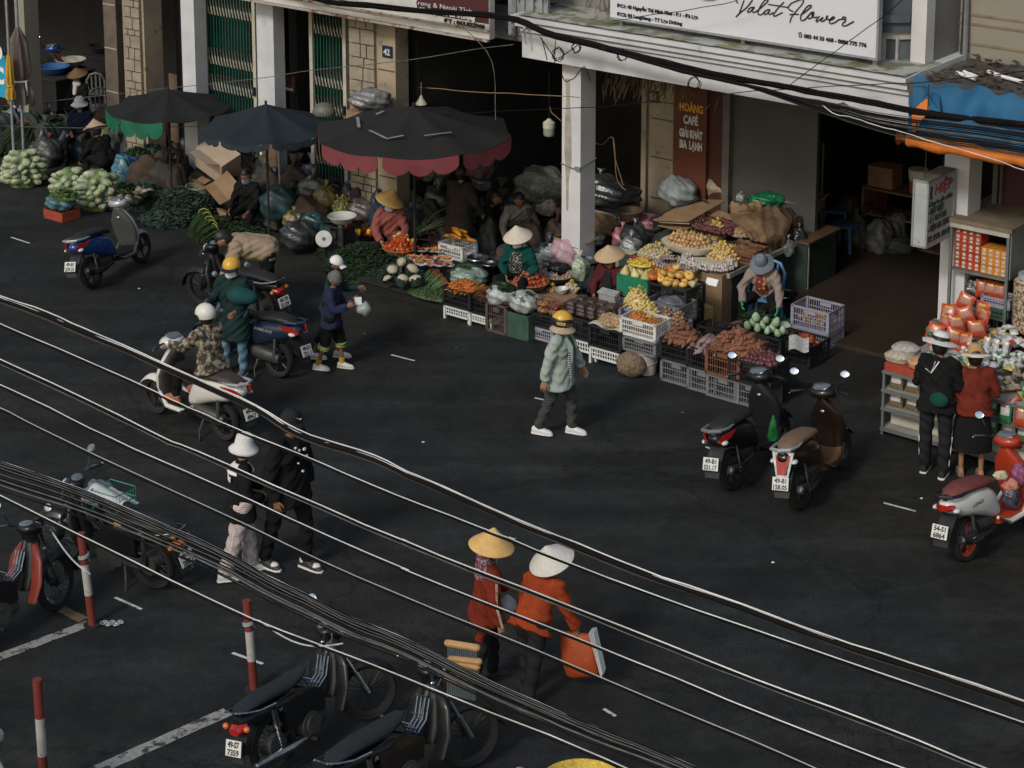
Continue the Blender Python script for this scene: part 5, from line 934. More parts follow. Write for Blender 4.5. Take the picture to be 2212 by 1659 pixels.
b = MB(); b.loft([((.01, 0, -.45), (.14, .0, .01), (0, .04, 0), 4), ((.0, 0, -.40), (.165, 0, .01), (0, .075, 0), 3.5), ((-.01, 0, -.25), (.175, 0, 0), (0, .085, 0), 3), ((0, 0.01, -.10), (.165, 0, 0), (0, .055, 0), 3), ((0, 0, -.02), (.15, 0, -.02), (0, .02, 0), 4)], 24); part('bag', b, mat('orange_bag', (.32, .055, .012), .6, .1, 6, .3), OB, 60)
for i in range(4): b = MB(); b.box((.17 + .010*i, .0, -.22 + .008*i), (.004, .11, .44 - .012*i), 0, 0, R(-4 + i)); part('sheet', b, WHI, OB, 0)
b = MB(); b.tube([(-.05, 0, -.03), (-.03, 0, .07), (.04, 0, .07), (.05, 0, -.03)], .007, 5); part('handle', b, mat('dark_green_cloth', (.01, .06, .045)), OB)
b = MB(); b.ell((0, 0, 0), (.09, .08, .15), 14, 10, None, lambda p: V((p.x*(1 + .25*sin(p.z*30)), p.y*(1 + .2*sin(p.z*25 + 1)), p.z)))
solo('plastic_bag', b, mat('bag_whiteblue', (.38, .42, .45), .4, .2, 10, .3), 'white plastic bag hanging between the two women in red jackets', 'bag', wpt(P, (-.36, .12, .72)))
P, J = person('boy in white cap and dark top walking just behind the boy in the grey beanie', G(716, 775), face(1, -.12), 1.47, (0, .1, 1), (-.02, .2, -1), (0, .02, -1), (.02, -.25, -1), (0, -.4, -1), (-.2, .45, -1), (.15, .95, .1), (.22, -.1, -1), (0, .4, -1), (R(-5), R(-18)), K('dark_teal', (.012, .03, .035)), DK, mat('croc_white', (.55, .53, .48), .6), legcut=.5, legfit=1.6, topfit=1.2, hem=.1, skin=SKIND)
cap_hat(P, J, WSH, dz=.03)
P, J = person('boy in grey beanie, navy shirt and green hemmed shorts walking right', G(718, 797), face(1, -.25), 1.38, (0, .06, 1), (-.02, .28, -1), (0, .05, -1), (.02, -.2, -1), (0, -.34, -1), (-.2, .35, -1), (.25, .9, .45), (.3, .35, -1), (-.35, .9, .35), (R(-25), R(-25)), NAVY, DK, mat('croc_white', (.55, .53, .48), .6), legcut=.25, legfit=2.2, topfit=1.6, hem=.13, skin=SKIND)
beanie(P, J, K('grey_knit', (.13, .13, .12), sc=50)); b = MB()
for kn, an in ((J['kL'], J['aL']), (J['kR'], J['aR'])): b.cyl(kn + (an - kn)*.10, kn + (an - kn)*.27, .079, .081, 14)
part('lime_hem', b, mat('lime', (.25, .32, .09), .8), P); b = MB()
for kn, an in ((J['kL'], J['aL']), (J['kR'], J['aR'])): b.cyl(an + (kn - an)*.02, an + (kn - an)*.25, .036, .042, 10)
part('yellow_socks', b, mat('sock_yellow', (.45, .27, .03)), P)
q = wpt(P, J['wL'].lerp(J['wR'], .5) + V((0, .1, .03))); b = MB(); b.box((0, 0, 0), (.09, .006, .10), R(20), R(-15)); solo('white_card', b, WHI, 'small white card held by the boy in the grey beanie', 'card', q, smooth=0)
b = MB(); b.ell((0, 0, 0), (.10, .08, .09), 14, 8, None, lambda p: V((p.x, p.y, p.z*(1 + .3*sin(p.x*40))))); solo('plastic_bag', b, mat('bag_clear', (.25, .28, .26), .25, .3, 14, .4), 'clear plastic bag of greens carried in front of the boys', 'bag', q + V((.07, -.03, -.10)))
GC = K('dark_green_coat', (.012, .028, .026)); P, J = person('masked rider in yellow helmet, long dark green coat and jeans beside the dark blue scooter', G(508, 806), face(-.35, -.95), 1.6, (0, .0, 1), (-.1, .05, -1), (-.02, 0, -1), (.1, .0, -1), (.02, -.05, -1), (-.35, .45, -1), (.1, .9, -.2), (.35, .3, -1), (-.1, .9, .1), (R(5), R(-10)), GC, JEAN, mat('bw_sneaker', (.1, .1, .1), .5), hem=.36, topfit=2.0, legfit=1.4, mask=WSH, sole=WSH)
helmet(P, J, mat('yellow_helmet', (.56, .32, .035), .35, .06, 3, coat=.3), None, mat('visor_navy', (.01, .012, .025), .3))
b = MB(); b.ell((0, 0, 0), (.22, .14, .12), 18, 10, None, lambda p: V((p.x, p.y, p.z*(1 + .15*sin(p.x*20))))); solo('backpack', b, K('teal_bag', (.012, .05, .055)), 'dark teal bag slung on the chest of the rider in the yellow helmet', 'bag', wpt(P, (-.24, .20, 1.15)), P.rotation_euler.z)
P, J = person('rider in white helmet and camouflage jacket seated on the white scooter', WSC[0] + mathutils.Matrix.Rotation(WSC[1], 3, 'Z')@V((0, .22, 0)), WSC[1], 1.62, (0, .12, 1), (-.22, 1, -.2), (-.02, .25, -1), (.22, 1, -.2), (.02, .25, -1), (-.35, .7, -.75), (.12, .9, -.1), (.35, .7, -.75), (-.12, .9, -.1), (R(5), R(-5)), pattern('camo', 'blotch', (.035, .032, .026), (.14, .115, .08), 16, .9, thr=.48, c3=(.30, .26, .20)), DK, None, root=.90, topfit=2.2, hem=.07, legfit=1.5, curl=(1.1, 1.1), bare=True)
helmet(P, J, mat('white_helmet', (.60, .58, .53), .4, .05, 3)); b = MB()
for an in (J['aL'], J['aR']): k, so_ = shoe_mb(an, (0, 1), .97); b.merge(so_); b.lathe([(.045, 0), (.05, .02), (.044, .04)], an + V((0, .07, -.05)), 12, cap=False)
part('orange_sandals', b, mat('orange_sandal', (.5, .10, .015), .6), P)
BGE = K('beige_jacket', (.27, .20, .14), var=.12, sc=5); P, J = person('man in beige jacket bending over the black motorcycle', G(582, 672), face(-1, -.12), 1.74, (0, 1, .22), (-.1, .1, -1), (0, -.05, -1), (.1, .0, -1), (0, -.1, -1), (-.2, .35, -1), (0, .5, -1), (.35, .3, -1), (.1, .3, -1), (0, R(-60)), BGE, DK, mat('dark_shoe', (.02, .02, .02)), topfit=4.2, hem=.0, legfit=1.6, w=1.22)
seat_ = dict(thL=(-.25, 1, -.12), shL=(-.02, .1, -1), thR=(.25, 1, -.12), shR=(.02, .1, -1))
PINKJ = K('dusty_pink', (.24, .075, .065), var=.1)
P, J = person('seller in tilted conical hat, white mask and dusty pink hoodie', G(842, 575), face(.12, -1), 1.55, (0, .22, 1), (-.3, 1, -.1), (-.05, .0, -1), (.3, 1, -.1), (.05, 0, -1), (-.35, .35, -1), (.35, .8, -.6), (.35, .35, -1), (-.35, .8, -.6), (R(20), R(-25)), PINKJ, DK, DK2, root=.48, topfit=2.2, hem=.03, mask=mat('mask_grey', (.38, .40, .44), .8))
cone_hat(P, J, STRAWY, .225, .185, (R(8), R(-14)), .045)
TEALJ = K('deep_green_jacket', (.004, .048, .04), var=.15)
P, J = person('masked seller in conical hat and deep green jacket over a floral vest', G(1125, 665), face(-.45, -.9), 1.56, (0, .12, 1), (-.3, 1, .1), (-.1, .25, -1), (.3, 1, .1), (.1, .25, -1), (-.45, .1, -1), (.65, .75, -.55), (.45, .1, -1), (-.65, .75, -.55), (R(-10), R(-12)), TEALJ, DK, DK2, root=.47, topfit=2.0, hem=.0, mask=WSH, w=1.05)
cone_hat(P, J, STRAW, .21, .17, (R(-4), 0), .05); b = MB(); b.loft([(J['neck'] + V((0, .065, -.04)), (.075, 0, 0), (0, .04, 0), 2.5), (J['chest'] + V((0, .115, 0)), (.10, 0, 0), (0, .05, 0), 2.5), (J['pel'] + V((0, .125, .1)), (.105, 0, 0), (0, .05, 0), 2.5)], 16); part('floral_vest', b, pattern('floral', 'blotch', (.015, .015, .018), (.3, .27, .22), 45, .9, thr=.57), P)
MARJ = K('maroon_cardigan', (.075, .015, .018)); P, J = person('seller in conical hat and open maroon cardigan with wristwatch', G(1322, 705), face(-.55, -.85), 1.55, (0, .10, 1), (-.22, 1, -.1), (-.1, .3, -1), (.22, 1, -.1), (.1, .3, -1), (-.4, .15, -1), (.5, .85, -.45), (.4, .15, -1), (-.5, .85, -.45), (R(-8), R(-10)), MARJ, DK, DK2, root=.44, topfit=1.8, hem=.05, w=1.04)
cone_hat(P, J, STRAWD, .215, .15, (R(-4), 0), .05); b = MB(); b.loft([(J['neck'] + V((0, .06, -.04)), (.06, 0, 0), (0, .04, 0), 2.5), (J['chest'] + V((0, .11, 0)), (.08, 0, 0), (0, .05, 0), 2.5), (J['pel'] + V((0, .125, .1)), (.09, 0, 0), (0, .05, 0), 2.5)], 16); part('dark_blouse', b, DK2, P); b = MB(); b.cyl(J['wL'] - J['faL']*.03, J['wL'] - J['faL']*.012, .034, seg=14); part('wristwatch', b, CHROME, P)
P, J = person('seller in blue grey knitted sun hat and green rubber gloves on the blue chair', G(1652, 706), face(-.40, -.92), 1.55, (0, .42, 1), (-.35, 1, -.05), (-.05, .1, -1), (.35, 1, -.05), (.05, .1, -1), (-.45, .35, -.9), (-.1, .65, -.85), (.45, .4, -.9), (-.25, .75, -.75), (R(0), R(-42)), K('taupe_cardigan', (.24, .19, .17), var=.08, sc=30), DK, DK2, root=.47, topfit=1.9, hem=.0, gloves=mat('green_rubber', (.02, .26, .13), .4, .1, 8), w=1.05)
brim_hat(P, J, pattern('knit_bluegrey', 'stripe', (.09, .115, .15), (.16, .19, .235), 16, .9), .185, None, None, .125, .06, .03); b = MB(); b.loft([(J['neck'] + V((0, .07, -.05)), (.06, 0, 0), (0, .04, 0), 2.5), (J['chest'] + V((0, .12, -.04)), (.08, 0, 0), (0, .05, -.02), 2.5), (J['pel'] + V((0, .17, .1)), (.08, 0, 0), (0, .05, 0), 2.5)], 16); part('patterned_apron', b, pattern('apron_print', 'blotch', (.15, .025, .015), (.5, .25, .10), 9, .8, thr=.56), P)
P, J = person('shopper in white hat with black band and black striped tracksuit at the packet stall', G(2018, 1022), face(.42, .9), 1.72, (0, .02, 1), (-.06, .03, -1), (0, 0, -1), (.05, -.06, -1), (0, -.12, -1), (-.3, .15, -1), (.25, 1, .0), (.3, .15, -1), (-.2, 1, -.05), (R(0), R(-8)), DK, DK2, mat('sneaker_black', (.015, .015, .015), .5), hem=.12, topfit=2.1, legfit=1.9, sole=WSH, skin=SKIN)
brim_hat(P, J, K('white_felt', (.60, .59, .57), sc=30, var=.05), .205, BLK, None, .10, .03, .05, (R(-6), R(6))); b = MB()
for sx, hp, kn, an in ((1, J['pel'] + V((.1, 0, 0)), J['kR'], J['aR']), (-1, J['pel'] - V((.1, 0, 0)), J['kL'], J['aL'])): b.tube([kn + V((sx*.082, .0, .25)), kn + V((sx*.08, 0, 0)), an + V((sx*.062, 0, .03))], .006, 5)
part('side_stripe', b, WHI, P); b = MB(); b.tube([J['neck'] + V((-.13, -.105, -.10)), J['neck'] + V((-.06, -.12, -.14)), J['neck'] + V((.02, -.09, .0))], .007, 5); b.tube([J['neck'] + V((-.06, -.12, -.14)), J['neck'] + V((-.02, -.1, .0))], .007, 5); part('collar_piping', b, WHI, P)
for an in (J['aL'], J['aR']):
 b = MB(); [b.box(an + V((.0, .03 + i*.028, -.012 - i*.006)), (.088, .012, .04), 0, R(25)) for i in range(3)]; part('shoe_stripes', b, WHI, P)
b = MB(); b.ell((0, 0, 0), (.11, .04, .09), 14, 8); solo('waist_bag', b, K('dark_green_bag', (.008, .05, .035)), 'dark green bag on the back of the tracksuit shopper', 'bag', wpt(P, (.06, -.19, .98)), P.rotation_euler.z)
P, J = person('shopper in tan straw hat, rust red jacket and knee length black skirt', G(2096, 1026), face(.10, 1), 1.58, (0, .03, 1), (-.04, .03, -1), (0, 0, -1), (.04, -.05, -1), (0, -.05, -1), (-.35, .1, -1), (.2, 1, .0), (.35, .1, -1), (-.2, 1, 0), (R(0), R(-5)), K('rust_jacket', (.12, .020, .012)), None, None, hem=.07, topfit=2.0, bare=True, w=1.1)
brim_hat(P, J, K('tan_straw', (.38, .24, .12), sc=40, var=.1), .185, None, mat('white_rim', (.6, .55, .48), .8), .115, .03, .05, (R(-8), 0)); b = MB(); pl_ = J['pel']; b.loft([(pl_ + V((0, 0, -.50)), (.235, 0, 0), (0, .19, 0), 2.2), (pl_ + V((0, 0, -.25)), (.215, 0, 0), (0, .17, 0), 2.2), (pl_, (.175, 0, 0), (0, .14, 0), 2.2), (pl_ + V((0, 0, .13)), (.13, 0, 0), (0, .11, 0), 2.2)], 22); part('skirt', b, DK, P)
b = MB()
for an in (J['aL'], J['aR']): b.merge(shoe_mb(an, (0, 1), .97)[1])
part('sandal', b, mat('sandal_grey', (.12, .11, .10), .7), P)
P, J = person('vendor in brown conical hat and white scarf at the upper left', G(178, 300), face(-.6, -.8), 1.55, (0, .05, 1), **seat_, uaL=(-.3, .2, -1), faL=(.3, .6, -.6), uaR=(.3, .2, -1), faR=(-.3, .6, -.6), head=(0, R(-8)), top=DK, legs=DK, shoes=DK2, root=.62, topfit=1.8)
cone_hat(P, J, K('brown_straw', (.17, .10, .06), sc=30), .20, .12, (R(-5), 0), .06); b = MB(); b.cap(J['neck'] + V((-.04, .05, .02)), J['neck'] + V((.04, .05, .02)), .06, .06); b.cap(J['neck'] + V((0, .08, 0)), J['chest'] + V((-.02, .13, 0)), .05, .04); part('white_scarf', b, K('scarf_white', (.5, .48, .48)), P)
P, J = person('vendor in white sun hat and dark blue jacket seated above the pepper trays', G(180, 345), face(-.15, -1), 1.55, (0, .08, 1), **seat_, uaL=(-.3, .15, -1), faL=(.35, .8, -.3), uaR=(.3, .15, -1), faR=(-.45, .8, -.25), head=(0, R(-6)), top=K('dark_blue_jacket', (.012, .018, .035)), legs=DK, shoes=DK2, root=.46, topfit=1.8, hem=.05)
brim_hat(P, J, K('hat_white', (.55, .55, .58), sc=30, var=.05), .165, None, None, .115, .045, .045)
P, J = person('crouching vendor in pale conical hat seen from behind, left of the green edged parasol', G(232, 385), face(-.6, .5), 1.55, (0, .5, 1), (-.25, 1, .3), (-.05, -.2, -1), (.25, 1, .3), (.05, -.2, -1), (-.3, .5, -1), (.1, .7, -.7), (.3, .5, -1), (-.1, .7, -.7), (0, R(-20)), DK, DK, DK2, root=.30, topfit=2.2, w=1.1)
cone_hat(P, J, K('pinkish_straw', (.42, .30, .22), sc=30), .215, .16, (R(-4), R(8)), .045)
P, J = person('masked vendor in black crouching beside the broken cardboard', G(545, 492), face(-.4, -.9), 1.55, (0, .25, 1), **seat_, uaL=(-.3, .4, -1), faL=(.2, .8, -.5), uaR=(.3, .4, -1), faR=(-.2, .8, -.5), head=(0, R(-25)), top=DK, legs=DK, shoes=mat('orange_slipper', (.3, .1, .03)), root=.35, topfit=1.8, mask=mat('mask_dim', (.2, .22, .24), .8), skin=SKIND)
P, J = person('standing man in brown coat with his back turned under the black parasol', G(992, 578), face(.5, .8), 1.62, (0, .10, 1), uaL=(-.25, .3, -1), faL=(.1, .9, -.4), uaR=(.3, .2, -1), faR=(.1, .6, -.8), top=K('brown_coat', (.035, .027, .022)), legs=DK, shoes=DK2, hem=.3, topfit=2.3)
P, J = person('dark haired man in black bending right over the goods under the black parasol', G(1036, 560), face(.95, -.3), 1.58, (0, .45, 1), **seat_, uaL=(-.25, .6, -1), faL=(.1, 1, -.3), uaR=(.25, .6, -1), faR=(-.1, 1, -.2), head=(0, R(-15)), top=DK, legs=DK, shoes=DK2, root=.45, topfit=1.8, skin=SKIND)
P, J = person('vendor in pale jacket leaning forward left of the white column', G(1112, 560), face(.25, -.95), 1.55, (0, .5, 1), **seat_, uaL=(-.5, .4, -1), faL=(.0, .7, -.7), uaR=(.5, .4, -1), faR=(0, .7, -.7), head=(0, R(-20)), top=K('pale_jacket', (.17, .155, .13)), legs=DK, shoes=DK2, root=.5, topfit=2.0, skin=SKIND)
def IM(name, col, **k): return inst_var(mat(name, col, **k), .22)
M_TOM = IM('tomato_skin', (.31, .060, .02), rough=.25, var=.3, sc=14); M_ONI = IM('onion_skin', (.42, .26, .12), rough=.4, var=.25, sc=30); M_GAR = IM('garlic_skin', (.46, .41, .38), rough=.6, var=.25, sc=40); M_GARP = IM('garlic_purple', (.30, .23, .22), rough=.6, var=.4, sc=40)
M_PUM = IM('pumpkin_skin', (.50, .26, .05), rough=.4, var=.25, sc=12, col2=(.55, .36, .11)); M_PUMO = IM('orange_pumpkin_skin', (.50, .13, .02), rough=.4, var=.2, sc=12); M_CAR = IM('carrot_skin', (.45, .14, .03), rough=.55); M_SWP = IM('sweet_potato_skin', (.17, .07, .04), rough=.8, var=.35, sc=25); M_YAM = IM('purple_yam_skin', (.20, .135, .14), rough=.8, var=.3, sc=20)
M_CHY = IM('chayote_skin', (.26, .36, .22), rough=.5, var=.2, sc=20); M_GRD = IM('gourd_skin', (.50, .42, .18), rough=.45, var=.2, sc=8); M_CAB = IM('cabbage_white', (.42, .45, .33), rough=.55, var=.3, sc=9); M_SHA = IM('shallot_skin', (.10, .03, .035), rough=.4, var=.4, sc=20); M_POT = IM('potato_skin', (.33, .22, .12), rough=.8, var=.2, sc=20); M_PEP = IM('pepper_red', (.42, .06, .015), rough=.2, var=.2); M_PEY = IM('pepper_yellow', (.55, .26, .03), rough=.2); M_CAU = mat('cauliflower_curd', (.50, .43, .30), .85, .2, 40, .8)
LEAF = mat('leaf_green', (.016, .036, .012), .7, .5, 12); LEAFB = mat('leaf_bluegreen', (.028, .052, .038), .7, .4, 12); LEAFL = mat('leaf_light', (.10, .16, .05), .65, .4, 12); STALK = IM('stalk_green', (.11, .18, .07), rough=.5, var=.3, sc=5); NAPA = inst_var(mat('napa_leaf', (.13, .19, .08), .6, .2, 11, .3, col2=(.44, .45, .33)), .2)
BAGC = mat('clear_plastic', (.30, .33, .33), .12, .3, 9, .6, spec=.8, alpha=.38); BAGD = mat('dark_plastic', (.03, .033, .036), .22, .5, 7, .6, spec=.8); BAGG = mat('grey_plastic', (.16, .17, .17), .2, .5, 9, .6, spec=.8); WICK = mat('wicker', (.26, .16, .075), .8, .3, 60, .5); CARD = mat('cardboard', (.24, .15, .085), .85, .15, 5, .1); CARDL = mat('cardboard_light', (.40, .31, .23), .85, .1, 5); BURL = mat('burlap', (.16, .10, .055), .95, .3, 12, .8); STEEL = mat('steel_bowl', (.45, .45, .45), .2, .1, 3, 0, 1.0); PAPER = mat('paper', (.50, .45, .38), .9, .1, 6)
NETY = mat('yellow_net', (.55, .40, .05), .6, .3, 60)
_me = {}
def pm(name, build, m, sm=60):
 if name not in _me: b = MB(); build(b); _me[name] = b.mesh(name, m, sm)
 return _me[name]
def p_tom(b): b.lathe([(.004, -.026), (.022, -.024), (.033, -.008), (.034, .008), (.024, .024), (.010, .026), (.003, .021)], seg=12)
def p_oni(b): b.lathe([(.003, -.034), (.02, -.028), (.036, -.005), (.034, .012), (.018, .028), (.006, .036), (.004, .055)], seg=12)
def p_gar(b): b.lathe([(.003, -.018), (.016, -.017), (.026, -.004), (.020, .012), (.008, .024), (.005, .045)], seg=10, fn=lambda t, z: 1 + .10*abs(sin(3.5*t)))
def p_pum(b): b.lathe([(.004, -.035), (.035, -.036), (.062, -.018), (.068, .004), (.058, .028), (.030, .037), (.008, .030)], seg=24, fn=lambda t, z: 1 - .10*abs(cos(4.5*t))**3); b.mt(1).cyl((0, 0, .028), (.006, 0, .05), .008, .006, 6); b.mt(0)
def p_car(b): b.cap((0, -.07, 0), (0, .07, 0), .006, .017, 8, 2); b.mt(1).tube([(0, .08, 0), (.01, .10, .01)], .006, 4); b.mt(0)
def p_swp(b): b.tube([(0, -.11, .0), (.005, -.08, .004), (.012, -.03, .012), (.008, .04, .010), (0, .09, .002), (-.004, .115, 0)], [.006, .022, .036, .034, .018, .005], 9)
def p_chy(b): b.lathe([(.003, -.06), (.03, -.055), (.050, -.025), (.044, .02), (.025, .055), (.008, .068)], seg=14, fn=lambda t, z: 1 + .07*sin(5*t))
def p_grd(b): b.lathe([(.004, -.10), (.05, -.09), (.085, -.04), (.080, .02), (.045, .08), (.018, .12), (.006, .15)], seg=18)
def p_pep(b): b.lathe([(.004, -.05), (.028, -.045), (.040, -.01), (.045, .025), (.035, .045), (.010, .038)], seg=14, fn=lambda t, z: 1 + .08*sin(4*t)); b.mt(1).cyl((0, 0, .035), (.005, 0, .07), .006, seg=5); b.mt(0)
def p_cauli(b):
 b.ell((0, 0, .045), (.09, .09, .065), 18, 10, None, lambda p: p*(1 + .07*sin(p.x*160)*sin(p.y*150))); b.mt(1)
 rg = random.Random(3)
 for i in range(16):
  t = 2*pi*i/16 + rg.uniform(-.1, .1); r0, r1 = .065, .13 + rg.uniform(0, .05); w_ = .035; a = V((cos(t), sin(t), 0)); s_ = V((-sin(t), cos(t), 0))
  q = [a*r0 - s_*w_*.5 + V((0, 0, -.05)), a*r0 + s_*w_*.5 + V((0, 0, -.05)), a*(r0 + .05) + s_*w_ + V((0, 0, .02)), a*r1 + s_*w_*.4 + V((0, 0, .05)), a*r1 - s_*w_*.4 + V((0, 0, .055)), a*(r0 + .05) - s_*w_ + V((0, 0, .02))]
  b.add(q, [(0, 1, 2, 5), (5, 2, 3, 4)])
 b.mt(0)
def p_napa(b):
 b.tube([(0, -.15, 0), (0, -.14, 0), (0, -.08, .0), (0, .02, 0), (0, .10, 0), (0, .15, .0)], [.012, .038, .058, .062, .058, .04], 14)
 n0 = len(b.m); b.mt(1); rg = random.Random(5)
 for i in range(22):
  t = 2*pi*i/22; a = V((cos(t), 0, sin(t))); s_ = V((-sin(t), 0, cos(t))); y0 = rg.uniform(.0, .10); q = [a*.06 + V((0, y0, 0)) - s_*.02, a*.06 + V((0, y0, 0)) + s_*.02, a*rg.uniform(.05, .085) + V((0, .17 + rg.uniform(0, .06), 0)) + s_*.028, a*.055 + V((0, .17, 0)) - s_*.028]; b.add(q, [(0, 1, 2, 3)])
 b.mt(2).ell((0, -.152, 0), (.018, .006, .018), 8, 4); b.mt(0)
def P_(k):
 T = {'tomato': (p_tom, M_TOM), 'onion': (p_oni, M_ONI), 'garlic': (p_gar, M_GAR), 'garlicp': (p_gar, M_GARP), 'pumpkin': (p_pum, [M_PUM, STALK]), 'pumpkino': (p_pum, [M_PUMO, STALK]), 'carrot': (p_car, [M_CAR, LEAFL]), 'sweet': (p_swp, M_SWP), 'yam': (p_swp, M_YAM), 'chayote': (p_chy, M_CHY), 'gourd': (p_grd, M_GRD), 'pepper': (p_pep, [M_PEP, STALK]), 'peppery': (p_pep, [M_PEY, STALK]),
   'cauli': (p_cauli, [M_CAU, LEAFB]), 'napa': (p_napa, [NAPA, inst_var(mat('napa_tip', (.16, .22, .09), .6, .4, 20), .3), mat('napa_butt', (.42, .30, .18), .8)]), 'shallot': (p_oni, M_SHA), 'potato': (p_tom, M_POT), 'cab': (p_chy, M_CAB)}
 f, m = T[k]; return pm(k, f, m)
SZ = dict(tomato=.062, onion=.066, garlic=.046, garlicp=.046, pumpkin=.125, pumpkino=.125, carrot=.035, sweet=.066, yam=.062, chayote=.09, gourd=.15, pepper=.08, peppery=.08, shallot=.045, potato=.05, cab=.1)
NAMES = dict(garlicp='garlic', pumpkino='pumpkin', sweet='sweet_potato', cauli='cauliflower', napa='napa_cabbage', peppery='pepper', gourd='yellow_gourd', cab='cabbage')
def one(k, p, label, group, rot=None, sc=1.0, cat=None):
 n_ = NAMES.get(k, k); o = link(n_, P_(k)); o.location = p; o.rotation_euler = rot or (random.uniform(-.5, .5), random.uniform(-.5, .5), random.uniform(0, 6.3)); s_ = sc*random.uniform(.84, 1.16); o.scale = (s_, s_*random.uniform(.9, 1.1), s_*random.uniform(.9, 1.1)); return tag(o, label, cat or n_.replace('_', ' '), group)
def pile(k, ce, ru, rn, label, group, layers=3, rz=None, sc=1.0, e=2.5, lie=False, shrink=.6, maxn=400):
 """hex layers of one kind heaped on an oval of half axes ru, rn; only those that can be seen"""
 rz = FR if rz is None else rz; s_ = SZ[k]*sc; cu_, su = cos(rz), sin(rz); ce = V(ce); cnt = 0
 for L in range(layers):
  a, b_ = ru - L*s_*shrink, rn - L*s_*shrink
  if a < s_*.3 or b_ < s_*.3: break
  ny = int(b_/(s_*.87)) + 1
  for j in range(-ny, ny + 1):
   y = j*s_*.87 + (L % 2)*s_*.4; nx = int(a/s_) + 1
   for i in range(-nx, nx + 1):
    x = i*s_ + (j % 2)*s_*.5 + (L % 2)*s_*.25; q = (abs(x)/a)**e + (abs(y)/b_)**e
    if q > 1 or cnt >= maxn: continue
    if L < layers - 1 and q < (1 - 1.7*s_/a if a > 1.7*s_ else 0)**e: continue
    x2, y2 = x + random.uniform(-.12, .12)*s_, y + random.uniform(-.12, .12)*s_
    rot = (random.uniform(-.25, .25), random.uniform(-.25, .25), rz + random.uniform(-.7, .7)) if lie else None
    one(k, ce + V((x2*cu_ - y2*su, x2*su + y2*cu_, s_*.45 + L*s_*.72 + random.uniform(-.1, .1)*s_)), label, group, rot, sc); cnt += 1
 return cnt
CR = dict(black=mat('crate_black', (.016, .016, .018), .5, .2, 6), white=wear(mat('crate_white', (.55, .55, .53), .5, .08, 5), .66, 6, (.2, .18, .15)), lav=mat('crate_lavender', (.25, .245, .31), .5, .12, 5), brown=mat('crate_brown', (.085, .06, .05), .6, .2, 6), green=mat('crate_green', (.035, .075, .05), .6, .2, 6), vgreen=mat('crate_bright_green', (.012, .17, .09), .5, .15, 6), red=mat('crate_red', (.27, .05, .03), .6, .15, 6), grey=mat('crate_grey', (.14, .14, .15), .6, .15, 6), choc=mat('crate_rust', (.15, .06, .035), .6, .2, 6), dgrey=mat('crate_dim_white', (.20, .20, .20), .6, .15, 6), blue=mat('crate_blue', (.02, .06, .16), .5, .15, 6))
def crate_mesh(kind, w, d, h, style):
 k = f'crate_{kind}_{w}_{d}_{h}_{style}'
 if k in _me: return _me[k]
 b = MB(); t = .012; tp = .03
 b.box((0, 0, .01), (w - .02, d - .02, .012))
 for (cx, cy, lx, ly) in ((0, -d/2, w, t), (0, d/2, w, t), (-w/2, 0, t, d), (w/2, 0, t, d)):
  al = lx > ly; L = lx if al else ly
  z1 = h
  b.box((cx, cy, h - tp/2), (lx + (t if al else -t*1.05), ly + (t if not al else 0), tp) if al else (lx + .001, ly - t*1.02, tp)); b.box((cx, cy, .02), (lx + t if al else lx + .001, ly if al else ly - t*1.02, .035))
  if style == 'slot':
   nv = max(6, int(L/.035));
   for i in range(nv + 1):
    p = -L/2 + L*i/nv; b.box((cx + (p if al else 0), cy + (0 if al else p), h/2), (.008 if al else t*.7, t*.7 if al else .008, h - .04))
   for zz in (.35, .62): b.box((cx, cy, h*zz), (lx if al else t*.6, t*.6 if al else ly - t, .012))
   b.box((cx, cy, h*.80), (L*.3 if al else t*.8, t*.8 if al else L*.3, h*.16))
  elif style == 'solid':
   b.box((cx, cy, h/2), (lx - t if al else t*.7, t*.7 if al else ly - t, h - .05))
   for i in range(3): p = -L/3 + L*i/3; b.box((cx + (p if al else 0)*1.0, cy + (0 if al else p), h*.5), (.012 if al else t*1.3, t*1.3 if al else .012, h - .03))
   b.box((cx, cy, h*.72), (L*.28 if al else t*1.4, t*1.4 if al else L*.28, .03))
  elif style == 'legs':       # upturned open crate standing on corner feet
   b.box((cx, cy, h*.66), (lx if al else t*.6, t*.6 if al else ly - t, .012)); b.box((cx, cy, h*.45), (lx*.8 if al else t*.6, t*.6 if al else ly*.8, .012))
   nv = max(6, int(L*.8/.04))
   for i in range(nv + 1): p = -L*.4 + L*.8*i/nv; b.box((cx + (p if al else 0), cy + (0 if al else p), h*.68), (.014 if al else t*.7, t*.7 if al else .014, h*.5))
   b.box((cx, cy, h*.42), (lx*.8 if al else t, t if al else ly*.8, .03))
 if style == 'legs':
  b = MB() if False else b; b.v, b.f, b.m = b.v, b.f, b.m
  keep = [i for i, f in enumerate(b.f) if not all(b.v[q][2] < .0385 for q in f)]; b.f = [b.f[i] for i in keep]; b.m = [b.m[i] for i in keep]
 for sx in (-1, 1):
  for sy in (-1, 1): b.box((sx*(w/2 - .012), sy*(d/2 - .012), h/2), (.036, .036, h - .002))
 _me[k] = b.mesh(k, CR[kind], 0); _me[k].name = 'crate'; return _me[k]
def crate(p, kind, w, d, h, label, style='slot', rz=0, group='produce crates', sc=1): return tag(link('crate', crate_mesh(kind, w, d, h, style), p, FR + rz), label, 'crate', group)
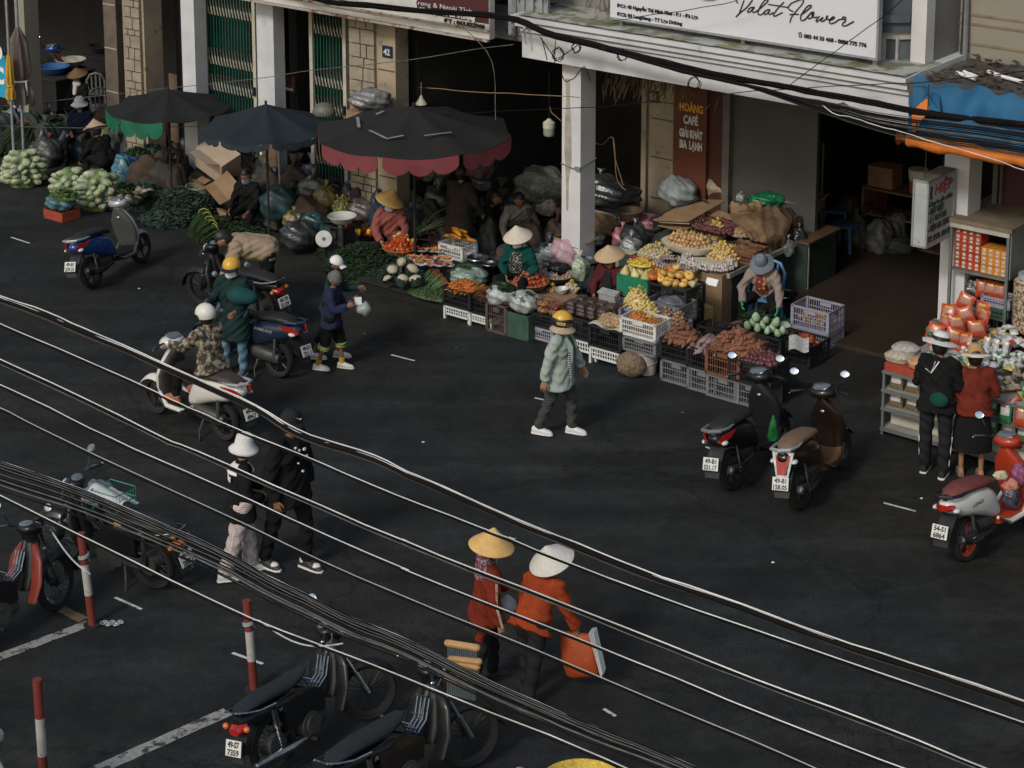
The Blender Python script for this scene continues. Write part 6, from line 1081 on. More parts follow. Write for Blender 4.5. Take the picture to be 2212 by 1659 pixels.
def stack(near, lst, label, z0=0.0, rz=0.0, tags=None):
 """near: pixel of the near (front right) bottom corner at height z0; lst: (kind,w,d,h,style)"""
 q = G(near[0], near[1], z0); z = z0; ur = V((cos(FR + rz), sin(FR + rz), 0)); nr = V((-ur.y, ur.x, 0)); w, d = lst[-1][1], lst[-1][2]
 for i, (kind, w_, d_, h_, st_) in enumerate(lst):
  ce = q - ur*lst[0][1]/2 + nr*lst[0][2]/2; crate(V((ce.x, ce.y, z)), kind, w_, d_, h_, label[i] if isinstance(label, (list, tuple)) else label + (', bottom of its stack' if i == 0 and len(lst) > 1 else ', top of its stack' if len(lst) > 1 else ''), st_, rz); z += h_ + .003
 return V((ce.x, ce.y, z))
def leafy(name, ce, ru, rn, h, n, m, label, size=.05, group=None, rz=None, up=.5, seed=1, cat='greens', kind='stuff', long=1.0):
 rg = random.Random(seed); b = MB(); rz = FR if rz is None else rz
 for i in range(n):
  t = rg.uniform(0, 6.283); r_ = sqrt(rg.random()); x, y = ru*r_*cos(t), rn*r_*sin(t); z = h*(1 - r_**2)**.6*rg.uniform(.75, 1.05) + .01; a = rg.uniform(0, 6.283); s_ = size*rg.uniform(.6, 1.3); el = rg.uniform(-.3, up)
  d = V((cos(a)*cos(el), sin(a)*cos(el), sin(el)))*s_*long; e_ = V((-sin(a), cos(a), rg.uniform(-.4, .4)))*s_*.45/long; p = V((x, y, z))
  b.add([p - d*.5, p + e_*.8, p + d*.5 + V((0, 0, -s_*.15)), p - e_*.8], [(0, 1, 2, 3)])
 b.ell((0, 0, 0), (ru*.93, rn*.93, h*.82), 18, 8, None, lambda p: V((p.x, p.y, max(p.z, 0))))
 return solo(name, b, m, label, cat, ce, rz, group, 0, kind)
def lump(name, ce, r, m, label, cat='bag', rz=0, knot=True, seed=1, group=None, sag=1.0, parts=None):
 rg = random.Random(seed); a = [rg.uniform(0, 6) for _ in range(6)]; b = MB()
 def f(p):
  n_ = V((p.x/r[0], p.y/r[1], p.z/r[2])); k = 1 + .10*sin(5*n_.x + a[0])*sin(4*n_.y + a[1]) + .07*sin(9*n_.z + a[2] + 4*n_.x) + .05*sin(13*n_.y + a[3] + 7*n_.x); q = p*k
  if q.z < -r[2]*.8: q.z = -r[2]*.8
  return q
 b.ell((0, 0, r[2]*.8), r, 34, 20, None, f)
 if knot: b.loft([((0, 0, r[2]*1.7), (r[0]*.18, 0, 0), (0, r[0]*.18, 0), 2), ((.01, 0, r[2]*1.95), (r[0]*.09, 0, 0), (0, r[0]*.09, 0), 2), ((.02, .01, r[2]*2.25), (r[0]*.28, 0, 0), (0, r[0]*.10, 0), 2)], 10)
 return solo(name, b, m, label, cat, ce, rz, group, 180)
def netbag(ce, ru, rn, h, ball, r_, m, label, n, seed=1, rz=0, net=NETY, tufts=3, group='net bags of produce', name='net_bag'):
 rg = random.Random(seed); t_ = thing(name, label, 'net bag', ce, FR + rz, group); b = MB(); pts = []
 for i in range(n*6):
  t = rg.uniform(0, 6.283); q = sqrt(rg.random()); x, y = ru*q*cos(t), rn*q*sin(t); z = h*(1 - q**2)**.7*rg.uniform(.86, 1.0)
  if all((V((x, y, z)) - p).length > r_*1.65 for p in pts): pts.append(V((x, y, z)))
  if len(pts) >= n: break
 for p in pts: b.ell(p, (r_, r_, r_*.9), 8, 5)
 b.ell((0, 0, 0), (ru*.9, rn*.9, h*.86), 14, 6); o = part('contents', b, m, t_); o['kind'] = 'stuff'
 b = MB()
 for i in range(tufts):
  t = rg.uniform(0, 6.28); q = rg.uniform(.1, .7); p = V((ru*q*cos(t), rn*q*sin(t), h*(1 - q*q)**.6))
  for j in range(4): a = rg.uniform(0, 6.28); b.add([p, p + V((.03*cos(a), .03*sin(a), .05)), p + V((.045*cos(a + .6), .045*sin(a + .6), .03))], [(0, 1, 2)])
 if tufts: part('net_end', b, net, t_, 0)
 return t_
def bowl(ce, r_, h, m, label, name='bowl', rz=0, cat=None, group=None, seg=28): b = MB(); b.lathe([(r_*.55, 0), (r_*.8, h*.35), (r_*.97, h*.9), (r_*1.04, h), (r_*1.02, h + .006), (r_*.94, h*.92), (r_*.76, h*.42), (r_*.5, .012), (.004, .012)], seg=seg, cap=False); b.cyl((0, 0, 0), (0, 0, .006), r_*.55, seg=seg); return solo(name, b, m, label, cat or name, ce, rz, group)
def bucket(ce, r_, h, m, label, rz=0): b = MB(); b.lathe([(r_*.8, 0), (r_*.97, h*.93), (r_*1.04, h*.94), (r_*1.04, h), (r_*.96, h), (r_*.78, .01), (.004, .01)], seg=28, cap=False); b.cyl((0, 0, 0), (0, 0, .006), r_*.79, seg=28); t = [(-r_*1.02, 0, h*.9), (-r_*.8, -r_*.7, h*.6), (0, -r_*1.05, h*.5), (r_*.8, -r_*.7, h*.6), (r_*1.02, 0, h*.9)]; b.tube(t, .004, 4); return solo('bucket', b, m, label, 'bucket', ce, rz, 'buckets')
def cbox(ce, w, d, h, m, label, rz=0, open_=True, name='cardboard_box', tilt=0, cat='box'):
 b = MB(); t = .008
 b.b2((-w/2, -d/2, 0), (w/2, d/2, .01)); b.b2((-w/2, -d/2, .01), (w/2, -d/2 + t, h)); b.b2((-w/2, d/2 - t, .01), (w/2, d/2, h)); b.b2((-w/2, -d/2 + t, .01), (-w/2 + t, d/2 - t, h)); b.b2((w/2 - t, -d/2 + t, .01), (w/2, d/2 - t, h))
 if open_:
  b.prism([(-w/2, -d/2, h), (w/2, -d/2, h), (w/2 - .03, -d/2 - d*.3, h - .06), (-w/2 + .03, -d/2 - d*.3, h - .06)], (0, 0, .006)); b.prism([(w/2, -d/2, h), (w/2, d/2, h), (w/2 + w*.2, d/2 - .03, h + .03), (w/2 + w*.2, -d/2 + .03, h + .03)], (0, 0, .006))
 else: b.b2((-w/2, -d/2, h + .001), (w/2, d/2, h + .008)); b.b2((-w/2, -.025, h + .009), (w/2, .025, h + .011))
 if tilt: b.xf((0, 0, 0), 0, tilt)
 return solo(name, b, m, label, cat, ce, FR + rz, 'cardboard boxes', 0)
def basket(ce, r_, h, label, rz=0, m=WICK, group='round wicker baskets'):
 b = MB(); pr = [(r_*.7, 0), (r_*.85, h*.4), (r_*.98, h), (r_*1.03, h + .008), (r_*1.0, h + .016), (r_*.93, h*.95), (r_*.8, h*.45), (.004, .02)]; b.lathe(pr, seg=48, cap=False, fn=lambda t, z: 1 + .012*(1 if int(t*24/pi) % 2 else -1)); b.cyl((0, 0, 0), (0, 0, .006), r_*.7, seg=24); return solo('basket', b, m, label, 'basket', ce, FR + rz, group)
def stool(ce, m, label, s_=1.0, rz=0, back=False, nm='stool'):
 T = thing('plastic_chair' if back else 'plastic_stool', label, 'chair' if back else 'stool', ce, rz); h = .44*s_; w = .38*s_
 b = MB(); b.loft([((0, 0, h - .03), (w/2, 0, 0), (0, w/2, 0), 5), ((0, 0, h), (w/2, 0, 0), (0, w/2, 0), 5), ((0, 0, h + .008), (w/2 - .02, 0, 0), (0, w/2 - .02, 0), 5)], 24); part('seat', b, m, T)
 for sx in (-1, 1):
  for sy in (-1, 1): b = MB(); b.loft([((sx*w*.52, sy*w*.52, 0), (.022, 0, 0), (0, .022, 0), 4), ((sx*(w/2 - .03), sy*(w/2 - .03), h - .02), (.028, 0, 0), (0, .028, 0), 4)], 8); part('leg', b, m, T)
 if back:
  b = MB(); b.tube([(-w*.48, -w/2 + .02, h), (-w*.50, -w/2 - .05, h + .28), (-w*.3, -w/2 - .09, h + .40), (0, -w/2 - .10, h + .43), (w*.3, -w/2 - .09, h + .40), (w*.5, -w/2 - .05, h + .28), (w*.48, -w/2 + .02, h)], .022, 8)
  for x in (-.08, 0, .08): b.box((x, -w/2 - .055, h + .21), (.03, .012, .40), 0, R(10))
  part('backrest', b, m, T)
  for sx in (-1, 1): b = MB(); b.tube([(sx*w*.52, -w/2, h + .2), (sx*w*.6, 0, h + .2), (sx*w*.55, w/2 - .02, h + .12), (sx*w*.5, w/2 - .03, h)], .018, 8); part('armrest', b, m, T)
 return T
def parasol(ce, r_, hz, rise, m, label, n=8, rot=0, val=None, vm=None, vh=.2, pole=IRON, sagk=.10, tiltv=(0, 0), polebase=None):
 T = thing('parasol', label, 'parasol', ce, 0, 'market parasols'); b = MB(); ax, ay = tiltv
 def cv(t, q):
  k = (t - rot)/(2*pi/n); fr = k - math.floor(k); ed = cos(pi/n)/cos((fr - .5)*2*pi/n); rr = r_*q*ed; z = hz + rise*(1 - q) - sagk*sin(pi*q)*rise*1.2 - .04*(1 - abs(fr - .5)*2)*0 - .06*q*sin(pi*fr)*1.0; x, y = rr*cos(t), rr*sin(t); return (x, y, z + x*ax + y*ay)
 S_ = n*8; b.grid(lambda a, q: cv(a*2*pi, .02 + q*.98), S_, 8, .006); part('canopy', b, m, T, 60)
 if val:
  for k in val:
   b = MB()
   def vf(a, q, k=k): t = rot + 2*pi*(k + .03 + a*.94)/n; p = V(cv(t, .995)); out = V((cos(t), sin(t), 0)); return p + out*.01 + V((0, 0, -.01 - q*vh*(.62 + .38*abs(sin(a*pi*3.0))**.6)))
   b.grid(vf, 30, 4); vs = len(b.v); b.add([V(p) + V((0, 0, 0)) + V((.004, .006, 0)) for p in b.v[:vs]], [f[::-1] for f in b.f[:]]); part('valance', b, vm, T, 60)
 b = MB(); pb = polebase or (0, 0); b.cyl((pb[0], pb[1], 0), (0, 0, hz + rise + .05), .02, seg=10); part('pole', b, pole, T)
 for i in range(n): t = rot + 2*pi*i/n; b = MB(); p = V(cv(t, .99)); b.cyl((0, 0, hz + rise*.9 - .05), p - V((0, 0, .03)), .009, seg=5); part('rib', b, pole, T)
 return T
random.seed(21)
cz = lambda k, x, y, z=0.0: G(*c(k, x, y), z)
t = stack(c(6, 1785, 1672), [('white', .48, .34, .20, 'legs'), ('black', .50, .36, .27, 'slot')], 'crate under the carrots')
pile('carrot', t - V((0, 0, .05)), .25, .18, 'small carrot on the crate left of the red chillies', 'carrots', 4, lie=True, shrink=1.0)
t = stack(c(7, 280, 1195), [('white', .42, .34, .17, 'legs'), ('black', .42, .34, .27, 'slot')], 'crate under the red chillies')
leafy('chilli_heap', t - V((0, 0, .06)), .22, .18, .13, 900, mat('chilli', (.30, .035, .02), .35, .4, 30, col2=(.08, .10, .03)), 'heap of small red and green chillies on a black crate', .045, cat='chillies', long=1.6)
t = stack(c(7, 405, 1243), [('brown', .36, .30, .42, 'slot')], 'tall dusty brown crate under the first white bag of greens')
BAGW = mat('bag_white', (.27, .29, .28), .25, .35, 12, .6, spec=.7)
lump('open_bag', t - V((0, 0, .02)), (.22, .19, .15), BAGW, 'white plastic bag of dark greens on the brown crate', seed=4, knot=False); leafy('greens', t + V((0, 0, .17)), .19, .16, .08, 500, LEAF, 'dark green leaves in the bag on the brown crate', .06, seed=5)
t = stack(c(7, 592, 1293), [('green', .42, .36, .36, 'solid')], 'dull green crate under the bag of cucumbers')
lump('open_bag', t - V((0, 0, .02)), (.21, .19, .16), BAGW, 'white plastic bag of small cucumbers on the dull green crate', seed=9, knot=False); leafy('cucumbers', t + V((0, 0, .17)), .17, .15, .08, 160, mat('cucumber', (.03, .075, .025), .5, .4, 15), 'small dark cucumbers heaped in the bag on the green crate', .075, seed=6, cat='cucumbers', long=1.5)
t = stack(c(7, 800, 1310), [('lav', .50, .36, .18, 'slot'), ('black', .50, .36, .20, 'slot')], 'crate under the clear boxes of kumquats')
TRAYC = mat('clear_tray', (.12, .11, .11), .08, .1, 4, spec=.9, alpha=.28)
def clam(p, m, label, rz=0, w=.17, d=.12, h=.07, r_=.014):
 T = thing('clear_box', label, 'box', p, FR + rz, 'clear fruit boxes'); b = MB(); rg = random.Random(int(p.x*100));
 for i in range(40): b.ell((rg.uniform(-w/2 + r_, w/2 - r_), rg.uniform(-d/2 + r_, d/2 - r_), rg.uniform(r_, h - r_)), (r_, r_, r_), 7, 5)
 o = part('fruit', b, m, T); o['kind'] = 'stuff'; b = MB(); b.loft([((0, 0, 0), (w/2 - .01, 0, 0), (0, d/2 - .01, 0), 6), ((0, 0, h), (w/2, 0, 0), (0, d/2, 0), 6), ((0, 0, h + .01), (w/2 - .01, 0, 0), (0, d/2 - .01, 0), 6)], 20); part('lid', b, TRAYC, T)
KUM = mat('kumquat', (.55, .20, .02), .3, .2, 20); CHT = mat('cherry_tomato', (.35, .03, .015), .25, .2, 20)
for i in range(3):
 for j in range(2):
  for l in range(2): clam(t + U*(-.16 + i*.19) + N*(-.11 + j*.13) + V((0, 0, .09*l)), (CHT, KUM, KUM)[(i + l) % 3], 'clear box of small orange and red fruit stacked on the black crate', random.uniform(-.1, .1))
t = stack(c(7, 1168, 1462), [('white', .62, .36, .24, 'legs'), ('black', .62, .38, .30, 'slot')], 'crate under the dark dried fruit packs')
DRY = mat('dried_fruit', (.045, .022, .018), .25, .6, 30, .6, spec=.8)
for i in range(4):
 for j in range(2):
  for l in range(3): b = MB(); b.loft([((0, 0, 0), (.075, 0, 0), (0, .10, 0), 4), ((0, 0, .025), (.08, 0, 0), (0, .105, 0), 3), ((0, 0, .05), (.065, 0, 0), (0, .09, 0), 3)], 16); solo('fruit_pack', b, DRY, 'dark clear wrapped pack of dried fruit behind the yellow helmeted woman', 'pack', t + U*(-.2 + i*.17) + N*(-.02 + j*.2) + V((0, 0, .052*l)), FR + random.uniform(-.15, .15), 'packs of dried fruit')
cs_ = lambda near, lst, lab, **k: stack(near, lst, lab, **k)
t = stack(c(7, 1372, 1542), [('white', .50, .36, .24, 'legs'), ('black', .52, .38, .30, 'slot')], 'crate under the small potatoes')
b = MB(); b.grid(lambda s, q: ((s - .5)*.52, (q - .5)*.40, .02*sin(s*9) + .01*sin(q*7 + s*4)), 10, 8, .004); solo('paper_lining', b, PAPER, 'paper lining under the small potatoes', 'paper', t, FR)
pile('potato', t + V((0, 0, .0)), .20, .14, 'small round potato on the black crate right of the dried fruit', 'small potatoes', 3)
bk = cz(7, 1590, 1548); bucket(bk, .165, .30, mat('bucket_white', (.42, .38, .35), .5, .15, 4), 'dirty white bucket under the crate of physalis')
q = V((bk.x, bk.y, .303)); crate(q, 'grey', .52, .34, .20, 'grey crate between the white bucket and the white crate'); crate(q + V((0, 0, .203)) - U*.03 + N*.02, 'white', .56, .36, .24, 'clean white crate full of orange net bags, above the bucket', 'slot')
netbag(q + V((0, 0, .36)) - U*.12, .15, .13, .15, 0, .017, mat('physalis', (.42, .15, .03), .4, .3, 30), 'orange net bag of small fruit, left in the clean white crate', 60, 3, net=NETY); netbag(q + V((0, 0, .34)) + U*.11, .14, .12, .13, 0, .017, mat('physalis2', (.33, .12, .035), .4, .3, 30), 'orange brown net bag of fruit, right in the clean white crate', 60, 4)
b = MB(); rg = random.Random(8); b.ell((0, 0, .15), (.21, .17, .165), 26, 16, None, lambda p: p*(1 + .05*sin(p.x*22)*sin(p.z*25))); solo('jackfruit', b, mat('brown_rind', (.17, .12, .075), .9, .4, 22, .8), 'large round brown sack like fruit on the road beside the white bucket', 'jackfruit', cz(7, 1465, 1575), FR)
for (nx, ny, kind, w_, d_, h_, z, lab) in ((1372, 1152, 'lav', .48, .36, .24, .42, 'lavender crate with clear plastic bins left of the yellow net bags'), (1640, 1200, 'lav', .60, .36, .22, .42, 'lavender crate under the largest yellow net bags'), (1860, 1302, 'lav', .46, .34, .22, .30, 'lavender crate right of the clean white crate'), (1870, 1165, 'grey', .56, .42, .26, .45, 'brownish grey crate holding crumpled clear plastic')):
 t = stack(c(7, nx, ny), [(kind, w_, d_, h_, 'slot')], lab, z0=z); g_ = V((t.x, t.y, .0)); crate(V((t.x, t.y, 0)), 'black', w_, d_, z - .004, 'black crate standing under a lavender crate in the second row', 'slot')
 if 'yellow net' in lab and 'largest' in lab:
  ONW = mat('baby_onion', (.52, .40, .16), .4, .25, 30); netbag(t - V((0, 0, .08)) - U*.10 + N*.05, .20, .17, .30, 0, .026, ONW, 'tall yellow net bag of small onions in the lavender crate', 110, 5, tufts=7); netbag(t - V((0, 0, .08)) + U*.13 - N*.04, .17, .15, .20, 0, .026, ONW, 'lower yellow net bag of small onions beside the tall one', 70, 6, tufts=4)
 elif 'right of' in lab: netbag(t - V((0, 0, .10)) - U*.06, .12, .12, .27, 0, .03, mat('nutmeg', (.22, .14, .08), .5, .4, 25), 'knotted clear bag of brown ginger in the right lavender crate', 36, 7, net=mat('net_tan', (.35, .26, .1), .6)); netbag(t - V((0, 0, .10)) + U*.12, .11, .11, .24, 0, .03, mat('nutmeg2', (.26, .15, .08), .5, .4, 25), 'smaller clear bag of brown ginger at the end of the right lavender crate', 30, 9, net=mat('net_tan', (.35, .26, .1), .6))
 elif 'bins' in lab:
  for i in range(3): b = MB(); b.b2((-.13, -.012, 0), (.13, .012, .26)); b.b2((-.145, -.02, .26), (.145, .02, .275)); b.xf((0, 0, 0), 0, R(14)); solo('clear_bin', b, mat('bin_grey', (.30, .31, .31), .25, .15, 10, spec=.7), 'upright grey clear plastic lid standing in the left lavender crate', 'lid', t + N*(-.1 + .07*i) - U*.02*i - V((0, 0, .12)), FR, 'clear plastic lids', 0)
 else: lump('clear_bag', t - V((0, 0, .14)), (.20, .15, .10), mat('crumpled_film', (.10, .095, .12), .15, .6, 12, .8, spec=.9), 'crumpled clear plastic film in the brownish grey crate', seed=12, knot=False)
cbox(cz(7, 2030, 1195), .34, .24, .36, mat('yellow_board', (.45, .30, .11), .8, .1, 5), 'small yellow cardboard box with a red circle mark', -.25, False)
b = MB(); b.tube([(.05*cos(t_), -.125, .16 + .05*sin(t_)) for t_ in [2*pi*i/16 for i in range(16)]], .005, 4, True); b.box((.06, -.125, .20), (.10, .006, .12)); o = solo('printed_mark', b, mat('mark_red', (.12, .03, .02)), 'dark mark on the small yellow box', 'mark', cz(7, 2030, 1195), FR - .25)
t = stack(c(7, 1600, 950), [('vgreen', .50, .38, .30, 'solid')], 'bright green crate full of pale yellow gourds', z0=.55); crate(V((t.x, t.y, 0)), 'black', .5, .38, .546, 'black crate hidden under the bright green crate')
for i in range(9):
 one('gourd', t + U*(-.17 + .17*(i % 3)) + N*(-.12 + .12*(i//3)) + V((0, 0, .0)), 'pale yellow gourd standing in the bright green crate', 'yellow gourds', (random.uniform(-.2, .2), random.uniform(-.2, .2), 0), .88)
leafy('net_tops', t + V((0, 0, .13)), .20, .15, .06, 60, NETY, 'yellow net tops sticking up over the gourds', .05, cat='netting', up=1.5, seed=8)
t = stack(c(7, 1930, 1042), [('black', .62, .46, .30, 'slot')], 'wide black crate heaped with small pumpkins', z0=.55); crate(V((t.x, t.y, 0)), 'black', .6, .44, .546, 'black crate hidden under the pumpkin crate')
b = MB(); b.ell((0, 0, 0), (.27, .2, .1), 16, 8); solo('crate_filling', b, DARKW, 'dark filling under the small pumpkins', 'filling', t - V((0, 0, .06)), FR)
pile('pumpkin', t - V((0, 0, .03)), .29, .22, 'small yellow pumpkin heaped on the wide black crate', 'small pumpkins', 3, shrink=.7)
for i in range(3): one('pumpkino', t + U*(-.33 + .05*i) + N*(-.08 + .13*i) + V((0, 0, .04 + .02*i)), 'deep orange pumpkin at the left end of the pumpkin crate', 'orange pumpkins', (.5, .2, i), 1.1)
one('cab', t + U*.30 - N*.05 + V((0, 0, .04)), 'white round squash at the right end of the pumpkin crate', 'white squash', None, .9, 'squash')
q = cz(8, 690, 1108); ce = q - U*.0 + N*.18 - U*.14
cbox(V((ce.x, ce.y, 0)), .46, .36, .74, CARD, 'tall brown cardboard bin under the white garlic', open_=False); pile('garlic', V((ce.x, ce.y, .79)) - U*.16 + N*.05, .42, .30, 'white garlic bulb on the big heap behind the pumpkins', 'white garlic heap', 3, shrink=.8, maxn=150)
b = MB(); b.ell((0, 0, 0), (.40, .26, .05), 24, 6); solo('cloth', b, PAPER, 'pale sacking under the white garlic heap', 'cloth', V((ce.x, ce.y, .775)) - U*.16 + N*.05, FR)
b = MB(); b.b2((-.09, 0, 0), (.09, .012, .10)); b.xf((0, 0, 0), 0, R(-35)); solo('price_card', b, WHI, 'white price card leaning on the garlic heap', 'card', cz(8, 650, 790, .80), FR, smooth=0)
lump('hanging_bag', cz(8, 785, 960, .10), (.10, .09, .17), BAGC, 'clear bag of yellow fruit hanging beside the cardboard bin', seed=14); lump('fruit_in_bag', cz(8, 785, 985, .12), (.08, .07, .08), mat('dull_yellow', (.25, .17, .03), .5, .4, 20), 'yellow fruit inside the clear bag by the bin', seed=15, knot=False, cat='fruit')
q = cz(8, 795, 702, .75); TB = thing('market_table', 'long low timber table under the sacks and onions', 'table', V((q.x, q.y, 0)), FR)
b = MB(); b.b2((-2.0, 0, .71), (0, 1.9, .75)); part('tabletop', b, mat('table_green', (.05, .06, .05), .7, .2, 5), TB, 0)
b = MB(); b.b2((-2.0, -.02, .69), (.02, .0, .76)); b.b2((.0, .0, .69), (.02, 1.9, .76)); part('edge_strip', b, mat('edge_pale', (.3, .29, .25), .7), TB, 0)
for x in (-1.92, -.06):
 for y in (.06, 1.84): b = MB(); b.b2((x - .03, y - .03, 0), (x + .03, y + .03, .71)); part('leg', b, mat('leg_wood', (.25, .2, .13), .8), TB, 0)
b = MB(); b.b2((-.03, .1, .02), (-.02, 1.8, .70)); b.b2((-1.9, .04, .02), (-.1, .05, .70)); part('side_panel', b, mat('panel_green', (.03, .05, .04), .7), TB, 0)
t = stack(c(7, 1720, 705), [('red', .50, .36, .16, 'solid')], 'red crate under the garlic net bag on the table', z0=.62)
netbag(t - V((0, 0, .05)) + N*.05, .28, .22, .18, 0, .022, mat('garlic_net', (.42, .36, .22), .6, .3, 30), 'yellow net bag of garlic at the left end of the table', 130, 22, tufts=8)
pile('garlicp', cz(7, 1860, 650, .78), .34, .25, 'purple tinged garlic bulb between the net bag and the onions', 'purple garlic heap', 3, shrink=.8, maxn=85)
q = cz(7, 1960, 520, .80); b = MB(); b.loft([((0, 0, 0), (.26, 0, 0), (0, .2, 0), 3), ((0, 0, .05), (.36, 0, 0), (0, .27, 0), 3), ((0, 0, .13), (.42, 0, 0), (0, .30, 0), 2.6)], 28, True); solo('paper_tray', b, PAPER, 'pale paper sack folded open under the brown onions', 'sack', q, FR)
pile('onion', q + V((0, 0, .10)), .34, .24, 'brown onion on the open paper sack', 'brown onions', 3, shrink=.7)
for (x, y, ru, rn, h, lab, s_) in ((700, 400, .14, .12, .22, 'yellow net bag of onions standing behind the brown onions', 31), (745, 570, .26, .20, .20, 'yellow net bag of golden onions at the table front', 32), (520, 350, .08, .07, .14, 'small clear bag of pale vegetables on the table', 33)):
 netbag(cz(8, x, y, .80), ru, rn, h, 0, .028, mat('golden_onion', (.48, .33, .12), .4, .25, 30), lab, 60, s_, tufts=5)
pile('shallot', cz(8, 700, 345, .90), .36, .26, 'dark red shallot heaped before the cardboard sheets', 'dark shallots', 3, shrink=.7, maxn=130); b = MB(); b.ell((0, 0, 0), (.36, .27, .10), 20, 6); solo('sack', b, BURL, 'brown sack under the dark red shallots', 'sack', cz(8, 700, 345, .86), FR)
pile('potato', cz(8, 890, 405, .88), .13, .10, 'small brown nut like potato in the white lined tray', 'tray potatoes', 2); bowl(cz(8, 890, 415, .84), .17, .05, mat('tray_white', (.4, .38, .36), .6), 'pale round tray lined with net on the table', 'tray')
def slab(pts, z, m, label, cat='cardboard', name='cardboard_sheet', th=.012, wav=.0):
 P_0 = cz(8, *pts[0][:2], pts[0][2] if len(pts[0]) > 2 else z); b = MB(); P2 = [cz(8, p[0], p[1], p[2] if len(p) > 2 else z) - P_0 for p in pts]; b.prism(P2, (0, 0, th)); return solo(name, b, m, label, cat, P_0, 0, smooth=0)
slab([(235, 290, 1.0), (480, 300, 1.0), (770, 135, 1.12), (640, 130, 1.15), (440, 165, 1.1), (300, 235, 1.05)], 1, CARD, 'large flat cardboard sheet laid over the table at the back'); slab([(255, 305, .96), (485, 316, .96), (600, 245, 1.0), (420, 240, 1.0)], 1, CARDL, 'second cardboard sheet peeping out under the large one'); slab([(240, 330, .88), (420, 370, .86), (560, 330, .88), (470, 310, .9)], 1, CARD, 'folded cardboard flap below the sheets'); slab([(600, 235, .98), (720, 215, 1.0), (850, 260, .98), (840, 300, .95), (720, 275, .95)], 1, CARD, 'torn cardboard piece above the shallots'); slab([(0, 410, .62), (140, 395, .62), (330, 380, .66), (200, 350, .66)], 1, CARD, 'brown board left of the table'); slab([(1210, 185, 1.0), (1300, 140, 1.03), (1455, 175, 1.0), (1380, 210, .98)], 1, CARD, 'cardboard lid at the far right end of the table')
def cloth(pts, label, m=BURL, seed=1, z=.95, name='burlap_sack'):
 Q = [[cz(8, *p) for p in row] for row in pts]; o0 = Q[0][0].copy(); nu, nv = len(Q) - 1, len(Q[0]) - 1; rg = random.Random(seed); ph = [rg.uniform(0, 6) for _ in range(4)]
 def f(s, t):
  x, y = s*nu, t*nv; i, j = min(int(x), nu - 1), min(int(y), nv - 1); a, b_ = x - i, y - j; p = Q[i][j]*(1 - a)*(1 - b_) + Q[i + 1][j]*a*(1 - b_) + Q[i][j + 1]*(1 - a)*b_ + Q[i + 1][j + 1]*a*b_
  return p - o0 + V((0, 0, .03*sin(s*9 + ph[0])*sin(t*7 + ph[1]) + .012*sin(s*23 + ph[2]) + .01*sin(t*29 + ph[3]) - .03*(abs(s - .5) > .47) - .03*(abs(t - .5) > .47)))
 b = MB(); b.grid(f, 26, 26, .02); return solo(name, b, m, label, 'sack', o0, 0)
cloth([[(790, 150, 1.1), (1060, 160, 1.12), (1160, 170, 1.15)], [(830, 290, 1.02), (1040, 300, 1.1), (1280, 280, 1.05)], [(960, 420, .95), (1080, 430, .98), (1230, 410, .95)], [(1010, 470, .80), (1120, 520, .75), (1180, 500, .72)]], 'wide brown burlap sack draped over the right of the table', seed=2)
cloth([[(745, 505, .82), (850, 440, .92), (1000, 450, .92)], [(800, 545, .80), (920, 520, .88), (1090, 540, .85)], [(880, 575, .78), (960, 575, .80), (1080, 570, .78)]], 'smaller folded burlap sack at the table edge', seed=3); cloth([[(800, 150, 1.15), (900, 140, 1.2), (1050, 150, 1.18)], [(820, 200, 1.1), (930, 200, 1.18), (1060, 190, 1.15)], [(860, 240, 1.05), (960, 230, 1.1), (1060, 220, 1.08)]], 'crumpled brown paper sack behind the burlap', CARD, 5)
cloth([[(1160, 170, 1.1), (1200, 150, 1.1), (1330, 180, 1.05)], [(1250, 300, .98), (1290, 280, 1.0), (1400, 230, .98)], [(1200, 480, .80), (1270, 450, .78), (1330, 400, .76)]], 'dark burlap hanging over the right end of the table', mat('burlap_dark', (.07, .045, .03), .95, .3, 12, .8), 6)
t = stack(c(8, 990, 645), [('choc', .50, .36, .20, 'slot')], 'reddish brown crate under the small burlap sack', z0=.76)
lump('green_bag', cz(8, 1110, 160, 1.08), (.30, .16, .10), mat('green_plastic', (.01, .16, .07), .25, .5, 12, .7, spec=.8), 'shiny green plastic bags heaped behind the burlap', seed=40, knot=False); lump('white_bag', cz(8, 880, 140, 1.15), (.07, .06, .07), BAGW, 'small knotted white bag on top of the brown paper sack', seed=41); lump('sack', cz(8, 720, 100, .95), (.48, .28, .26), mat('pale_sack', (.30, .25, .18), .8, .35, 4, .5), 'big pale stuffed sack in front of the brown pier', seed=42, knot=False, cat='sack', rz=FR); lump('rice_sack', cz(8, 390, 150, .90), (.30, .24, .22), mat('grey_weave', (.25, .27, .28), .7, .3, 10, .5), 'grey woven sack leaning on the cream pier', seed=43, knot=False, cat='sack', rz=FR)
b = MB(); b.tube([tuple(cz(8, 560 + i*30, 118 + 6*i, 1.2 - .0*i) - cz(8, 560, 118, 1.2)) for i in range(3)], .02, 6); b.cyl(tuple(cz(8, 180, 275, .95) - cz(8, 560, 118, 1.2)), (0, 0, 0), .022); solo('timber_rail', b, IRON, 'dark rail along the left of the table', 'rail', cz(8, 560, 118, 1.2), 0)
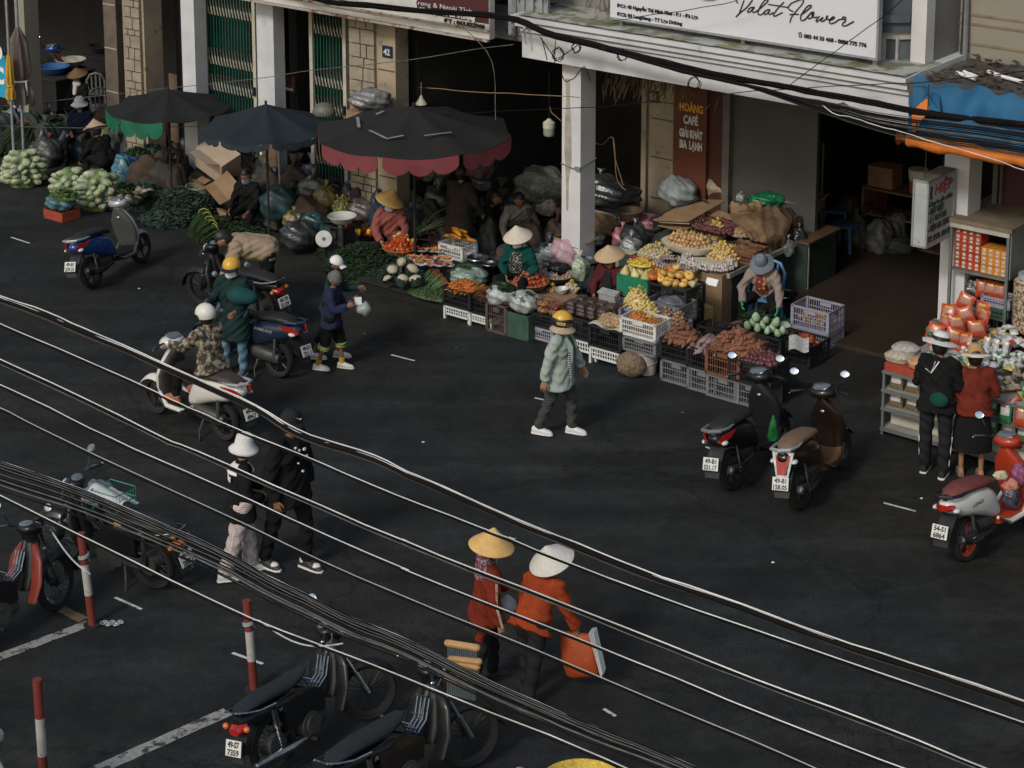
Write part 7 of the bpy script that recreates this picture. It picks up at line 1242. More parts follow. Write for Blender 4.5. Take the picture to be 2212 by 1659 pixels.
for (x, y, r_, m_, lab, s_) in ((120, 345, (.34, .22, .12), mat('pink_net', (.30, .14, .16), .4, .5, 10, .6), 'pink and white plastic bags left of the table', 50), (1245, 560, (.10, .09, .14), BAGC, 'clear bag hanging on the corner of the table', 51), (1255, 680, (.11, .10, .09), mat('dull_yellow', (.25, .17, .03), .5, .4, 20), 'bag of yellow fruit at the right table leg', 52), (1330, 500, (.13, .11, .17), BAGD, 'dark plastic bag hanging on the green cabinet', 53), (60, 520, (.2, .18, .22), BAGD, 'dark plastic sack left of the garlic net', 54), (30, 560, (.16, .14, .16), BAGG, 'grey plastic sack left of the garlic net', 55), (1480, 250, (.06, .06, .09), BAGC, 'small clear bag hanging above the green cabinet', 56)):
 lump('plastic_bag', cz(8, x, y, .62 if y < 600 else .15), r_, m_, lab, seed=s_, knot=y > 400)
stack(c(8, 215, 520), [('black', .55, .4, .3, 'slot')], 'dark crate between the burlap bundle and the onions', z0=.5); lump('burlap_bundle', cz(7, 1140, 380, .55), (.42, .24, .20), BURL, 'rolled brown burlap sacks at the foot of the white column', seed=60, knot=False, cat='sacks', rz=FR); lump('burlap_bundle', cz(7, 1020, 400, .48), (.2, .12, .10), BURL, 'small roll of folded burlap left of the big roll', seed=61, knot=False, cat='sacks', rz=FR)
t = stack(c(7, 1330, 375), [('dgrey', .55, .40, .30, 'slot')], 'greyish white empty crate right of the white column', z0=.6); crate(V((t.x, t.y, 0)), 'black', .55, .4, .596, 'black crate hidden under the empty greyish crate')
bowl(cz(7, 1455, 262, .8), .19, .16, mat('brown_pot', (.10, .06, .035), .5), 'brown round pot upside down behind the white crate', 'pot')
stool(G(1652, 706) - mathutils.Matrix.Rotation(face(-.40, -.92), 3, 'Z')@V((0, .03, 0)), mat('blue_plastic', (.075, .17, .34), .4, .1, 4), 'blue plastic armchair under the seller with green gloves', rz=face(-.40, -.92), back=True)
t = stack(c(8, 503, 1592), [('grey', .48, .36, .30, 'slot'), ('black', .50, .38, .28, 'slot')], 'crate in the leftmost stack under the sweet potatoes'); pile('sweet', t - V((0, 0, .05)), .26, .19, 'brown sweet potato on the leftmost black crate', 'sweet potatoes left heap', 4, lie=True, shrink=.8)
t = stack(c(8, 692, 1652), [('grey', .44, .36, .30, 'slot'), ('black', .46, .38, .28, 'slot')], 'crate in the stack under the pinkish yams'); pile('yam', t - V((0, 0, .06)), .22, .17, 'pinkish yam on the second black crate', 'pinkish yams', 3, lie=True, shrink=.8)
t = stack(c(8, 868, 1712), [('grey', .48, .36, .30, 'slot'), ('choc', .50, .40, .36, 'slot')], 'crate in the stack under the tallest sweet potato heap'); pile('sweet', t - V((0, 0, .05)) + N*.08 + U*.05, .34, .27, 'brown sweet potato on the tallest heap above the rust crate', 'sweet potatoes tall heap', 5, lie=True, shrink=.8)
t = stack(c(11, 785, 632), [('grey', .48, .36, .30, 'slot'), ('black', .62, .42, .30, 'slot')], 'crate in the stack under the red onions behind the scooters'); pile('shallot', t - V((0, 0, .04)), .28, .17, 'red onion on the crate behind the black scooter', 'red onions', 2, sc=1.3)
t = stack(c(8, 740, 1310), [('black', .40, .30, .30, 'slot')], 'black crate behind the pinkish yams', z0=.15)
t = stack(c(8, 1195, 1345), [('black', .66, .42, .24, 'slot')], 'black crate lined with leaves under the chayotes', z0=.12); crate(V((t.x, t.y, 0)), 'black', .6, .4, .116, 'low black crate under the chayote crate')
for i in range(11): one('chayote', t + U*(-.24 + .155*(i % 4) + (.05 if i > 7 else 0)) + N*(-.13 + .13*((i//4) % 3)*(1 if i < 8 else .5)) + V((0, 0, .04 + (.09 if i > 7 else 0))), 'pale green chayote in the dark crate before the green scale', 'chayotes', (random.uniform(-.4, .4), random.uniform(-.4, .4), i), 1.0)
b = MB(); b.grid(lambda s, q: ((s - .5)*.26, (q - .5)*.34, .03*sin(s*6)), 6, 6, .004); b.xf((0, 0, 0), R(30), R(12)); solo('newspaper', b, mat('newsprint', (.38, .38, .37), .9, .3, 25), 'folded newspaper between the chayotes and the tomatoes', 'newspaper', cz(8, 1335, 1240, .36), FR)
t = stack(c(8, 1420, 1445), [('black', .62, .50, .30, 'slot')], 'large black crate of small red tomatoes beside the newspaper'); pile('tomato', t - V((0, 0, .10)) + N*.04, .22, .18, 'small red tomato in the large black crate', 'small tomatoes', 2)
t = stack(c(8, 1560, 1292), [('lav', .58, .42, .20, 'slot'), ('lav', .58, .42, .32, 'slot')], 'lavender crate right of the seller in the knitted hat'); pile('onion', t - V((0, 0, .24)), .24, .15, 'onion inside the upper lavender crate', 'onions in the lavender crate', 2)
for (x, y, r_, m_, lab, gm, gl) in ((855, 1245, .25, mat('red_basin', (.20, .03, .02), .4), 'dark red plastic basin of dried dark leaves', mat('dark_herb', (.012, .012, .012), .8), 'dark dried leaves in the red basin'), (925, 1165, .25, mat('pink_basin', (.22, .07, .09), .4), 'pink plastic basin of green herbs before the seller', LEAF, 'green herbs spread over the pink basin')):
 p = cz(8, x, y, .12); bowl(p, r_, .09, m_, lab, 'basin'); leafy('herbs', p + V((0, 0, .05)), r_*.85, r_*.85, .07, 350, gm, gl, .06, seed=int(x), long=1.6)
leafy('herbs', cz(8, 1010, 1090, .25), .22, .16, .14, 400, LEAF, 'bunch of long green herbs laid behind the pink basin', .10, seed=71, long=2.2)
SC = thing('market_scale', 'green market scale with round white dial before the seller', 'scale', cz(8, 1215, 1160), FR + R(35)); b = MB(); b.loft([((0, 0, 0), (.11, 0, 0), (0, .09, 0), 4), ((0, 0, .2), (.09, 0, 0), (0, .07, 0), 4)], 16); b.cyl((0, 0, .2), (0, 0, .26), .03, seg=10); part('case', b, mat('scale_green', (.012, .17, .08), .35), SC); b = MB(); b.cyl((-.0, -.08, .11), (0, -.11, .12), .09, seg=24); part('dial', b, mat('dial_white', (.45, .46, .40), .5), SC)
bk = cz(8, 1215, 1045); bucket(bk, .14, .28, IRON, 'dark bucket under the steel bowl beside the blue chair'); bowl(V((bk.x, bk.y, .285)), .19, .08, STEEL, 'steel bowl of green beans on the dark bucket'); leafy('greens', V((bk.x, bk.y, .31)), .15, .15, .07, 250, LEAF, 'green beans in the steel bowl', .06, seed=72, long=1.8)
q = cz(8, 1392, 852); GCB = thing('cabinet', 'dark green timber cabinet between the sacks and the blue stools', 'cabinet', q, FR); b = MB(); b.b2((-1.1, 0, 0), (0, .85, .74)); part('body', b, mat('cabinet_green', (.025, .042, .034), .6, .2, 3), GCB, 0); b = MB(); b.b2((-1.14, -.04, .743), (.04, .9, .775)); part('top_board', b, mat('cabinet_top', (.10, .06, .035), .7, .3, 5), GCB, 0); b = MB(); b.b2((.002, .02, .0), (.012, .05, .72)); part('corner_strip', b, mat('strip_pale', (.25, .25, .22)), GCB, 0)
CT = cbox(cz(8, 1380, 190, 1.0), .5, .4, .2, CARD, 'open cardboard box at the far right of the sacks', .2, True)
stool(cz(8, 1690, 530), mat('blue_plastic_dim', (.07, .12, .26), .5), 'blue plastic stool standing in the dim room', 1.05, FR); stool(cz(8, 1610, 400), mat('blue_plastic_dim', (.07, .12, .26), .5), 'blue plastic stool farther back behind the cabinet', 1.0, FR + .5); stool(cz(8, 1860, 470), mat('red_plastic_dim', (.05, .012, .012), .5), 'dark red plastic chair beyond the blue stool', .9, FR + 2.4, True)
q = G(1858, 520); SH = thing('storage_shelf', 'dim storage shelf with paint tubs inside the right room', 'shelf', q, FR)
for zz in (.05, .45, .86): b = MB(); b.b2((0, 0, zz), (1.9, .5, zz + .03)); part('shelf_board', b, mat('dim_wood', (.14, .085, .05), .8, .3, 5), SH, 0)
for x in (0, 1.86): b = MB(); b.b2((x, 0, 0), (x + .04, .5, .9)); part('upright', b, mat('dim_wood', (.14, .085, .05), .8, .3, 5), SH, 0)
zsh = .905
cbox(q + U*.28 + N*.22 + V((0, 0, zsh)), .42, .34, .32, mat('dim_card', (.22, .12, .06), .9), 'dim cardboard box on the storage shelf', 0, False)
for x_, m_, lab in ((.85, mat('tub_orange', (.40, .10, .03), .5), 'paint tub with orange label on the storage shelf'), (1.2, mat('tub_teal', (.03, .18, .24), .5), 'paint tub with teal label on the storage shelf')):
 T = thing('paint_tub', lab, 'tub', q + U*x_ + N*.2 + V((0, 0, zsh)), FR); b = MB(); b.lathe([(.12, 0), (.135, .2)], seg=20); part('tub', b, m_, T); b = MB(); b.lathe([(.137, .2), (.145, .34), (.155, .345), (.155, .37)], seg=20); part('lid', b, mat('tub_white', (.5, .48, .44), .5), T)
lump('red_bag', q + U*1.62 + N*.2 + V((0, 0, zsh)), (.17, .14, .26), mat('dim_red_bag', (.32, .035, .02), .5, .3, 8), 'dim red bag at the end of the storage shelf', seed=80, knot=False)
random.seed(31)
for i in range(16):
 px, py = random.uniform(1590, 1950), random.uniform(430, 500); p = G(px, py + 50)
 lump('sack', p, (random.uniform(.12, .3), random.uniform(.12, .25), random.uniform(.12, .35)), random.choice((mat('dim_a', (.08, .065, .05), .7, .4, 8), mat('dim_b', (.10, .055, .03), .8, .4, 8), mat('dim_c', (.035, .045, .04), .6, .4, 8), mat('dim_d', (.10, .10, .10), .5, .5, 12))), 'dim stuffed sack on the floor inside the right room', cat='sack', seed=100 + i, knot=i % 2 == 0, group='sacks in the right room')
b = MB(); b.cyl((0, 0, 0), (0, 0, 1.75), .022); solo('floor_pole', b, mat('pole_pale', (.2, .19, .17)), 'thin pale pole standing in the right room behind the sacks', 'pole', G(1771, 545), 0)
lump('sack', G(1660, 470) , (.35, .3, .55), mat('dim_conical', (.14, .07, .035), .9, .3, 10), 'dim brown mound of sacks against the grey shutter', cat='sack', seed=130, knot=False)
def mat_board(px, py, z, w, d, m, label, k=7): b = MB(); b.box((0, 0, 0), (w, d, .02)); return solo('board', b, m, label, 'board', cz(k, px, py, z), FR, smooth=0)
for (x, y, w_, d_, z, lab) in ((620, 905, .6, .45, .30, 'crate hidden under the tomato basket'), (850, 830, .6, .5, .30, 'crate hidden under the garlic basket'), (850, 930, .6, .4, .28, 'crate under the brown board and white bowl')):
 p = cz(7, x, y, z); crate(V((p.x, p.y, 0)), 'black', w_, d_, z - .004, lab)
p = cz(7, 605, 835, .36); basket(p, .27, .09, 'round wicker basket heaped with red tomatoes'); pile('tomato', p + V((0, 0, .06)), .24, .24, 'ripe red tomato heaped in the round wicker basket', 'tomatoes in the basket', 5, e=2, shrink=.75)
p = cz(7, 830, 755, .33); basket(p, .28, .07, 'flat round basket of brownish garlic beside the pink bag', m=mat('basket_orange', (.33, .19, .09), .7, .2, 50, .4)); pile('garlicp', p + V((0, 0, .05)), .24, .24, 'brownish garlic bulb in the flat round basket', 'garlic in the flat basket', 3, e=2, shrink=.8, maxn=62)
mat_board(830, 900, .30, .55, .38, CARD, 'brown cardboard under the white bowl'); bowl(cz(7, 878, 880, .32), .09, .07, mat('enamel_white', (.5, .5, .47), .3), 'small white enamel bowl on the brown cardboard'); netbag(cz(7, 960, 850, .32), .12, .10, .10, 0, .022, mat('garlic_net', (.42, .36, .22), .6, .3, 30), 'yellow net of garlic right of the white bowl', 30, 90); netbag(cz(7, 800, 860, .32), .08, .08, .06, 0, .02, mat('ginger', (.33, .2, .1), .6, .3, 30), 'small net of ginger left of the white bowl', 20, 91)
lump('pink_bag', cz(7, 915, 660, .38), (.24, .19, .24), mat('pink_plastic', (.42, .27, .31), .35, .25, 9, .6, spec=.6), 'pink stuffed plastic bag behind the garlic basket', seed=92, knot=False); lump('black_bag', cz(7, 850, 700, .40), (.17, .10, .08), mat('black_bag', (.015, .015, .018), .3, .4, 9, .6), 'black cloth bag lying on the garlic basket', seed=93, knot=False); lump('clear_bag', cz(7, 1030, 770, .35), (.13, .10, .20), mat('frost_bag', (.26, .29, .22), .2, .5, 12, .7, spec=.8), 'clear bag with yellow net beside the maroon seller', seed=94); lump('white_bag', cz(7, 770, 610, .45), (.15, .12, .12), BAGW, 'small white plastic bag above the garlic basket', seed=95); lump('clear_bag', cz(7, 1050, 470, .55), (.34, .2, .12), mat('film_green', (.28, .33, .31), .15, .5, 12, .8, spec=.9), 'clear and green plastic bags behind the cardboard box', seed=96, knot=False); lump('pink_bag', cz(7, 1385, 500, .55), (.15, .13, .18), mat('pinkred_plastic', (.30, .10, .13), .3, .4, 9, .6, spec=.7), 'pink and white bag behind the maroon seller', seed=97)
cbox(cz(7, 985, 640, .35), .50, .34, .42, CARD, 'open brown cardboard box behind the pink bag', .1); crate(cz(7, 740, 690, .15), 'grey', .35, .3, .3, 'small grey basket left of the pink bag')
bowl(cz(7, 1088, 640, .52), .17, .07, STEEL, 'steel scale pan between the two seated women'); bowl(cz(7, 160, 625, .30), .16, .09, STEEL, 'steel pan left of the seller in deep green'); bowl(cz(7, 265, 665, .28), .12, .07, STEEL, 'smaller steel pan at the knees of the seller in deep green')
stool(cz(7, 330, 640), mat('blue_plastic_b', (.015, .07, .22), .5), 'blue plastic stool beside the seller in deep green', .8, FR)
p = cz(7, 95, 770, .28); lump('open_bag', p - V((0, 0, .05)), (.27, .22, .14), mat('pale_green_bag', (.20, .26, .22), .2, .5, 10, .7, spec=.8), 'clear bag of green beans left of the steel pans', seed=98, knot=False); leafy('green_beans', p + V((0, 0, .12)) - U*.08, .17, .15, .07, 400, mat('bean_green', (.035, .09, .03), .6, .3, 12), 'green beans heaped in the open clear bag', .07, seed=73, long=2)
p = V((p.x, p.y, 0)); crate(p, 'black', .55, .45, .20, 'low black crate under the bag of green beans')
random.seed(51)
q = G(897, 600); parasol(V((q.x, q.y, 0)), 1.50, 2.27, .36, mat('parasol_black', (.0105, .0092, .0085), .85, .25, 2, .1), 'large black parasol with pink red valance on the near side', 8, R(22.5) + FR, (4, 5, 6, 7), mat('valance_pink', (.17, .035, .042), .8, .2, 3), .24, sagk=.04)
PB = q
b = MB()
for (x0, y0, x1, y1) in ((1175, 905, 1290, 945), (1290, 948, 1412, 938), (1555, 938, 1742, 915), (1095, 822, 1105, 884), (1225, 832, 1275, 822)):
 zt_ = 2.42; a = G(*c(2, x0, y0), zt_); d = G(*c(2, x1, y1), zt_);
 def onz(p): r_ = (V((p.x, p.y, 0)) - V((PB.x, PB.y, 0))).length; return 2.27 + .36*(1 - r_/1.5) + .018
 a.z = onz(a); d.z = onz(d); s_ = (d - a).cross(V((0, 0, 1))).normalized()*.022; b.add([a + s_, d + s_, d - s_, a - s_, a + s_ + V((0, 0, .004)), d + s_ + V((0, 0, .004)), d - s_ + V((0, 0, .004)), a - s_ + V((0, 0, .004))], [(0, 1, 2, 3), (7, 6, 5, 4)])
solo('tape_strips', b, mat('grey_tape', (.22, .23, .24), .6), 'grey repair tape strips stuck on the large black parasol', 'tape', (0, 0, 0), 0, smooth=0)
q = G(582, 545); parasol(V((q.x, q.y, 0)), 1.04, 2.02, .34, mat('parasol_navy', (.0065, .0135, .0185), .8, .35, 2.5, .1), 'dark blue parasol between the green edged one and the large black one', 8, R(10), (3, 4, 5, 6), mat('valance_navy', (.015, .024, .035), .8), .10, sagk=.03, tiltv=(0, .0), polebase=None)
q = G(372, 452); parasol(V((q.x, q.y, 0)), 1.03, 1.76, .28, mat('parasol_dark', (.007, .0075, .008), .85, .3, 2, .1), 'low black parasol with ragged green valance', 8, R(5), (3, 4, 5), mat('valance_green', (.005, .10, .055), .7, .25, 5), .26, sagk=.03)
p = F(fp(910, 215, .4)[0], .4, fp(910, 225, .4)[1]); b = MB(); b.lathe([(.02, .14), (.03, .1), (.09, .02), (.095, 0), (.085, 0), (.02, .09)], seg=18, cap=False); b.cyl((0, 0, .13), (0, 0, .35), .004, seg=4); solo('pendant_shade', b, mat('shade_white', (.45, .42, .36), .5), 'small pale lamp shade hanging above the large parasol', 'lamp', p)
p = F(fp(1186, 285, .3)[0], .3, fp(1186, 293, .3)[1]); b = MB(); b.lathe([(.07, 0), (.085, .02), (.085, .12)], seg=16); L = thing('camping_lantern', 'small white hanging lantern left of the white column', 'lantern', p); part('lower_cup', b, mat('lantern_grey', (.28, .29, .27), .6), L); b = MB(); b.lathe([(.09, .121), (.09, .2), (.05, .23), (.02, .26)], seg=16); part('cap', b, mat('lantern_white', (.5, .48, .38), .5), L); b = MB(); b.cyl((0, 0, .26), (0, 0, 1.0), .004, seg=4); part('cord', b, IRON, L)
def ctr(k, x, y, z): return cz(k, x, y, z)
def bench(k, x, y, w_, d_, h_, label): p = cz(k, x, y, h_); T = thing('display_bench', label, 'bench', V((p.x, p.y, 0)), FR); b = MB(); b.b2((-w_/2, -d_/2, h_ - .03), (w_/2, d_/2, h_)); part('board', b, mat('bench_dark', (.02, .02, .019), .8, .2, 5), T, 0); b = MB(); b.b2((-w_/2 + .04, -d_/2 + .04, 0), (w_/2 - .04, d_/2 - .04, h_ - .031)); part('base', b, BLK, T, 0); return T
bench(6, 1330, 1330, 1.75, .62, .16, 'long low black bench under the cauliflowers and bundled stalks'); bench(6, 1500, 1080, 1.7, .8, .32, 'black bench under the trays of orange peppers'); bench(6, 930, 1210, 1.0, .6, .10, 'low black bench under the dark herbs')
for i, (x, y) in enumerate(((1125, 1215), (1285, 1215), (1205, 1310), (1325, 1310), (1090, 1290), (1215, 1150))): one('cauli', cz(6, x, y, .31 + (.06 if y < 1250 else 0)), 'cauliflower wrapped in its leaves at the left end of the low bench', 'cauliflowers at the bench end', (random.uniform(.2, .6), random.uniform(-.3, .3), i), 1.0 if i < 4 else .8)
leafy('cauliflower_leaves', cz(6, 1210, 1260, .14), .46, .34, .17, 900, LEAFB, 'blue green cauliflower leaves around the white heads', .10, seed=81)
def bundle(k, p0, p1, r_, m, label, group, n=26, ties=(.85,), tm=None, name='stalk_bundle', fan=1.5, z0=.2, z1=.2, cat='bundle'):
 a, d = cz(k, *p0, z0), cz(k, *p1, z1); T = thing(name, label, cat, a, 0, group); v_ = d - a; x, y = basis(v_); b = MB(); rg = random.Random(int(a.x*50 + a.y*7))
 for i in range(n): t = rg.uniform(0, 6.28); q_ = sqrt(rg.random())*r_; o = x*cos(t)*q_ + y*sin(t)*q_; b.tube([o*fan*1.2 + V((0, 0, max(0, -o.z*0))), v_*.5 + o*fan, v_*.85 + o, v_*(1.0 + rg.uniform(-.02, .02)) + o], [.004, .009, .010, .008], 5)
 part('stalks', b, m, T)
 for tt in ties: b = MB(); ce_ = v_*tt; b.tube([ce_ + (x*cos(t) + y*sin(t))*(r_*1.12 + .006) for t in [2*pi*i/14 for i in range(14)]], .006, 4, True); part('tie', b, tm or mat('red_tie', (.3, .03, .02)), T)
for i in range(7): bundle(6, (1345 + i*38, 1440 + (6 - i)*-14 + 10*(i % 2)), (1478 + i*28, 1185 + i*34), .045, STALK, 'green stalk bundle with red tie on the low bench', 'red tied stalk bundles', z0=.20, z1=.27, ties=(.80, .93))
leafy('bean_ends', cz(6, 1430, 1420, .16), .42, .16, .10, 900, mat('bean_ends', (.06, .10, .04), .7, .4, 20), 'cut ends of green stalks along the low bench front', .03, seed=82)
leafy('dark_herbs', cz(6, 930, 1230, .0), .78, .56, .42, 3800, LEAF, 'dark green herb heap left of the cauliflowers', .07, seed=83, long=1.4); leafy('dark_herbs', cz(6, 700, 1080, .0), .45, .35, .25, 1300, LEAF, 'dark herbs below the white scale dial', .07, seed=84)
leafy('greens', cz(6, 1880, 840, .30), .55, .38, .18, 1600, LEAF, 'dark green vegetables behind the seller in deep green', .08, seed=85); leafy('greens', cz(7, 720, 340, .35), .4, .3, .2, 900, LEAF, 'dark leafy vegetables left of the white column foot', .08, seed=86); leafy('greens', cz(7, 180, 330, .35), .6, .35, .16, 1300, mat('leaf_mid', (.03, .06, .018), .7, .5, 10), 'dim green leaves spread behind the conical hat', .07, seed=87)
p = cz(6, 1190, 1055, .34); crate(V((p.x, p.y, 0)), 'black', .5, .5, .33, 'black crate under the basket of red peppers'); basket(p, .26, .08, 'round wicker basket of red peppers and yellow squash')
pile('pepper', p + V((0, 0, .05)), .23, .23, 'red pepper in the round wicker basket', 'red peppers in the basket', 3, e=2, shrink=.7)
for i, (dx, dy) in enumerate(((-.06, .08), (.08, .1), (.12, -.02), (.2, .04), (-.02, .18))): one('pumpkin', p + V((dx, dy, .24 - .3*abs(dx))), 'small yellow squash on top of the red peppers', 'squash on the peppers', None, .8, 'squash')
TRW = mat('foam_tray', (.45, .45, .47), .6, .05); PEPM = mat('pepper_mix', (.48, .13, .02), .25, .3, 18, col2=(.55, .28, .04)); PEPR = mat('pepper_slices', (.35, .05, .02), .25, .3, 18)
def ftray(p, m, label, rz=0, w_=.21, d_=.15, n=7, group='foam trays of peppers', seed=0, tm=None):
 T = thing('foam_tray', label, 'tray', p, FR + rz, group); b = MB(); b.loft([((0, 0, 0), (w_/2 - .02, 0, 0), (0, d_/2 - .02, 0), 5), ((0, 0, .02), (w_/2, 0, 0), (0, d_/2, 0), 5), ((0, 0, .024), (w_/2 - .008, 0, 0), (0, d_/2 - .008, 0), 5), ((0, 0, .008), (w_/2 - .024, 0, 0), (0, d_/2 - .024, 0), 5)], 20); part('tray', b, tm or TRW, T); rg = random.Random(seed)
 b = MB()
 for i in range(n): x, y = rg.uniform(-w_*.3, w_*.3), rg.uniform(-d_*.28, d_*.28); a = rg.uniform(0, 3); v_ = V((cos(a)*.035, sin(a)*.035, rg.uniform(-.01, .01))); z = rg.uniform(.03, .055); b.tube([V((x, y, z)) - v_, V((x, y, z + .008)), V((x, y, z)) + v_], [.008, .018, .012], 7)
 part('peppers', b, m, T)
for i in range(15):
 k_ = i % 5; ftray(cz(6, 1290 + k_*75, 1055 + (i//5)*48 + k_*4 - (20 if i < 5 else 0), .34 + .05*(i % 2)), (PEPM, PEPR, PEPM)[i % 3], 'white foam tray of orange and red peppers on the bench', random.uniform(-.5, .5), seed=i)
p = cz(6, 1680, 1085, .32); crate(p, 'white', .46, .34, .22, 'pale crate under the long yellow peppers', 'slot'); crate(cz(6, 1790, 1050, .25), 'blue', .3, .3, .26, 'blue crate right of the long yellow peppers')
b = MB(); rg = random.Random(5)
for i in range(9): PL = link('long_pepper', pm('long_pepper', lambda b_: b_.tube([(-.14, 0, 0), (-.08, 0, .015), (.02, 0, .02), (.1, 0, .008), (.13, 0, .0)], [.008, .026, .03, .024, .01], 9), inst_var(mat('long_pepper_skin', (.52, .20, .02), .25, .3, 6), .3))); PL.location = p + U*rg.uniform(-.14, .16) + N*rg.uniform(-.1, .12) + V((0, 0, .24 + i*.018)); PL.rotation_euler = (0, 0, FR + rg.uniform(-.4, .5)); tag(PL, 'long orange yellow pepper on the pale crate', 'pepper', 'long peppers')
bundle(6, (1430, 960), (1590, 900), .10, mat('aubergine', (.05, .035, .045), .3, .4, 10), 'bundle of long dark aubergines behind the trays', 'dark bundles', 24, (.3, .7), name='aubergine_bundle', z0=.42, z1=.46); bundle(6, (1420, 1010), (1570, 1000), .09, mat('aubergine', (.05, .035, .045), .3, .4, 10), 'lower bundle of long dark aubergines behind the trays', 'dark bundles', 20, (.5,), name='aubergine_bundle', z0=.36, z1=.4)
p = cz(6, 1440, 900, .40); bowl(p - V((0, 0, .06)), .30, .07, mat('basin_maroon', (.10, .035, .03), .5), 'dark red flat basin under the spring onions', 'basin'); crate(V((p.x, p.y, 0)), 'black', .5, .4, .33, 'black crate under the spring onion basin')
bundle(6, (1640, 730), (1330, 880), .07, mat('spring_onion', (.10, .17, .06), .5, .4, 4, col2=(.30, .34, .22)), 'long spring onions lying across the dark red basin', 'spring onions', 34, (.8,), mat('straw_tie', (.3, .26, .1)), 'spring_onions', 2.6, .62, .48)
lump('clear_bag', cz(6, 1650, 890, .42), (.13, .11, .09), BAGG, 'crumpled clear bag at the tips of the spring onions', seed=141, knot=False)
p = cz(6, 655, 1000, .30); SC = thing('market_scale', 'market scale with round white dial and steel pan left of the pink seller', 'scale', p, 0); b = MB(); b.cyl((-.19, -.06, .14), (-.19, -.10, .15), .125, seg=32); part('dial', b, mat('dial_face', (.52, .52, .50), .5), SC); b = MB(); b.cyl((-.19, -.101, .15), (-.19, -.11, .152), .028, seg=14); part('dial_hub', b, mat('hub_green', (.08, .16, .12)), SC); b = MB(); b.b2((-.25, -.06, 0), (-.1, .12, .32)); part('case', b, mat('scale_dark', (.02, .06, .05), .5), SC); b = MB(); b.lathe([(.10, .36), (.13, .38), (.13, .385), (.004, .365)], (-.12, .1, 0), 24, cap=False); part('pan', b, STEEL, SC); b = MB(); b.b2((.02, .0, 0), (.08, .06, .36)); part('pillar', b, mat('pillar_grey', (.15, .15, .15)), SC)
p = cz(6, 698, 800, .65); bowl(p, .215, .11, mat('tub_white2', (.42, .42, .40), .5, .1, 4), 'shallow white tub standing high behind the scale', 'tub'); crate(V((p.x, p.y, 0)), 'black', .4, .4, .645, 'dark stand under the shallow white tub');
p = cz(6, 820, 885, .38); pile('pepper', p, .30, .13, 'red orange pepper in the row behind the scale', 'peppers behind the scale', 2, sc=.9); crate(V((p.x, p.y, 0)), 'black', .6, .35, .37, 'black crate under the peppers behind the scale')
for i in range(4): one('peppery', cz(6, 790 + i*45, 850 + (i % 2)*28, .50), 'yellow pepper among the red ones behind the scale', 'yellow peppers behind the scale')
stool(G(842, 575) + V((0, .1, 0)), mat('blue_plastic_b', (.015, .07, .22), .5), 'blue chair of the pink seller', .95, face(.12, -1), True)
def many(L, grp=None):
 for i, (k, x, y, z, r_, m_, lab) in enumerate(L): lump('plastic_bag', cz(k, x, y, z), r_, m_, lab, seed=200 + i + int(x), knot=i % 2 == 0, group=grp)
YB = mat('bag_yellow_dim', (.13, .10, .025), .3, .5, 10, .6, spec=.7); GB = mat('bag_greenish', (.20, .20, .09), .35, .5, 14, .6, spec=.6)
many([(6, 565, 690, .45, (.2, .17, .22), YB, 'dim yellow bag of vegetables left of the pale gourd bag'), (6, 880, 770, .35, (.26, .2, .2), mat('bag_rose', (.11, .08, .08), .25, .5, 10, .6, spec=.8), 'rosy clear bag behind the yellow conical hat'), (6, 1270, 760, .35, (.24, .2, .2), BAGG, 'grey clear bag right of the yellow conical hat'), (6, 460, 900, .2, (.2, .16, .2), mat('bag_tealdim', (.02, .06, .07), .2, .6, 9, .7, spec=.9), 'shiny teal bag left of the scale'), (6, 330, 1010, .1, (.28, .22, .24), BAGD, 'large shiny dark bag behind the boys'), (6, 170, 760, .3, (.3, .24, .3), mat('tarp_teal_dim', (.015, .04, .045), .5, .4, 5), 'dark teal bundle by the thin pole'), (6, 290, 850, .2, (.18, .14, .16), YB, 'dim yellow green bag on the ground'),
  (6, 1380, 430, .9, (.3, .2, .14), mat('bag_pale', (.22, .22, .20), .2, .6, 12, .8, spec=.9), 'pale clear bags under the parasol rim'), (6, 1440, 500, .7, (.3, .22, .2), BAGG, 'grey clear bags behind the parasol pole'), (6, 1880, 430, .9, (.26, .22, .32), inst_var(mat('shallot_bag', (.11, .07, .075), .4, .6, 40, .5), .1), 'tall clear sack of small purple shallots'), (6, 1900, 520, .6, (.2, .16, .2), BAGG, 'shiny clear sack below the purple shallots'), (7, 710, 90, .8, (.40, .28, .30), mat('garlic_sack', (.13, .14, .11), .4, .6, 22, .7, spec=.7), 'large clear sack of greens left of the white column'), (7, 745, 215, .6, (.17, .14, .16), mat('garlic_net2', (.32, .26, .22), .5, .4, 22), 'net of onions with blue band by the white column'), (7, 540, 170, .6, (.25, .2, .12), BAGG, 'grey tray bag behind the conical hat'), (7, 260, 410, .35, (.2, .14, .07), mat('pale_squash', (.20, .21, .15), .6, .3, 9), 'pale long squash left of the green jacket'), (7, 405, 330, .4, (.13, .11, .09), mat('pale_squash', (.20, .21, .15), .6, .3, 9), 'round pale melon behind the conical hat'), (7, 490, 300, .42, (.13, .11, .09), mat('pale_squash', (.20, .21, .15), .6, .3, 9), 'second round pale melon behind the conical hat'),
  (7, 1280, 130, .9, (.45, .3, .2), BAGD, 'black shiny sacks heaped right of the white column'), (7, 1200, 60, 1.0, (.3, .2, .2), BAGD, 'upper black sack right of the white column')])
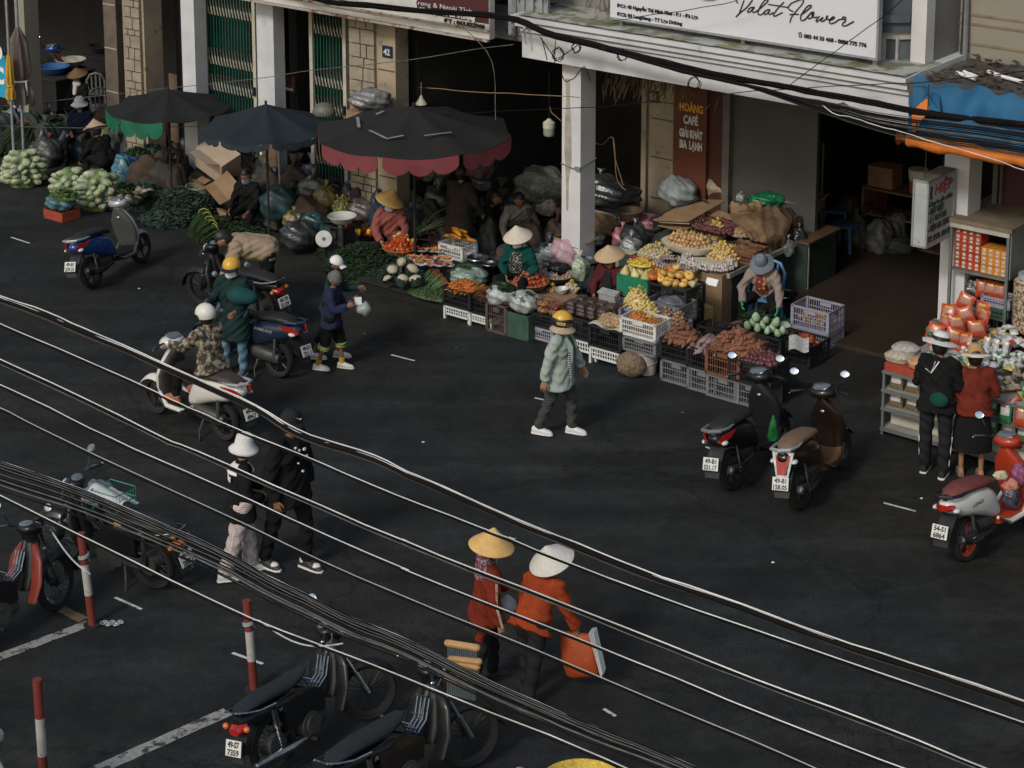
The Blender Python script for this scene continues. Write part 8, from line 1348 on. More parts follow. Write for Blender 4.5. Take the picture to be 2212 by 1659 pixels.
netbag(cz(6, 1330, 330, 1.15), .20, .12, .24, 0, .035, mat('orange_fruit_dim', (.32, .09, .025), .35, .4, 20), 'hanging net bag of orange fruit behind the parasol pole', 40, 150, net=IRON, tufts=0); netbag(cz(6, 1520, 350, 1.05), .26, .14, .13, 0, .045, mat('turnip_dim', (.28, .26, .20), .5, .4, 20), 'basket of pale turnips under the parasol rim', 30, 151, tufts=0); netbag(cz(6, 700, 710, .45), .19, .15, .26, 0, .03, mat('chayote_dim', (.26, .26, .10), .5, .4, 20), 'net bag of pale green gourds left of the scale', 60, 152, tufts=3)
for i in range(3): b = MB(); b.loft([((0, 0, 0), (.02, 0, 0), (0, .02, 0), 2), ((.01, 0, .1), (.025, 0, 0), (0, .02, 0), 2), ((.0, 0, .2), (.005, 0, 0), (0, .005, 0), 2)], 8); solo('radish', b, mat('radish_white', (.32, .32, .28), .5), 'white radish hanging in the dim stall', 'radish', cz(6, 1010 + i*30, 380, .9), 0, 'hanging radishes')
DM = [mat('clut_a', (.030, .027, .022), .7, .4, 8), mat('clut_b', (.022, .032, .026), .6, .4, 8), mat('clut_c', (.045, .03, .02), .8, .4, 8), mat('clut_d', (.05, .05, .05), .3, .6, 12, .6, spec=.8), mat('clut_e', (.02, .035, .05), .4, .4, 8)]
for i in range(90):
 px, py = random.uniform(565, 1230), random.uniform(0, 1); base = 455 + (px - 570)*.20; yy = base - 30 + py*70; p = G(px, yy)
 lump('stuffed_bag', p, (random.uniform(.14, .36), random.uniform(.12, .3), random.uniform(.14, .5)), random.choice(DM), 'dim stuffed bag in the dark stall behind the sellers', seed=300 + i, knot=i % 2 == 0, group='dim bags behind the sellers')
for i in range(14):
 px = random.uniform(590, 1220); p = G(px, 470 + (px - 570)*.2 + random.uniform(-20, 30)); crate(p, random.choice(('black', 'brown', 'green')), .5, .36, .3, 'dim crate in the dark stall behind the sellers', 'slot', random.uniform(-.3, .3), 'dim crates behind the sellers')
def napas(x0, x1, y0, y1, label, grp, base, rows, seed):
 rg = random.Random(seed); cx = (x0 + x1)/2; p0 = G(cx, base); b = MB(); wm = abs(G(x1, base).x - G(x0, base).x); h = (base - y0)/ (FP*cos(TH)/ (p0.y*cos(TH) + HC*sin(TH)))*.93
 b.lathe([(wm*.40, 0), (wm*.42, h*.3), (wm*.34, h*.72), (wm*.12, h*.92)], seg=16); solo('cabbage_core', b, LEAFL, 'inner leaves of the ' + label, 'leaves', p0, 0)
 for r_ in range(rows):
  f = (r_ + .5)/rows; z = .08 + (h - .14)*f; rad = wm*.5*(1.0 if f < .55 else 1 - (f - .55)*1.25) - .06; n = max(3, int(2*pi*rad/.135))
  for i in range(n):
   a = 2*pi*i/n + r_*.5 + rg.uniform(-.1, .1)
   if sin(a) > .55: continue
   one('napa', p0 + V((cos(a)*rad, sin(a)*rad, z + rg.uniform(-.02, .02))), 'napa cabbage in the ' + label, grp, (rg.uniform(-.3, .1), rg.uniform(-.2, .2), a + pi/2 + rg.uniform(-.2, .2)), 1.0)
napas(14, 92, 312, 395, 'leftmost cabbage stack', 'leftmost cabbage stack', 398, 6, 1); napas(117, 182, 350, 420, 'middle cabbage stack', 'middle cabbage stack', 428, 5, 2); napas(172, 252, 352, 445, 'right cabbage stack', 'right cabbage stack', 448, 6, 3)
one('napa', G(232, 340, .1) + V((0, 0, .3)), 'single browned cabbage above the right stack', 'loose cabbage', (1.2, 0, .5), 1.4)
t = stack(c(5, 530, 803), [('red', .46, .36, .16, 'solid')], 'red brick coloured crate on the road under the teal bag'); lump('teal_bag', t - V((0, 0, .02)), (.24, .19, .16), mat('teal_film', (.05, .13, .14), .18, .6, 8, .8, spec=.9), 'shiny teal plastic bag on the red crate', seed=160, knot=False); leafy('leaves', t + V((0, 0, .20)) + U*.08, .26, .18, .14, 260, LEAFL, 'loose cabbage leaves on top of the teal bag', .10, seed=161)
p = cz(1, 500, 1290); crate(p, 'dgrey', .46, .34, .42, 'tall greyish white crate under the trays of red peppers', 'slot')
for i in range(9): ftray(p + U*(-.14 + .14*(i % 3)) + N*(-.08 + .1*((i//3) % 2)) + V((0, 0, .43 + .055*(i//3))), (PEPR, PEPM)[i % 2], 'foam tray of peppers on the greyish white crate', random.uniform(-.6, .6), seed=40 + i, group='foam trays at the left', w_=.19, d_=.14)
bundle(1, (70, 1250), (230, 1080), .17, mat('leek_dim', (.04, .065, .025), .6, .4, 6), 'fan of dark green leeks behind the leftmost cabbages', 'leek fans', 60, (.9,), name='leek_bundle', z0=.35, z1=.55); lump('red_net', cz(1, 425, 1330, .1), (.18, .15, .20), mat('rednet', (.13, .035, .025), .6, .5, 30), 'dark red net sack right of the leftmost cabbages', seed=162); lump('teal_bag', cz(1, 310, 1150, .2), (.2, .16, .26), mat('teal_dim', (.015, .06, .05), .3, .4, 8), 'dim teal bag behind the pepper trays', seed=163); lump('clear_bag', cz(1, 130, 1080, .4), (.3, .2, .2), BAGG, 'grey clear bag above the leeks', seed=164); lump('tan_bag', cz(1, 50, 1080, .4), (.2, .15, .16), mat('tan_dim', (.15, .10, .06), .6), 'tan paper bag at the left edge above the leeks', seed=165, knot=False)
T = thing('barrel', 'dim blue plastic barrel with rag on its lid', 'barrel', cz(1, 1215, 1450)); b = MB(); b.lathe([(.20, 0), (.24, .06), (.25, .3), (.24, .34), (.25, .40), (.24, .66), (.21, .7)], seg=24); part('barrel_body', b, mat('barrel_blue', (.012, .03, .085), .4, .2, 4), T); b = MB(); b.ell((0, 0, .72), (.24, .2, .05), 16, 6, None, lambda p_: p_*(1 + .2*sin(p_.x*30))); part('rag', b, mat('rag', (.03, .07, .07), .8, .5, 10), T)
lump('blue_bag', cz(5, 1060, 520, .0), (.22, .18, .34), mat('blue_film', (.04, .11, .15), .2, .6, 8, .8, spec=.9), 'shiny blue bag of greens right of the cabbage stacks', seed=166, knot=False); leafy('greens', cz(5, 1060, 520, .50), .2, .16, .12, 250, LEAF, 'greens sticking out of the shiny blue bag', .08, seed=167)
p = cz(5, 1200, 640, .0)
leafy('cauliflower_leaves', p, .58, .42, .34, 1600, LEAFB, 'blue green leaves around the cauliflowers at the left', .10, seed=168)
for i, (x, y, z) in enumerate(((1165, 545, .32), (1095, 610, .22), (1165, 608, .28), (1270, 555, .34), (1230, 560, .38))): one('cauli', cz(5, x, y, z), 'cauliflower on the leafy heap behind the blue scooter', 'cauliflowers at the left', (.4, .1, i), .85)
leafy('broccoli_leaves', cz(5, 1560, 720, .0), .62, .48, .42, 2400, LEAFB, 'heap of dark broccoli leaves left of the green stalks', .09, seed=169); leafy('greens', cz(5, 1380, 800, .0), .45, .3, .16, 700, LEAFB, 'leafy greens spilling in front of the blue scooter', .10, seed=170)
for i in range(5): bundle(5, (1640 + i*16, 900 + i*6), (1740 + i*26, 705 + i*34), .075, mat('chive_green', (.035, .07, .022), .6, .4, 8), 'bundle of fine green stalks with pale tips', 'fine stalk bundles', 34, (.9,), mat('yellow_tie', (.35, .35, .06)), z0=.12, z1=.22)
leafy('greens', cz(5, 1950, 880, .0), .8, .4, .2, 1500, LEAF, 'dark greens on the ground above the bending man', .08, seed=171)
p = cz(5, 1690, 690); bucket(p, .21, .42, mat('bucket_cream', (.26, .24, .18), .6), 'cream bucket behind the broccoli leaves'); lump('box_tray', cz(5, 980, 690), (.15, .12, .05), DARKW, 'dark tray right of the cabbage stacks', seed=172, knot=False, cat='tray'); ftray(cz(5, 970, 620, .18), PEPR, 'foam tray of red peppers beside the right cabbage stack', .3, seed=77, group='foam trays at the left'); ftray(cz(5, 1030, 600, .22), PEPM, 'foam tray of orange peppers beside the cauliflowers', -.2, seed=78, group='foam trays at the left'); ftray(cz(5, 920, 620, .16), TRW, 'empty tilted foam tray beside the cabbages', .8, seed=79, group='foam trays at the left', n=1)
b = MB(); w_, d_, h_ = .62, .42, .42; b.b2((-w_/2, -d_/2, 0), (w_/2, d_/2, h_)); b.prism([(-w_/2 + .1, -d_/2, h_), (w_/2 - .05, -d_/2, h_), (w_/2 - .1, -d_/2 - .24, h_ + .15), (-w_/2 + .12, -d_/2 - .24, h_ + .15)], (0, 0, .01)); b.xf((0, 0, 0), R(14), R(20), R(22)); solo('cardboard_box', b, CARDL, 'big pale cardboard box tipped on its corner', 'box', cz(5, 1850, 345, .78), FR - .2, 'cardboard boxes', 0)
for i, (x, y, z, w_, r1, r2, m_, lab) in enumerate(((1730, 480, .45, .2, .3, .2, CARD, 'small brown carton below the big pale box'), (1960, 520, .55, .42, .8, .6, CARD, 'broken brown box leaning beside the masked vendor'), (1900, 620, .05, .3, .2, 1.2, CARD, 'torn brown carton on the ground'), (1910, 740, .0, .24, 1.3, .2, CARD, 'brown cardboard strip hanging to the ground'), (2080, 420, .5, .25, .4, .5, mat('pink_card', (.3, .12, .11), .8), 'small pinkish carton beside the masked vendor'))):
 b = MB(); b.b2((-w_/2, -w_*.35, 0), (w_/2, w_*.35, w_*.5)); b.prism([(-w_/2, -w_*.35, w_*.5), (w_/2, -w_*.35, w_*.5), (w_/2, -w_*.7, w_*.7), (-w_/2, -w_*.7, w_*.7)], (0, 0, .01)); b.xf((0, 0, 0), 0, r1, r2); solo('cardboard_box', b, m_, lab, 'box', cz(5, x, y, z), FR, 'cardboard boxes', 0)
b = MB(); b.b2((-.14, 0, 0), (.14, .02, 1.6)); o = solo('leaning_board', b, mat('slat_tan', (.16, .11, .07), .8), 'pale timber board leaning under the green valance', 'board', cz(1, 1500, 1370), FR, smooth=0)
p = cz(1, 1640, 1260, .0); b = MB()
for i in range(7): b.b2((-.5, 0, .55 + i*.07), (.5, .02, .60 + i*.07))
b.b2((-.5, .02, 0), (-.45, .05, 1.05)); b.b2((.45, .02, 0), (.5, .05, 1.05)); solo('slatted_rack', b, mat('slat_tan', (.16, .11, .07), .8), 'slatted tan rack behind the green valance', 'rack', p, FR, smooth=0)
lump('green_cloth', cz(1, 1640, 1420, .0), (.14, .10, .5), mat('green_cloth', (.01, .07, .035), .8), 'dark green cloth hanging beside the parasol pole', seed=173, knot=False, cat='cloth')
lump('grey_bag', F(fp(800, 215, -.5)[0], -.5, fp(800, 232, -.5)[1]), (.32, .22, .16), mat('black_white_film', (.14, .14, .14), .25, .7, 8, .8, spec=.8), 'black and grey plastic bags piled on the awning box by the 42 pier', seed=174, knot=False); cbox(F(fp(800, 240, -.5)[0], -.5, fp(800, 248, -.5)[1] - .2), .62, .4, .26, CARD, 'brown carton under the grey bags by the 42 pier', 0, False)
b = MB(); b.ell((0, 0, 0), (.19, .16, .18), 18, 10, None, lambda p_: V((p_.x, p_.y, max(p_.z, -.02)))); solo('steel_pot', b, mat('pot_dull', (.13, .12, .10), .5), 'dull round pot lid behind the dark blue parasol', 'pot', F(fp(700, 240, -.2)[0], -.2, fp(700, 245, -.2)[1]))
def closed(px, py0, py1, n, m, label, tie, wid=.17):
 zt_ = fp(px, py0, n)[1]; zb_ = fp(px, py1, n)[1]; u_ = fp(px, py1, n)[0]; T = thing('closed_parasol', label, 'parasol', F(u_, n, 0), 0, 'closed parasols'); H_ = zt_ - zb_; b = MB(); b.lathe([(wid*.95, zb_), (wid, zb_ + H_*.15), (wid*.62, zb_ + H_*.3), (wid*.9, zb_ + H_*.42), (wid*.7, zb_ + H_*.8), (.03, zt_)], seg=36, fn=lambda t, z: 1 + .22*sin(7*t + z*1.5)); part('folded_canopy', b, m, T, 60); b = MB(); b.cyl((0, 0, 0), (0, 0, zt_ + 1.0), .025, seg=10); part('pole', b, GALV, T); b = MB(); b.tube([(wid*.75*cos(t), wid*.75*sin(t), zb_ + H_*.3) for t in [2*pi*i/12 for i in range(12)]], .018, 5, True); b.cap((wid*.6, -wid*.5, zb_ + H_*.3), (wid*.7, -wid*.6, zb_ + H_*.12), .018, .012, 6); part('tie', b, tie, T)
closed(46, 60, 222, -1.4, mat('folded_brown', (.13, .10, .085), .85, .2, 4), 'tall closed grey brown parasol tied with a white band', WHI, .20); closed(24, 118, 214, -1.7, mat('folded_yellow', (.42, .24, .03), .7, .2, 4), 'closed yellow parasol left of the grey brown one', mat('folded_yellow', (.42, .24, .03)), .075)
b = MB(); p = F(fp(6, 200, -1.6)[0], -1.6, 0); za, zb2 = fp(6, 120, -1.6)[1], fp(6, 210, -1.6)[1]; b.b2((-.35, -.01, zb2), (.12, .01, za)); t_ = solo('blue_banner', b, mat('cyan_cloth', (.02, .28, .45), .6, .2, 3), 'cyan cloth banner with white letter at the left edge', 'banner', p, FR, smooth=0); bt = fit_text('C', .22, .26, bold=.02); bt.xf((-.14, -.014, zb2 + .25)); part('lettering', bt, WHI, t_, 0); bt = fit_text('O', .2, .2, bold=.02); bt.xf((-.14, -.014, zb2 + .68)); part('lettering', bt, WHI, t_, 0)
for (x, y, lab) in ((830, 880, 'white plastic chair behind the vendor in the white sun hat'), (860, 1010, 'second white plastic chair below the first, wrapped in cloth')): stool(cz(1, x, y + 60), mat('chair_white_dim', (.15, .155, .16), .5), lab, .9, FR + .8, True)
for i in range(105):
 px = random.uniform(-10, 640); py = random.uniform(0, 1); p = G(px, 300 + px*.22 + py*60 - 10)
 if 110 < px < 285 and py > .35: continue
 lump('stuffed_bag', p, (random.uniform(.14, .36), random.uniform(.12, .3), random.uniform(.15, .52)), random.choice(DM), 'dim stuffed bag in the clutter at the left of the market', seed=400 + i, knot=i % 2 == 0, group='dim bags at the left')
for i, (x, y, m_, lab) in enumerate(((460, 620, mat('blue_tub', (.03, .10, .25), .5), 'blue tub in the dim shop beyond the vendors'), (600, 560, mat('white_tub', (.35, .33, .28), .5), 'white tub in the dim shop beyond the vendors'), (880, 440, DM[0], 'dark tub in the dim shop beyond the vendors'))): bowl(cz(1, x, y, .7), .3, .14, m_, lab, 'tub'); bench(1, x, y + 20, .8, .6, .68, ('bench under the blue tub', 'bench under the white tub', 'bench under the dark tub')[i])
lump('wooden_stump', cz(5, 1250, 560, 0), (.2, .2, .2), DM[2], 'brown bundle below the blue barrel', seed=180, knot=False, cat='bundle')
b = MB(); b.lathe([(.02, 0), (.02, 1.7)], seg=8); solo('thin_pole', b, GALV, 'thin bare pole left of the scale', 'pole', cz(6, 178, 840))
b = MB(); b.loft([((0, 0, .3), (.012, 0, 0), (0, .012, 0), 2), ((0, 0, .2), (.04, 0, 0), (0, .025, 0), 2), ((0, 0, .05), (.07, 0, 0), (0, .04, 0), 2.3), ((0, 0, 0), (.05, 0, 0), (0, .03, 0), 2.5)], 12); solo('green_bag', b, mat('hook_bag', (.012, .13, .035), .35, .5, 10, .6), 'green plastic bag hanging on the hook of the black scooter', 'bag', cz(11, 838, 868, .42));
for i, (x, y, z, r_, m_, lab) in enumerate(((1180, 1190, .38, (.10, .07, .12), mat('pack_dark', (.05, .04, .06), .3, .5, 20), 'dark patterned packet on the floor of the red scooter'), (1180, 1090, .55, (.09, .05, .08), mat('pack_multi', (.45, .25, .12), .3, .6, 25, col2=(.4, .1, .12)), 'colourful packet on the floor of the red scooter'), (1235, 1040, .60, (.09, .08, .13), mat('purple_net', (.20, .06, .12), .4, .5, 20), 'purple net bag hanging on the red scooter'), (1120, 1010, .70, (.08, .05, .05), mat('pack_cream', (.45, .38, .25), .4, .4, 20), 'cream packet tucked at the seat of the red scooter'))): lump('packet', cz(10, x, y, z), r_, m_, lab, seed=190 + i, knot=False, cat='packet')
p, r = bdir((335, 1268), (112, 1196)); rm = mathutils.Matrix.Rotation(r, 3, 'Z')
WC = thing('wire_crate', 'teal wire crate with white sheet on the black and gold motorcycle', 'crate', p + rm@V((0, .52, .74)), r); b = MB()
for i in range(8): x = -.14 + .04*i; b.tube([(x, -.16, 0), (x, -.18, .22)], .004, 4); b.tube([(x, .16, 0), (x, .18, .22)], .004, 4)
for z in (0, .11, .22): b.tube([(-.15, -.17, z), (.15, -.17, z), (.15, .17, z), (-.15, .17, z)], .006, 4, True)
part('wire', b, mat('teal_wire', (.02, .22, .18), .5), WC); b = MB(); b.grid(lambda s, t: ((s - .5)*.30, (t - .5)*.42, .10 + .05*sin(s*5) + .1*t), 8, 8, .006); part('sheet', b, mat('white_rag', (.42, .43, .42), .8, .2, 8), WC)
lump('grey_cloth', p + rm@V((.05, .80, .72)), (.16, .18, .12), mat('grey_cloth', (.16, .17, .18), .8, .3, 8, .4), 'crumpled grey cloth on the front of the black and gold motorcycle', seed=195, knot=False, cat='cloth'); b = MB(); b.prism([(-.12, -.05, 0), (-.12, .5, .02), (-.13, .5, .07), (-.125, -.35, .12)], (-.01, 0, 0)); solo('side_trim', b, [mat('gold_trim', (.45, .25, .06), .4)], 'gold and white side trim of the black motorcycle', 'trim', p + rm@V((0, -.1, .60)), r, smooth=0)
def post(px, py, h_, lean_, label, rope=False):
 T = thing('barrier_post', label, 'post', G(px, py), 0, 'red and white barrier posts'); T.rotation_euler = (0, lean_, 0); n = 3; seg = h_/3; P1 = wear(mat('post_red', (.15, .025, .018), .7, .15, 6), .62, 14, (.1, .05, .04)); P2 = wear(mat('post_white', (.36, .34, .31), .7, .1, 6), .60, 14, (.2, .18, .15))
 for i in range(3): b = MB(); b.cyl((0, 0, i*seg), (0, 0, (i + 1)*seg - .001), .040, seg=16); part('band', b, P2 if i == 1 else P1, T)
 b = MB(); b.cyl((0, 0, 0), (0, 0, .012), .09, seg=16); part('foot', b, IRON, T)
 if rope: b = MB(); [b.tube([(.05*cos(t + j), .05*sin(t + j), h_*.70 + .02*j + .008*t) for t in [i*.6 for i in range(12)]], .008, 5) for j in range(3)]; part('rope', b, mat('rope_grey', (.25, .28, .27), .9), T)
post(200, 1350, .98, R(-4.5), 'barrier post with rope beside the left parking line', True); post(549, 1490, .90, R(-3), 'barrier post with rope standing in the middle of the lower road', True); post(97, 1712, 1.05, R(-1), 'barrier post without rope near the bottom left corner')
b = MB();
for i in range(16): a = V((.10 + .012*i*1.0, .03*sin(i), .03 + .005*sin(i*2))); b.tube([a + V((.022*cos(t), .012*sin(t)*(1 if i % 2 else .3), .012*sin(t)*(0.3 if i % 2 else 1))) for t in [2*pi*k/8 for k in range(8)]], .005, 4, True)
solo('chain', b, GALV, 'short steel chain lying at the foot of the left barrier post', 'chain', G(200, 1352)); b = MB(); b.tube([tuple(V((0, 0, 0)) + (G(740, 1390, .95) - G(560, 1340, .70))*t_ + V((0, 0, -.12*sin(pi*t_)))) for t_ in [i/10 for i in range(11)]], .008, 5); solo('rope', b, mat('rope_white', (.40, .42, .42), .8), 'pale rope from the middle barrier post to the motorcycle handlebar', 'rope', G(560, 1340, .70)); b = MB(); a = G(195, 1240, .75); d_ = G(112, 1148, .95); b.tube([(d_ - a)*t_ + V((0, 0, -.06*sin(pi*t_))) for t_ in [i/10 for i in range(11)]], .008, 5); solo('rope', b, mat('rope_white', (.40, .42, .42), .8), 'pale rope from the left barrier post to the motorcycle handlebar', 'rope', a)
WOOD = mat('comb_wood', (.42, .24, .10), .6, .15, 20)
for i, (x0, y0, x1, y1, lab) in enumerate(((270, 1075, 500, 1112, 'uppermost wooden spacer comb clipped on the overhead cables'), (300, 1195, 515, 1220, 'second wooden spacer comb on the overhead cables'), (280, 1215, 500, 1262, 'third wooden spacer comb crossing the second'), (268, 1345, 490, 1400, 'lowest wooden spacer comb on the overhead cables'), (290, 1330, 480, 1385, 'crossed wooden spacer comb behind the lowest one'))):
 n_ = nW - .25; a = fp(*c(16, x0, y0), n_); d_ = fp(*c(16, x1, y1), n_); A_ = F(a[0], n_, a[1]); B_ = F(d_[0], n_, d_[1]); T = thing('cable_comb', lab, 'spacer', A_, 0, 'wooden spacer combs'); v_ = B_ - A_; b = MB(); b.cap((0, 0, 0), v_, .018, .018, 8); part('wooden_bar', b, WOOD, T)
 if i in (0, 1, 3): b = MB(); [b.cyl(v_*((k + .5)/14), v_*((k + .5)/14) + V((0, 0, -.085)), .006, seg=5) for k in range(14)]; part('teeth', b, mat('comb_teeth', (.08, .10, .11), .4), T)
b = MB(); b.lathe([(.25, 0), (.33, .12), (.36, .2), (.37, .2), (.34, .12), (.24, .01), (.004, .01)], seg=36, cap=False); solo('yellow_basket', b, mat('yellow_weave', (.55, .38, .06), .6, .3, 40, .4), 'bright yellow round basket peeping over the bottom edge', 'basket', G(1258, 1738)); lump('colour_bag', G(1118, 1712, .2), (.11, .10, .10), mat('multi_bag', (.45, .42, .45), .35, .6, 14, .5, col2=(.35, .05, .08)), 'white and red plastic bag at the bottom edge', seed=196)
for i, (x, y, m_) in enumerate(((915, 957, WHI), (300, 625, WHI), (788, 722, LEAFL), (1475, 893, LEAFL), (1670, 1217, WHI), (985, 752, LEAFL), (1083, 700, LEAFL), (1990, 1078, WHI), (1115, 1165, LEAFL))):
 b = MB(); b.add([jit((.022*cos(t), .016*sin(t), .012), .006) for t in [2*pi*k/6 for k in range(6)]] + [(0, 0, .02)], [(k, (k + 1) % 6, 6) for k in range(6)]); solo('litter', b, m_, 'scrap of litter lying on the asphalt', 'litter', G(x, y, .004), i, 'scraps of litter', 0)
random.seed(91)
for i, (x, y, z, kind) in enumerate(((300, 405, 0, 'blue'), (330, 395, .0, 'brown'), (470, 430, 0, 'black'), (505, 420, .0, 'green'), (620, 455, 0, 'brown'), (650, 470, 0, 'black'), (690, 470, 0, 'green'), (740, 480, 0, 'brown'), (120, 330, 0, 'green'), (60, 320, 0, 'brown'))):
 p = G(x, y)
 for j in range(2): crate(p + V((0, 0, j*.303)), kind if j else 'black', .5, .36, .3, 'dim stacked crate in the shade of the shop columns', 'slot', random.uniform(-.2, .2), 'dim crates by the columns')
 leafy('greens', p + V((0, 0, .56)), .24, .17, .14, 160, (LEAF, LEAFB)[i % 2], 'dim greens heaped on stacked crates by the shop columns, clump %s' % ('left of the green valance', 'under the green valance', 'by the tipped box', 'behind the tipped box', 'at the middle column', 'right of the middle column', 'under the navy parasol edge', 'left of the black parasol', 'behind the leftmost cabbages', 'at the closed parasols')[i], .09, seed=500 + i)
b = MB(); b.b2((-.2, -.02, 0), (.17, .0, 1.35)); solo('leaning_plank', b, wear(mat('panel_tan', (.12, .075, .045), .8, .3, 4), .5, 6, (.05, .035, .025)), 'worn tan board leaning against the white column under the navy parasol', 'board', G(590, 468), FR, smooth=0)  # added panel, gives the column's lower part its brownish shaded tone
random.seed(77)
q = G(*c(10, 352, 722)); ST = thing('packet_stall', 'long grey shelf stall stocked with packets behind the two shoppers', 'stall', q, FR); Ls, Ds = 3.4, 1.45
SM = mat('stall_grey', (.14, .155, .15), .6, .15, 6, 0, .3); SHM = mat('shelf_cream', (.26, .25, .22), .7, .1, 5)
for x in (.015, 1.7, Ls):
 b = MB(); b.b2((x - .015, 0, 0), (x + .015, .03, .82)); part('upright', b, SM, ST, 0)
for z in (.07, .33, .56, .80):
 b = MB(); b.b2((0, .0 if z < .8 else -.02, z), (Ls, .42 if z < .8 else Ds, z + .02)); part('shelf_board', b, SHM, ST, 0)
 b = MB(); b.b2((0, -.022, z - .012), (Ls, -.002 if z < .8 else -.0205, z + .028)); part('shelf_lip', b, SM, ST, 0)
b = MB(); b.b2((.03, .42, .03), (Ls, .44, .79)); part('back_panel', b, mat('stall_back', (.10, .09, .075), .8), ST, 0)
b = MB(); b.b2((.05, .16, .10), (Ls - .1, .18, .30)); part('kick_panel', b, mat('panel_cream', (.42, .39, .32), .8, .1, 4), ST, 0)
PK = {}; PKB = {}; HEAP = MB(); HK = []
def packmesh(kind, cols, w_, h_, t_=.035):
 if kind in PK: return PK[kind]
 b = MB()
 def f(s, t, sg): x = (s - .5)*w_*(1 - .06*sin(pi*t)); z = (t - .5)*h_; th = t_*(sin(pi*s)*sin(pi*t))**.5*sg; return (x + .004*sin(t*25), th + .003*sin(s*20 + t*15), z)
 b.grid(lambda s, t: f(s, t, 1), 8, 8); n0 = len(b.f); b.grid(lambda s, t: f(1 - s, t, -1), 8, 8)
 for i in range(len(b.f)):
  k = i % 64; r_, c_ = k % 8, k//8; b.m[i] = (1 if 3 <= r_ <= 5 and 1 <= c_ <= 6 else (2 if r_ == 6 and 2 <= c_ <= 5 else 0))
 b.kind = kind; PKB[kind] = b; PK[kind] = b.mesh('packet', [mat(f'pk_{kind}_{j}', cc, .3, .25, 25, spec=.6) for j, cc in enumerate(cols)], 60); return PK[kind]
KD = dict(red=((.38, .05, .018), (.34, .15, .12), (.5, .3, .03)), green=((.03, .13, .06), (.42, .42, .40), (.35, .04, .03)), clear=((.30, .31, .31), (.45, .45, .45), (.2, .2, .22)), tan=((.30, .20, .12), (.45, .40, .32), (.4, .2, .06)), white=((.48, .47, .45), (.42, .44, .50), (.45, .2, .08)), yellow=((.42, .30, .08), (.30, .32, .12), (.1, .12, .05)), purple=((.14, .09, .12), (.28, .22, .28), (.4, .35, .38)), shelf=((.15, .11, .07), (.5, .48, .47), (.42, .18, .08)), navy=((.07, .08, .10), (.42, .42, .42), (.2, .2, .2)))
def pack(p, kind, w_=.16, h_=.22, rot=(0, 0, 0), label='', group='packets', sc=1.0, heap=False):
 if heap:
  packmesh(kind, KD[kind], .16, .22); s = PKB[kind]; k0 = HK.index(kind)*3 if kind in HK else len(HK)*3; HK.append(kind) if kind not in HK else None; n0 = len(HEAP.v); n1 = len(HEAP.m); e = mathutils.Euler((rot[0], rot[1], rot[2])).to_matrix(); d = p - q; pl = V((d.dot(U), d.dot(N), d.z)); HEAP.add([pl + e@V((x*w_/.16, y, z*h_/.22)) for x, y, z in s.v], s.f); HEAP.m[n1:] = [k0 + m_ for m_ in s.m]; return
 o = link('packet', packmesh(kind, KD[kind], .16, .22), p); o.rotation_euler = (rot[0], rot[1], rot[2] + FR); o.scale = (w_/.16*sc, sc, h_/.22*sc); tag(o, label, 'packet', group)
L0 = lambda x, y, z: q + U*x + N*y + V((0, 0, z))
LBK = dict(red='shiny orange red packet on the stall', green='green and white packet on the stall', clear='clear plastic packet on the stall', tan='tan packet on the stall', white='white labelled packet on the stall', yellow='yellow packet on the stall', purple='purple packet on the stall', navy='dark and silver packet on the stall')
for zi, z in enumerate((.35, .58)):
 for i in range(16):
  x = .14 + i*.205; pack(L0(x, .10 + .02*(i % 2), z + .11), ('shelf', 'shelf', 'shelf', 'shelf', 'shelf', 'tan', 'green', 'shelf', 'green', 'green', 'tan', 'shelf', 'green', 'red', 'green', 'tan')[i], .18, .225, (R(-8), 0, random.uniform(-.15, .15)), 'white labelled packet standing on the ' + ('lower' if zi == 0 else 'upper') + ' shelf of the stall', 'packets on the ' + ('lower' if zi == 0 else 'upper') + ' shelf')
for i in range(14):
 if i in (2, 3, 4): continue
 pack(L0(1.6 + (i - 5)*.19 if i > 4 else .9 + i*.1, -.02, .70), ('red', 'green', 'red', 'purple')[i % 4], .15, .24, (R(-12), 0, random.uniform(-.2, .2)), 'red or green packet hanging along the stall front', 'hanging packets on the stall front')
b = MB(); b.b2((.02, .0, .822), (.62, .32, .92)); solo('red_tray', b, mat('tray_red', (.30, .05, .025), .5), 'red plastic tray at the left front corner of the stall', 'tray', q, FR, smooth=0)
for i, (x, y, z, kind, lab) in enumerate(((.12, .16, .98, 'tan', 'bag of pale dried slices at the very corner of the stall'), (.14, .30, 1.04, 'clear', 'second clear bag of pale slices behind the corner bag'), (.45, .12, .99, 'tan', 'bag of orange dried slices on the red tray'))):
 b = MB(); b.loft([((0, 0, 0), (.15, 0, 0), (0, .12, 0), 3), ((0, 0, .06), (.17, 0, 0), (0, .14, 0), 2.6), ((0, 0, .11), (.10, 0, 0), (0, .08, 0), 2.4)], 18); solo('snack_bag', b, mat('slices_%d' % i, ((.42, .36, .28), (.38, .36, .32), (.48, .27, .14))[i], .3, .4, 30, .7, spec=.7), lab, 'bag', L0(x, y, z - .05), FR + .2*i)
cnt = 0
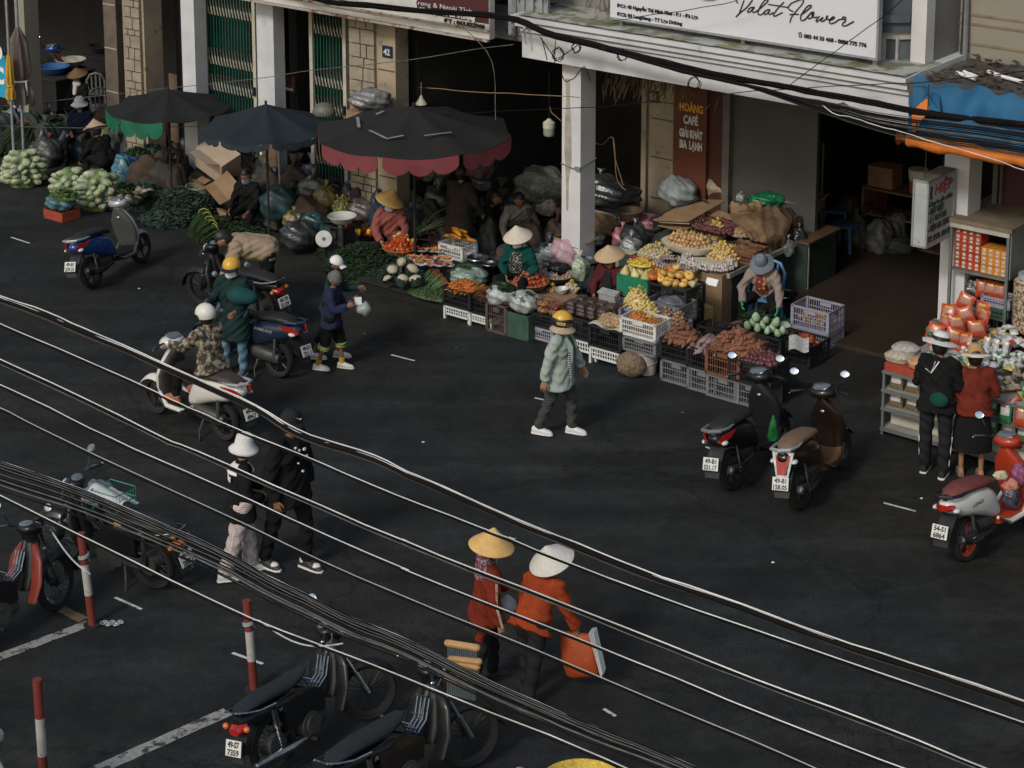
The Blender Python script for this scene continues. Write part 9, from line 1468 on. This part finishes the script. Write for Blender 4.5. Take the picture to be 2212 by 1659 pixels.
for i in range(430):
 x = random.uniform(.55 if i % 3 else .1, Ls + .1); y = random.uniform(.05, Ds - .05); z = .84 + .30*(y/Ds) + .05*sin(x*7) + random.uniform(0, .05); d_ = 'clear'
 if y > 1.0: kind = random.choice(('navy', 'white', 'yellow', 'clear', 'red', 'white'))
 elif x < .6: kind = random.choice(('green', 'red', 'clear'))
 elif y < .35: kind = random.choice(('tan', 'red', 'purple', 'tan', 'green', 'yellow'))
 else: kind = random.choice(('clear', 'clear', 'green', 'white', 'purple', 'navy', 'tan', 'yellow'))
 if y < .36 and x < .66: continue
 pack(L0(x, y, z), kind, random.uniform(.08, .14), random.uniform(.10, .18), (R(-90) + random.uniform(-.2, .7), random.uniform(-.4, .4), random.uniform(-1.5, 1.5)), LBK[kind] + ' heaped on its top', kind + ' packets on the stall top', heap=i >= 210); cnt += 1
solo('packet_heap', HEAP, [PK[k_].materials[j_] for k_ in HK for j_ in range(3)], 'remaining small packets of every colour filling the stall top', 'packets', q, FR, kind='stuff')
for i in range(26):      # white twisted tops of bags
 x = .55 + random.uniform(0, 2.6); y = random.uniform(.45, .75); b = MB(); b.cyl((0, 0, 0), (random.uniform(-.06, .02), -.02, .07), .014, .028, 8); solo('bag_top', b, WHI, 'white twisted top of a clear bag on the stall', 'bag top', L0(x, y, 1.06 + random.uniform(-.02, .05)), FR, 'white twisted bag tops')
k = 0
for (x, y, z) in ((2960, 835, 1), (3020, 835, 1), (3080, 840, 1), (2940, 780, 2), (3000, 775, 2), (3060, 775, 2)): pass
for r_, (n_, zz, yy, x0) in enumerate(((3, 1.08, .85, .22), (3, 1.20, 1.0, .22), (3, 1.33, 1.10, .26), (2, 1.44, 1.2, .40))):
 for i in range(n_): pack(L0(x0 + .05 + i*.215 + random.uniform(-.04, .04), yy + random.uniform(-.05, .05), zz + random.uniform(-.04, .03)), 'red', .21, .21, (R(-14) + random.uniform(-.2, .1), random.uniform(-.35, .35), random.uniform(-.6, .6)), 'puffy orange red snack bag in the pyramid at the back left of the stall', 'pyramid of orange red bags'); k += 1
for i in range(3): pack(L0(.95 + i*.12, .80, 1.10), 'white', .08, .24, (R(-10), 0, 0), 'tall white striped packet before the red pyramid', 'tall white packets')
pc = G(*c(9, 1622, 1540), 1.15); CBT = thing('display_cabinet', 'tall steel display cabinet holding red and orange boxes', 'cabinet', V((pc.x, pc.y, 0)), FR); wC, dC, z0c, z1c = .76, 1.5, 1.70, 2.32
for x in (-wC, 0):
 for y in (0, dC): b = MB(); b.b2((x - .018, y - .018, 0), (x + .018, y + .018, z1c)); part('post', b, SM, CBT, 0)
for z in (1.16, z0c - .02): b = MB(); b.b2((-wC, .0, z), (0, dC, z + .025)); part('shelf_board', b, SM, CBT, 0)
b = MB(); b.b2((-wC - .04, -.05, z1c), (.06, dC + .05, z1c + .05)); part('roof_board', b, mat('cabinet_roof', (.16, .13, .09), .8, .35, 3), CBT, 0)
b = MB(); b.b2((.019, .02, z0c), (.03, dC, z1c - .002)); part('side_sheet', b, mat('sheet_grey', (.20, .22, .22), .6, .2, 3), CBT, 0)
b = MB(); b.b2((-wC, dC*.5, z0c + .01), (0, dC*.5 + .01, z1c - .002)); part('back_sheet', b, DARKW, CBT, 0)
b = MB(); b.b2((-wC - .02, -.03, z1c - .07), (.02, -.005, z1c - .002)); part('top_rail', b, mat('rail_cream', (.36, .34, .30), .6), CBT, 0)
RB_, OB_ = mat('box_red', (.36, .05, .02), .5), mat('box_orange', (.52, .20, .03), .5); DOT = mat('box_dot', (.42, .42, .42), .4, .3, 30)
def tinybox(x, z, m, w_=.084, h_=.108):
 b = MB(); b.b2((x, .06, z), (x + w_, .30, z + h_)); b.mt(1).ell((x + w_/2, .058, z + h_*.66), (w_*.28, .006, h_*.22), 10, 5); b.b2((x + w_*.25, .055, z + h_*.12), (x + w_*.75, .0595, z + h_*.36)); return solo('small_box', b, [m, DOT], 'small red box with silver motif in the display cabinet' if m is RB_ else 'small orange box with silver motif in the display cabinet', 'box', V((pc.x, pc.y, 0)), FR, 'red boxes' if m is RB_ else 'orange boxes', 0)
for j in range(5):
 for i in range(4): tinybox(-wC + .02 + i*.088, z0c + .01 + j*.112, RB_)
for j in range(3):
 for i in range(4): tinybox(-wC + .02 + (4 + i)*.088 + .006, z0c + .01 + j*.112, OB_)
PB_ = V((pc.x, pc.y, 1.18)) - U*.14 + N*.15; crate(V((PB_.x, PB_.y, 1.19)), 'green', .34, .26, .12, 'small green basket on the lower cabinet shelf'); o = crate(V((PB_.x, PB_.y, 1.315)), 'lav', .38, .28, .13, 'pinkish basket on the lower cabinet shelf')
for i in range(3): pack(PB_ + V((0, 0, .28)) - U*(.05 + .1*i) + N*.05, 'red', .2, .22, (R(-10), 0, .2*i), 'red snack bag standing in the pinkish basket', 'bags in the pinkish basket')
lump('clear_bag', pc + V((0, 0, .03)) - U*.55 + N*.3, (.16, .12, .20), BAGD, 'dark clear bag on the lower cabinet shelf', seed=220)
T = thing('snack_jar', 'tall clear jar of seeds right of the display cabinet', 'jar', pc + U*.30 - N*.05 + V((0, 0, .0))); b = MB(); b.lathe([(.15, 0), (.17, .1), (.17, .62), (.13, .66)], seg=20); part('jar', b, pattern('seeds', 'blotch', (.16, .09, .05), (.38, .33, .26), 30, .3, thr=.5), T); b = MB(); b.cyl((0, 0, .66), (0, 0, .72), .12, seg=18); part('lid', b, mat('lid_blue', (.3, .33, .38), .5), T)
T = thing('snack_jar', 'second clear jar of brown snacks at the right edge', 'jar', pc + U*.62 - N*.25 + V((0, 0, .0))); b = MB(); b.lathe([(.15, 0), (.17, .1), (.17, .55), (.13, .6)], seg=20); part('jar', b, pattern('snacks', 'blotch', (.12, .05, .03), (.26, .14, .08), 22, .3, thr=.5), T)
b = MB(); b.b2((0, 0, 0), (.9, .7, .10)); solo('metal_sheet', b, mat('sheet_dim', (.12, .11, .10), .6), 'dim flat panel behind the display cabinet', 'panel', V((pc.x, pc.y, 1.1)) + N*1.6, FR, smooth=0)
bpy.context.view_layer.update()
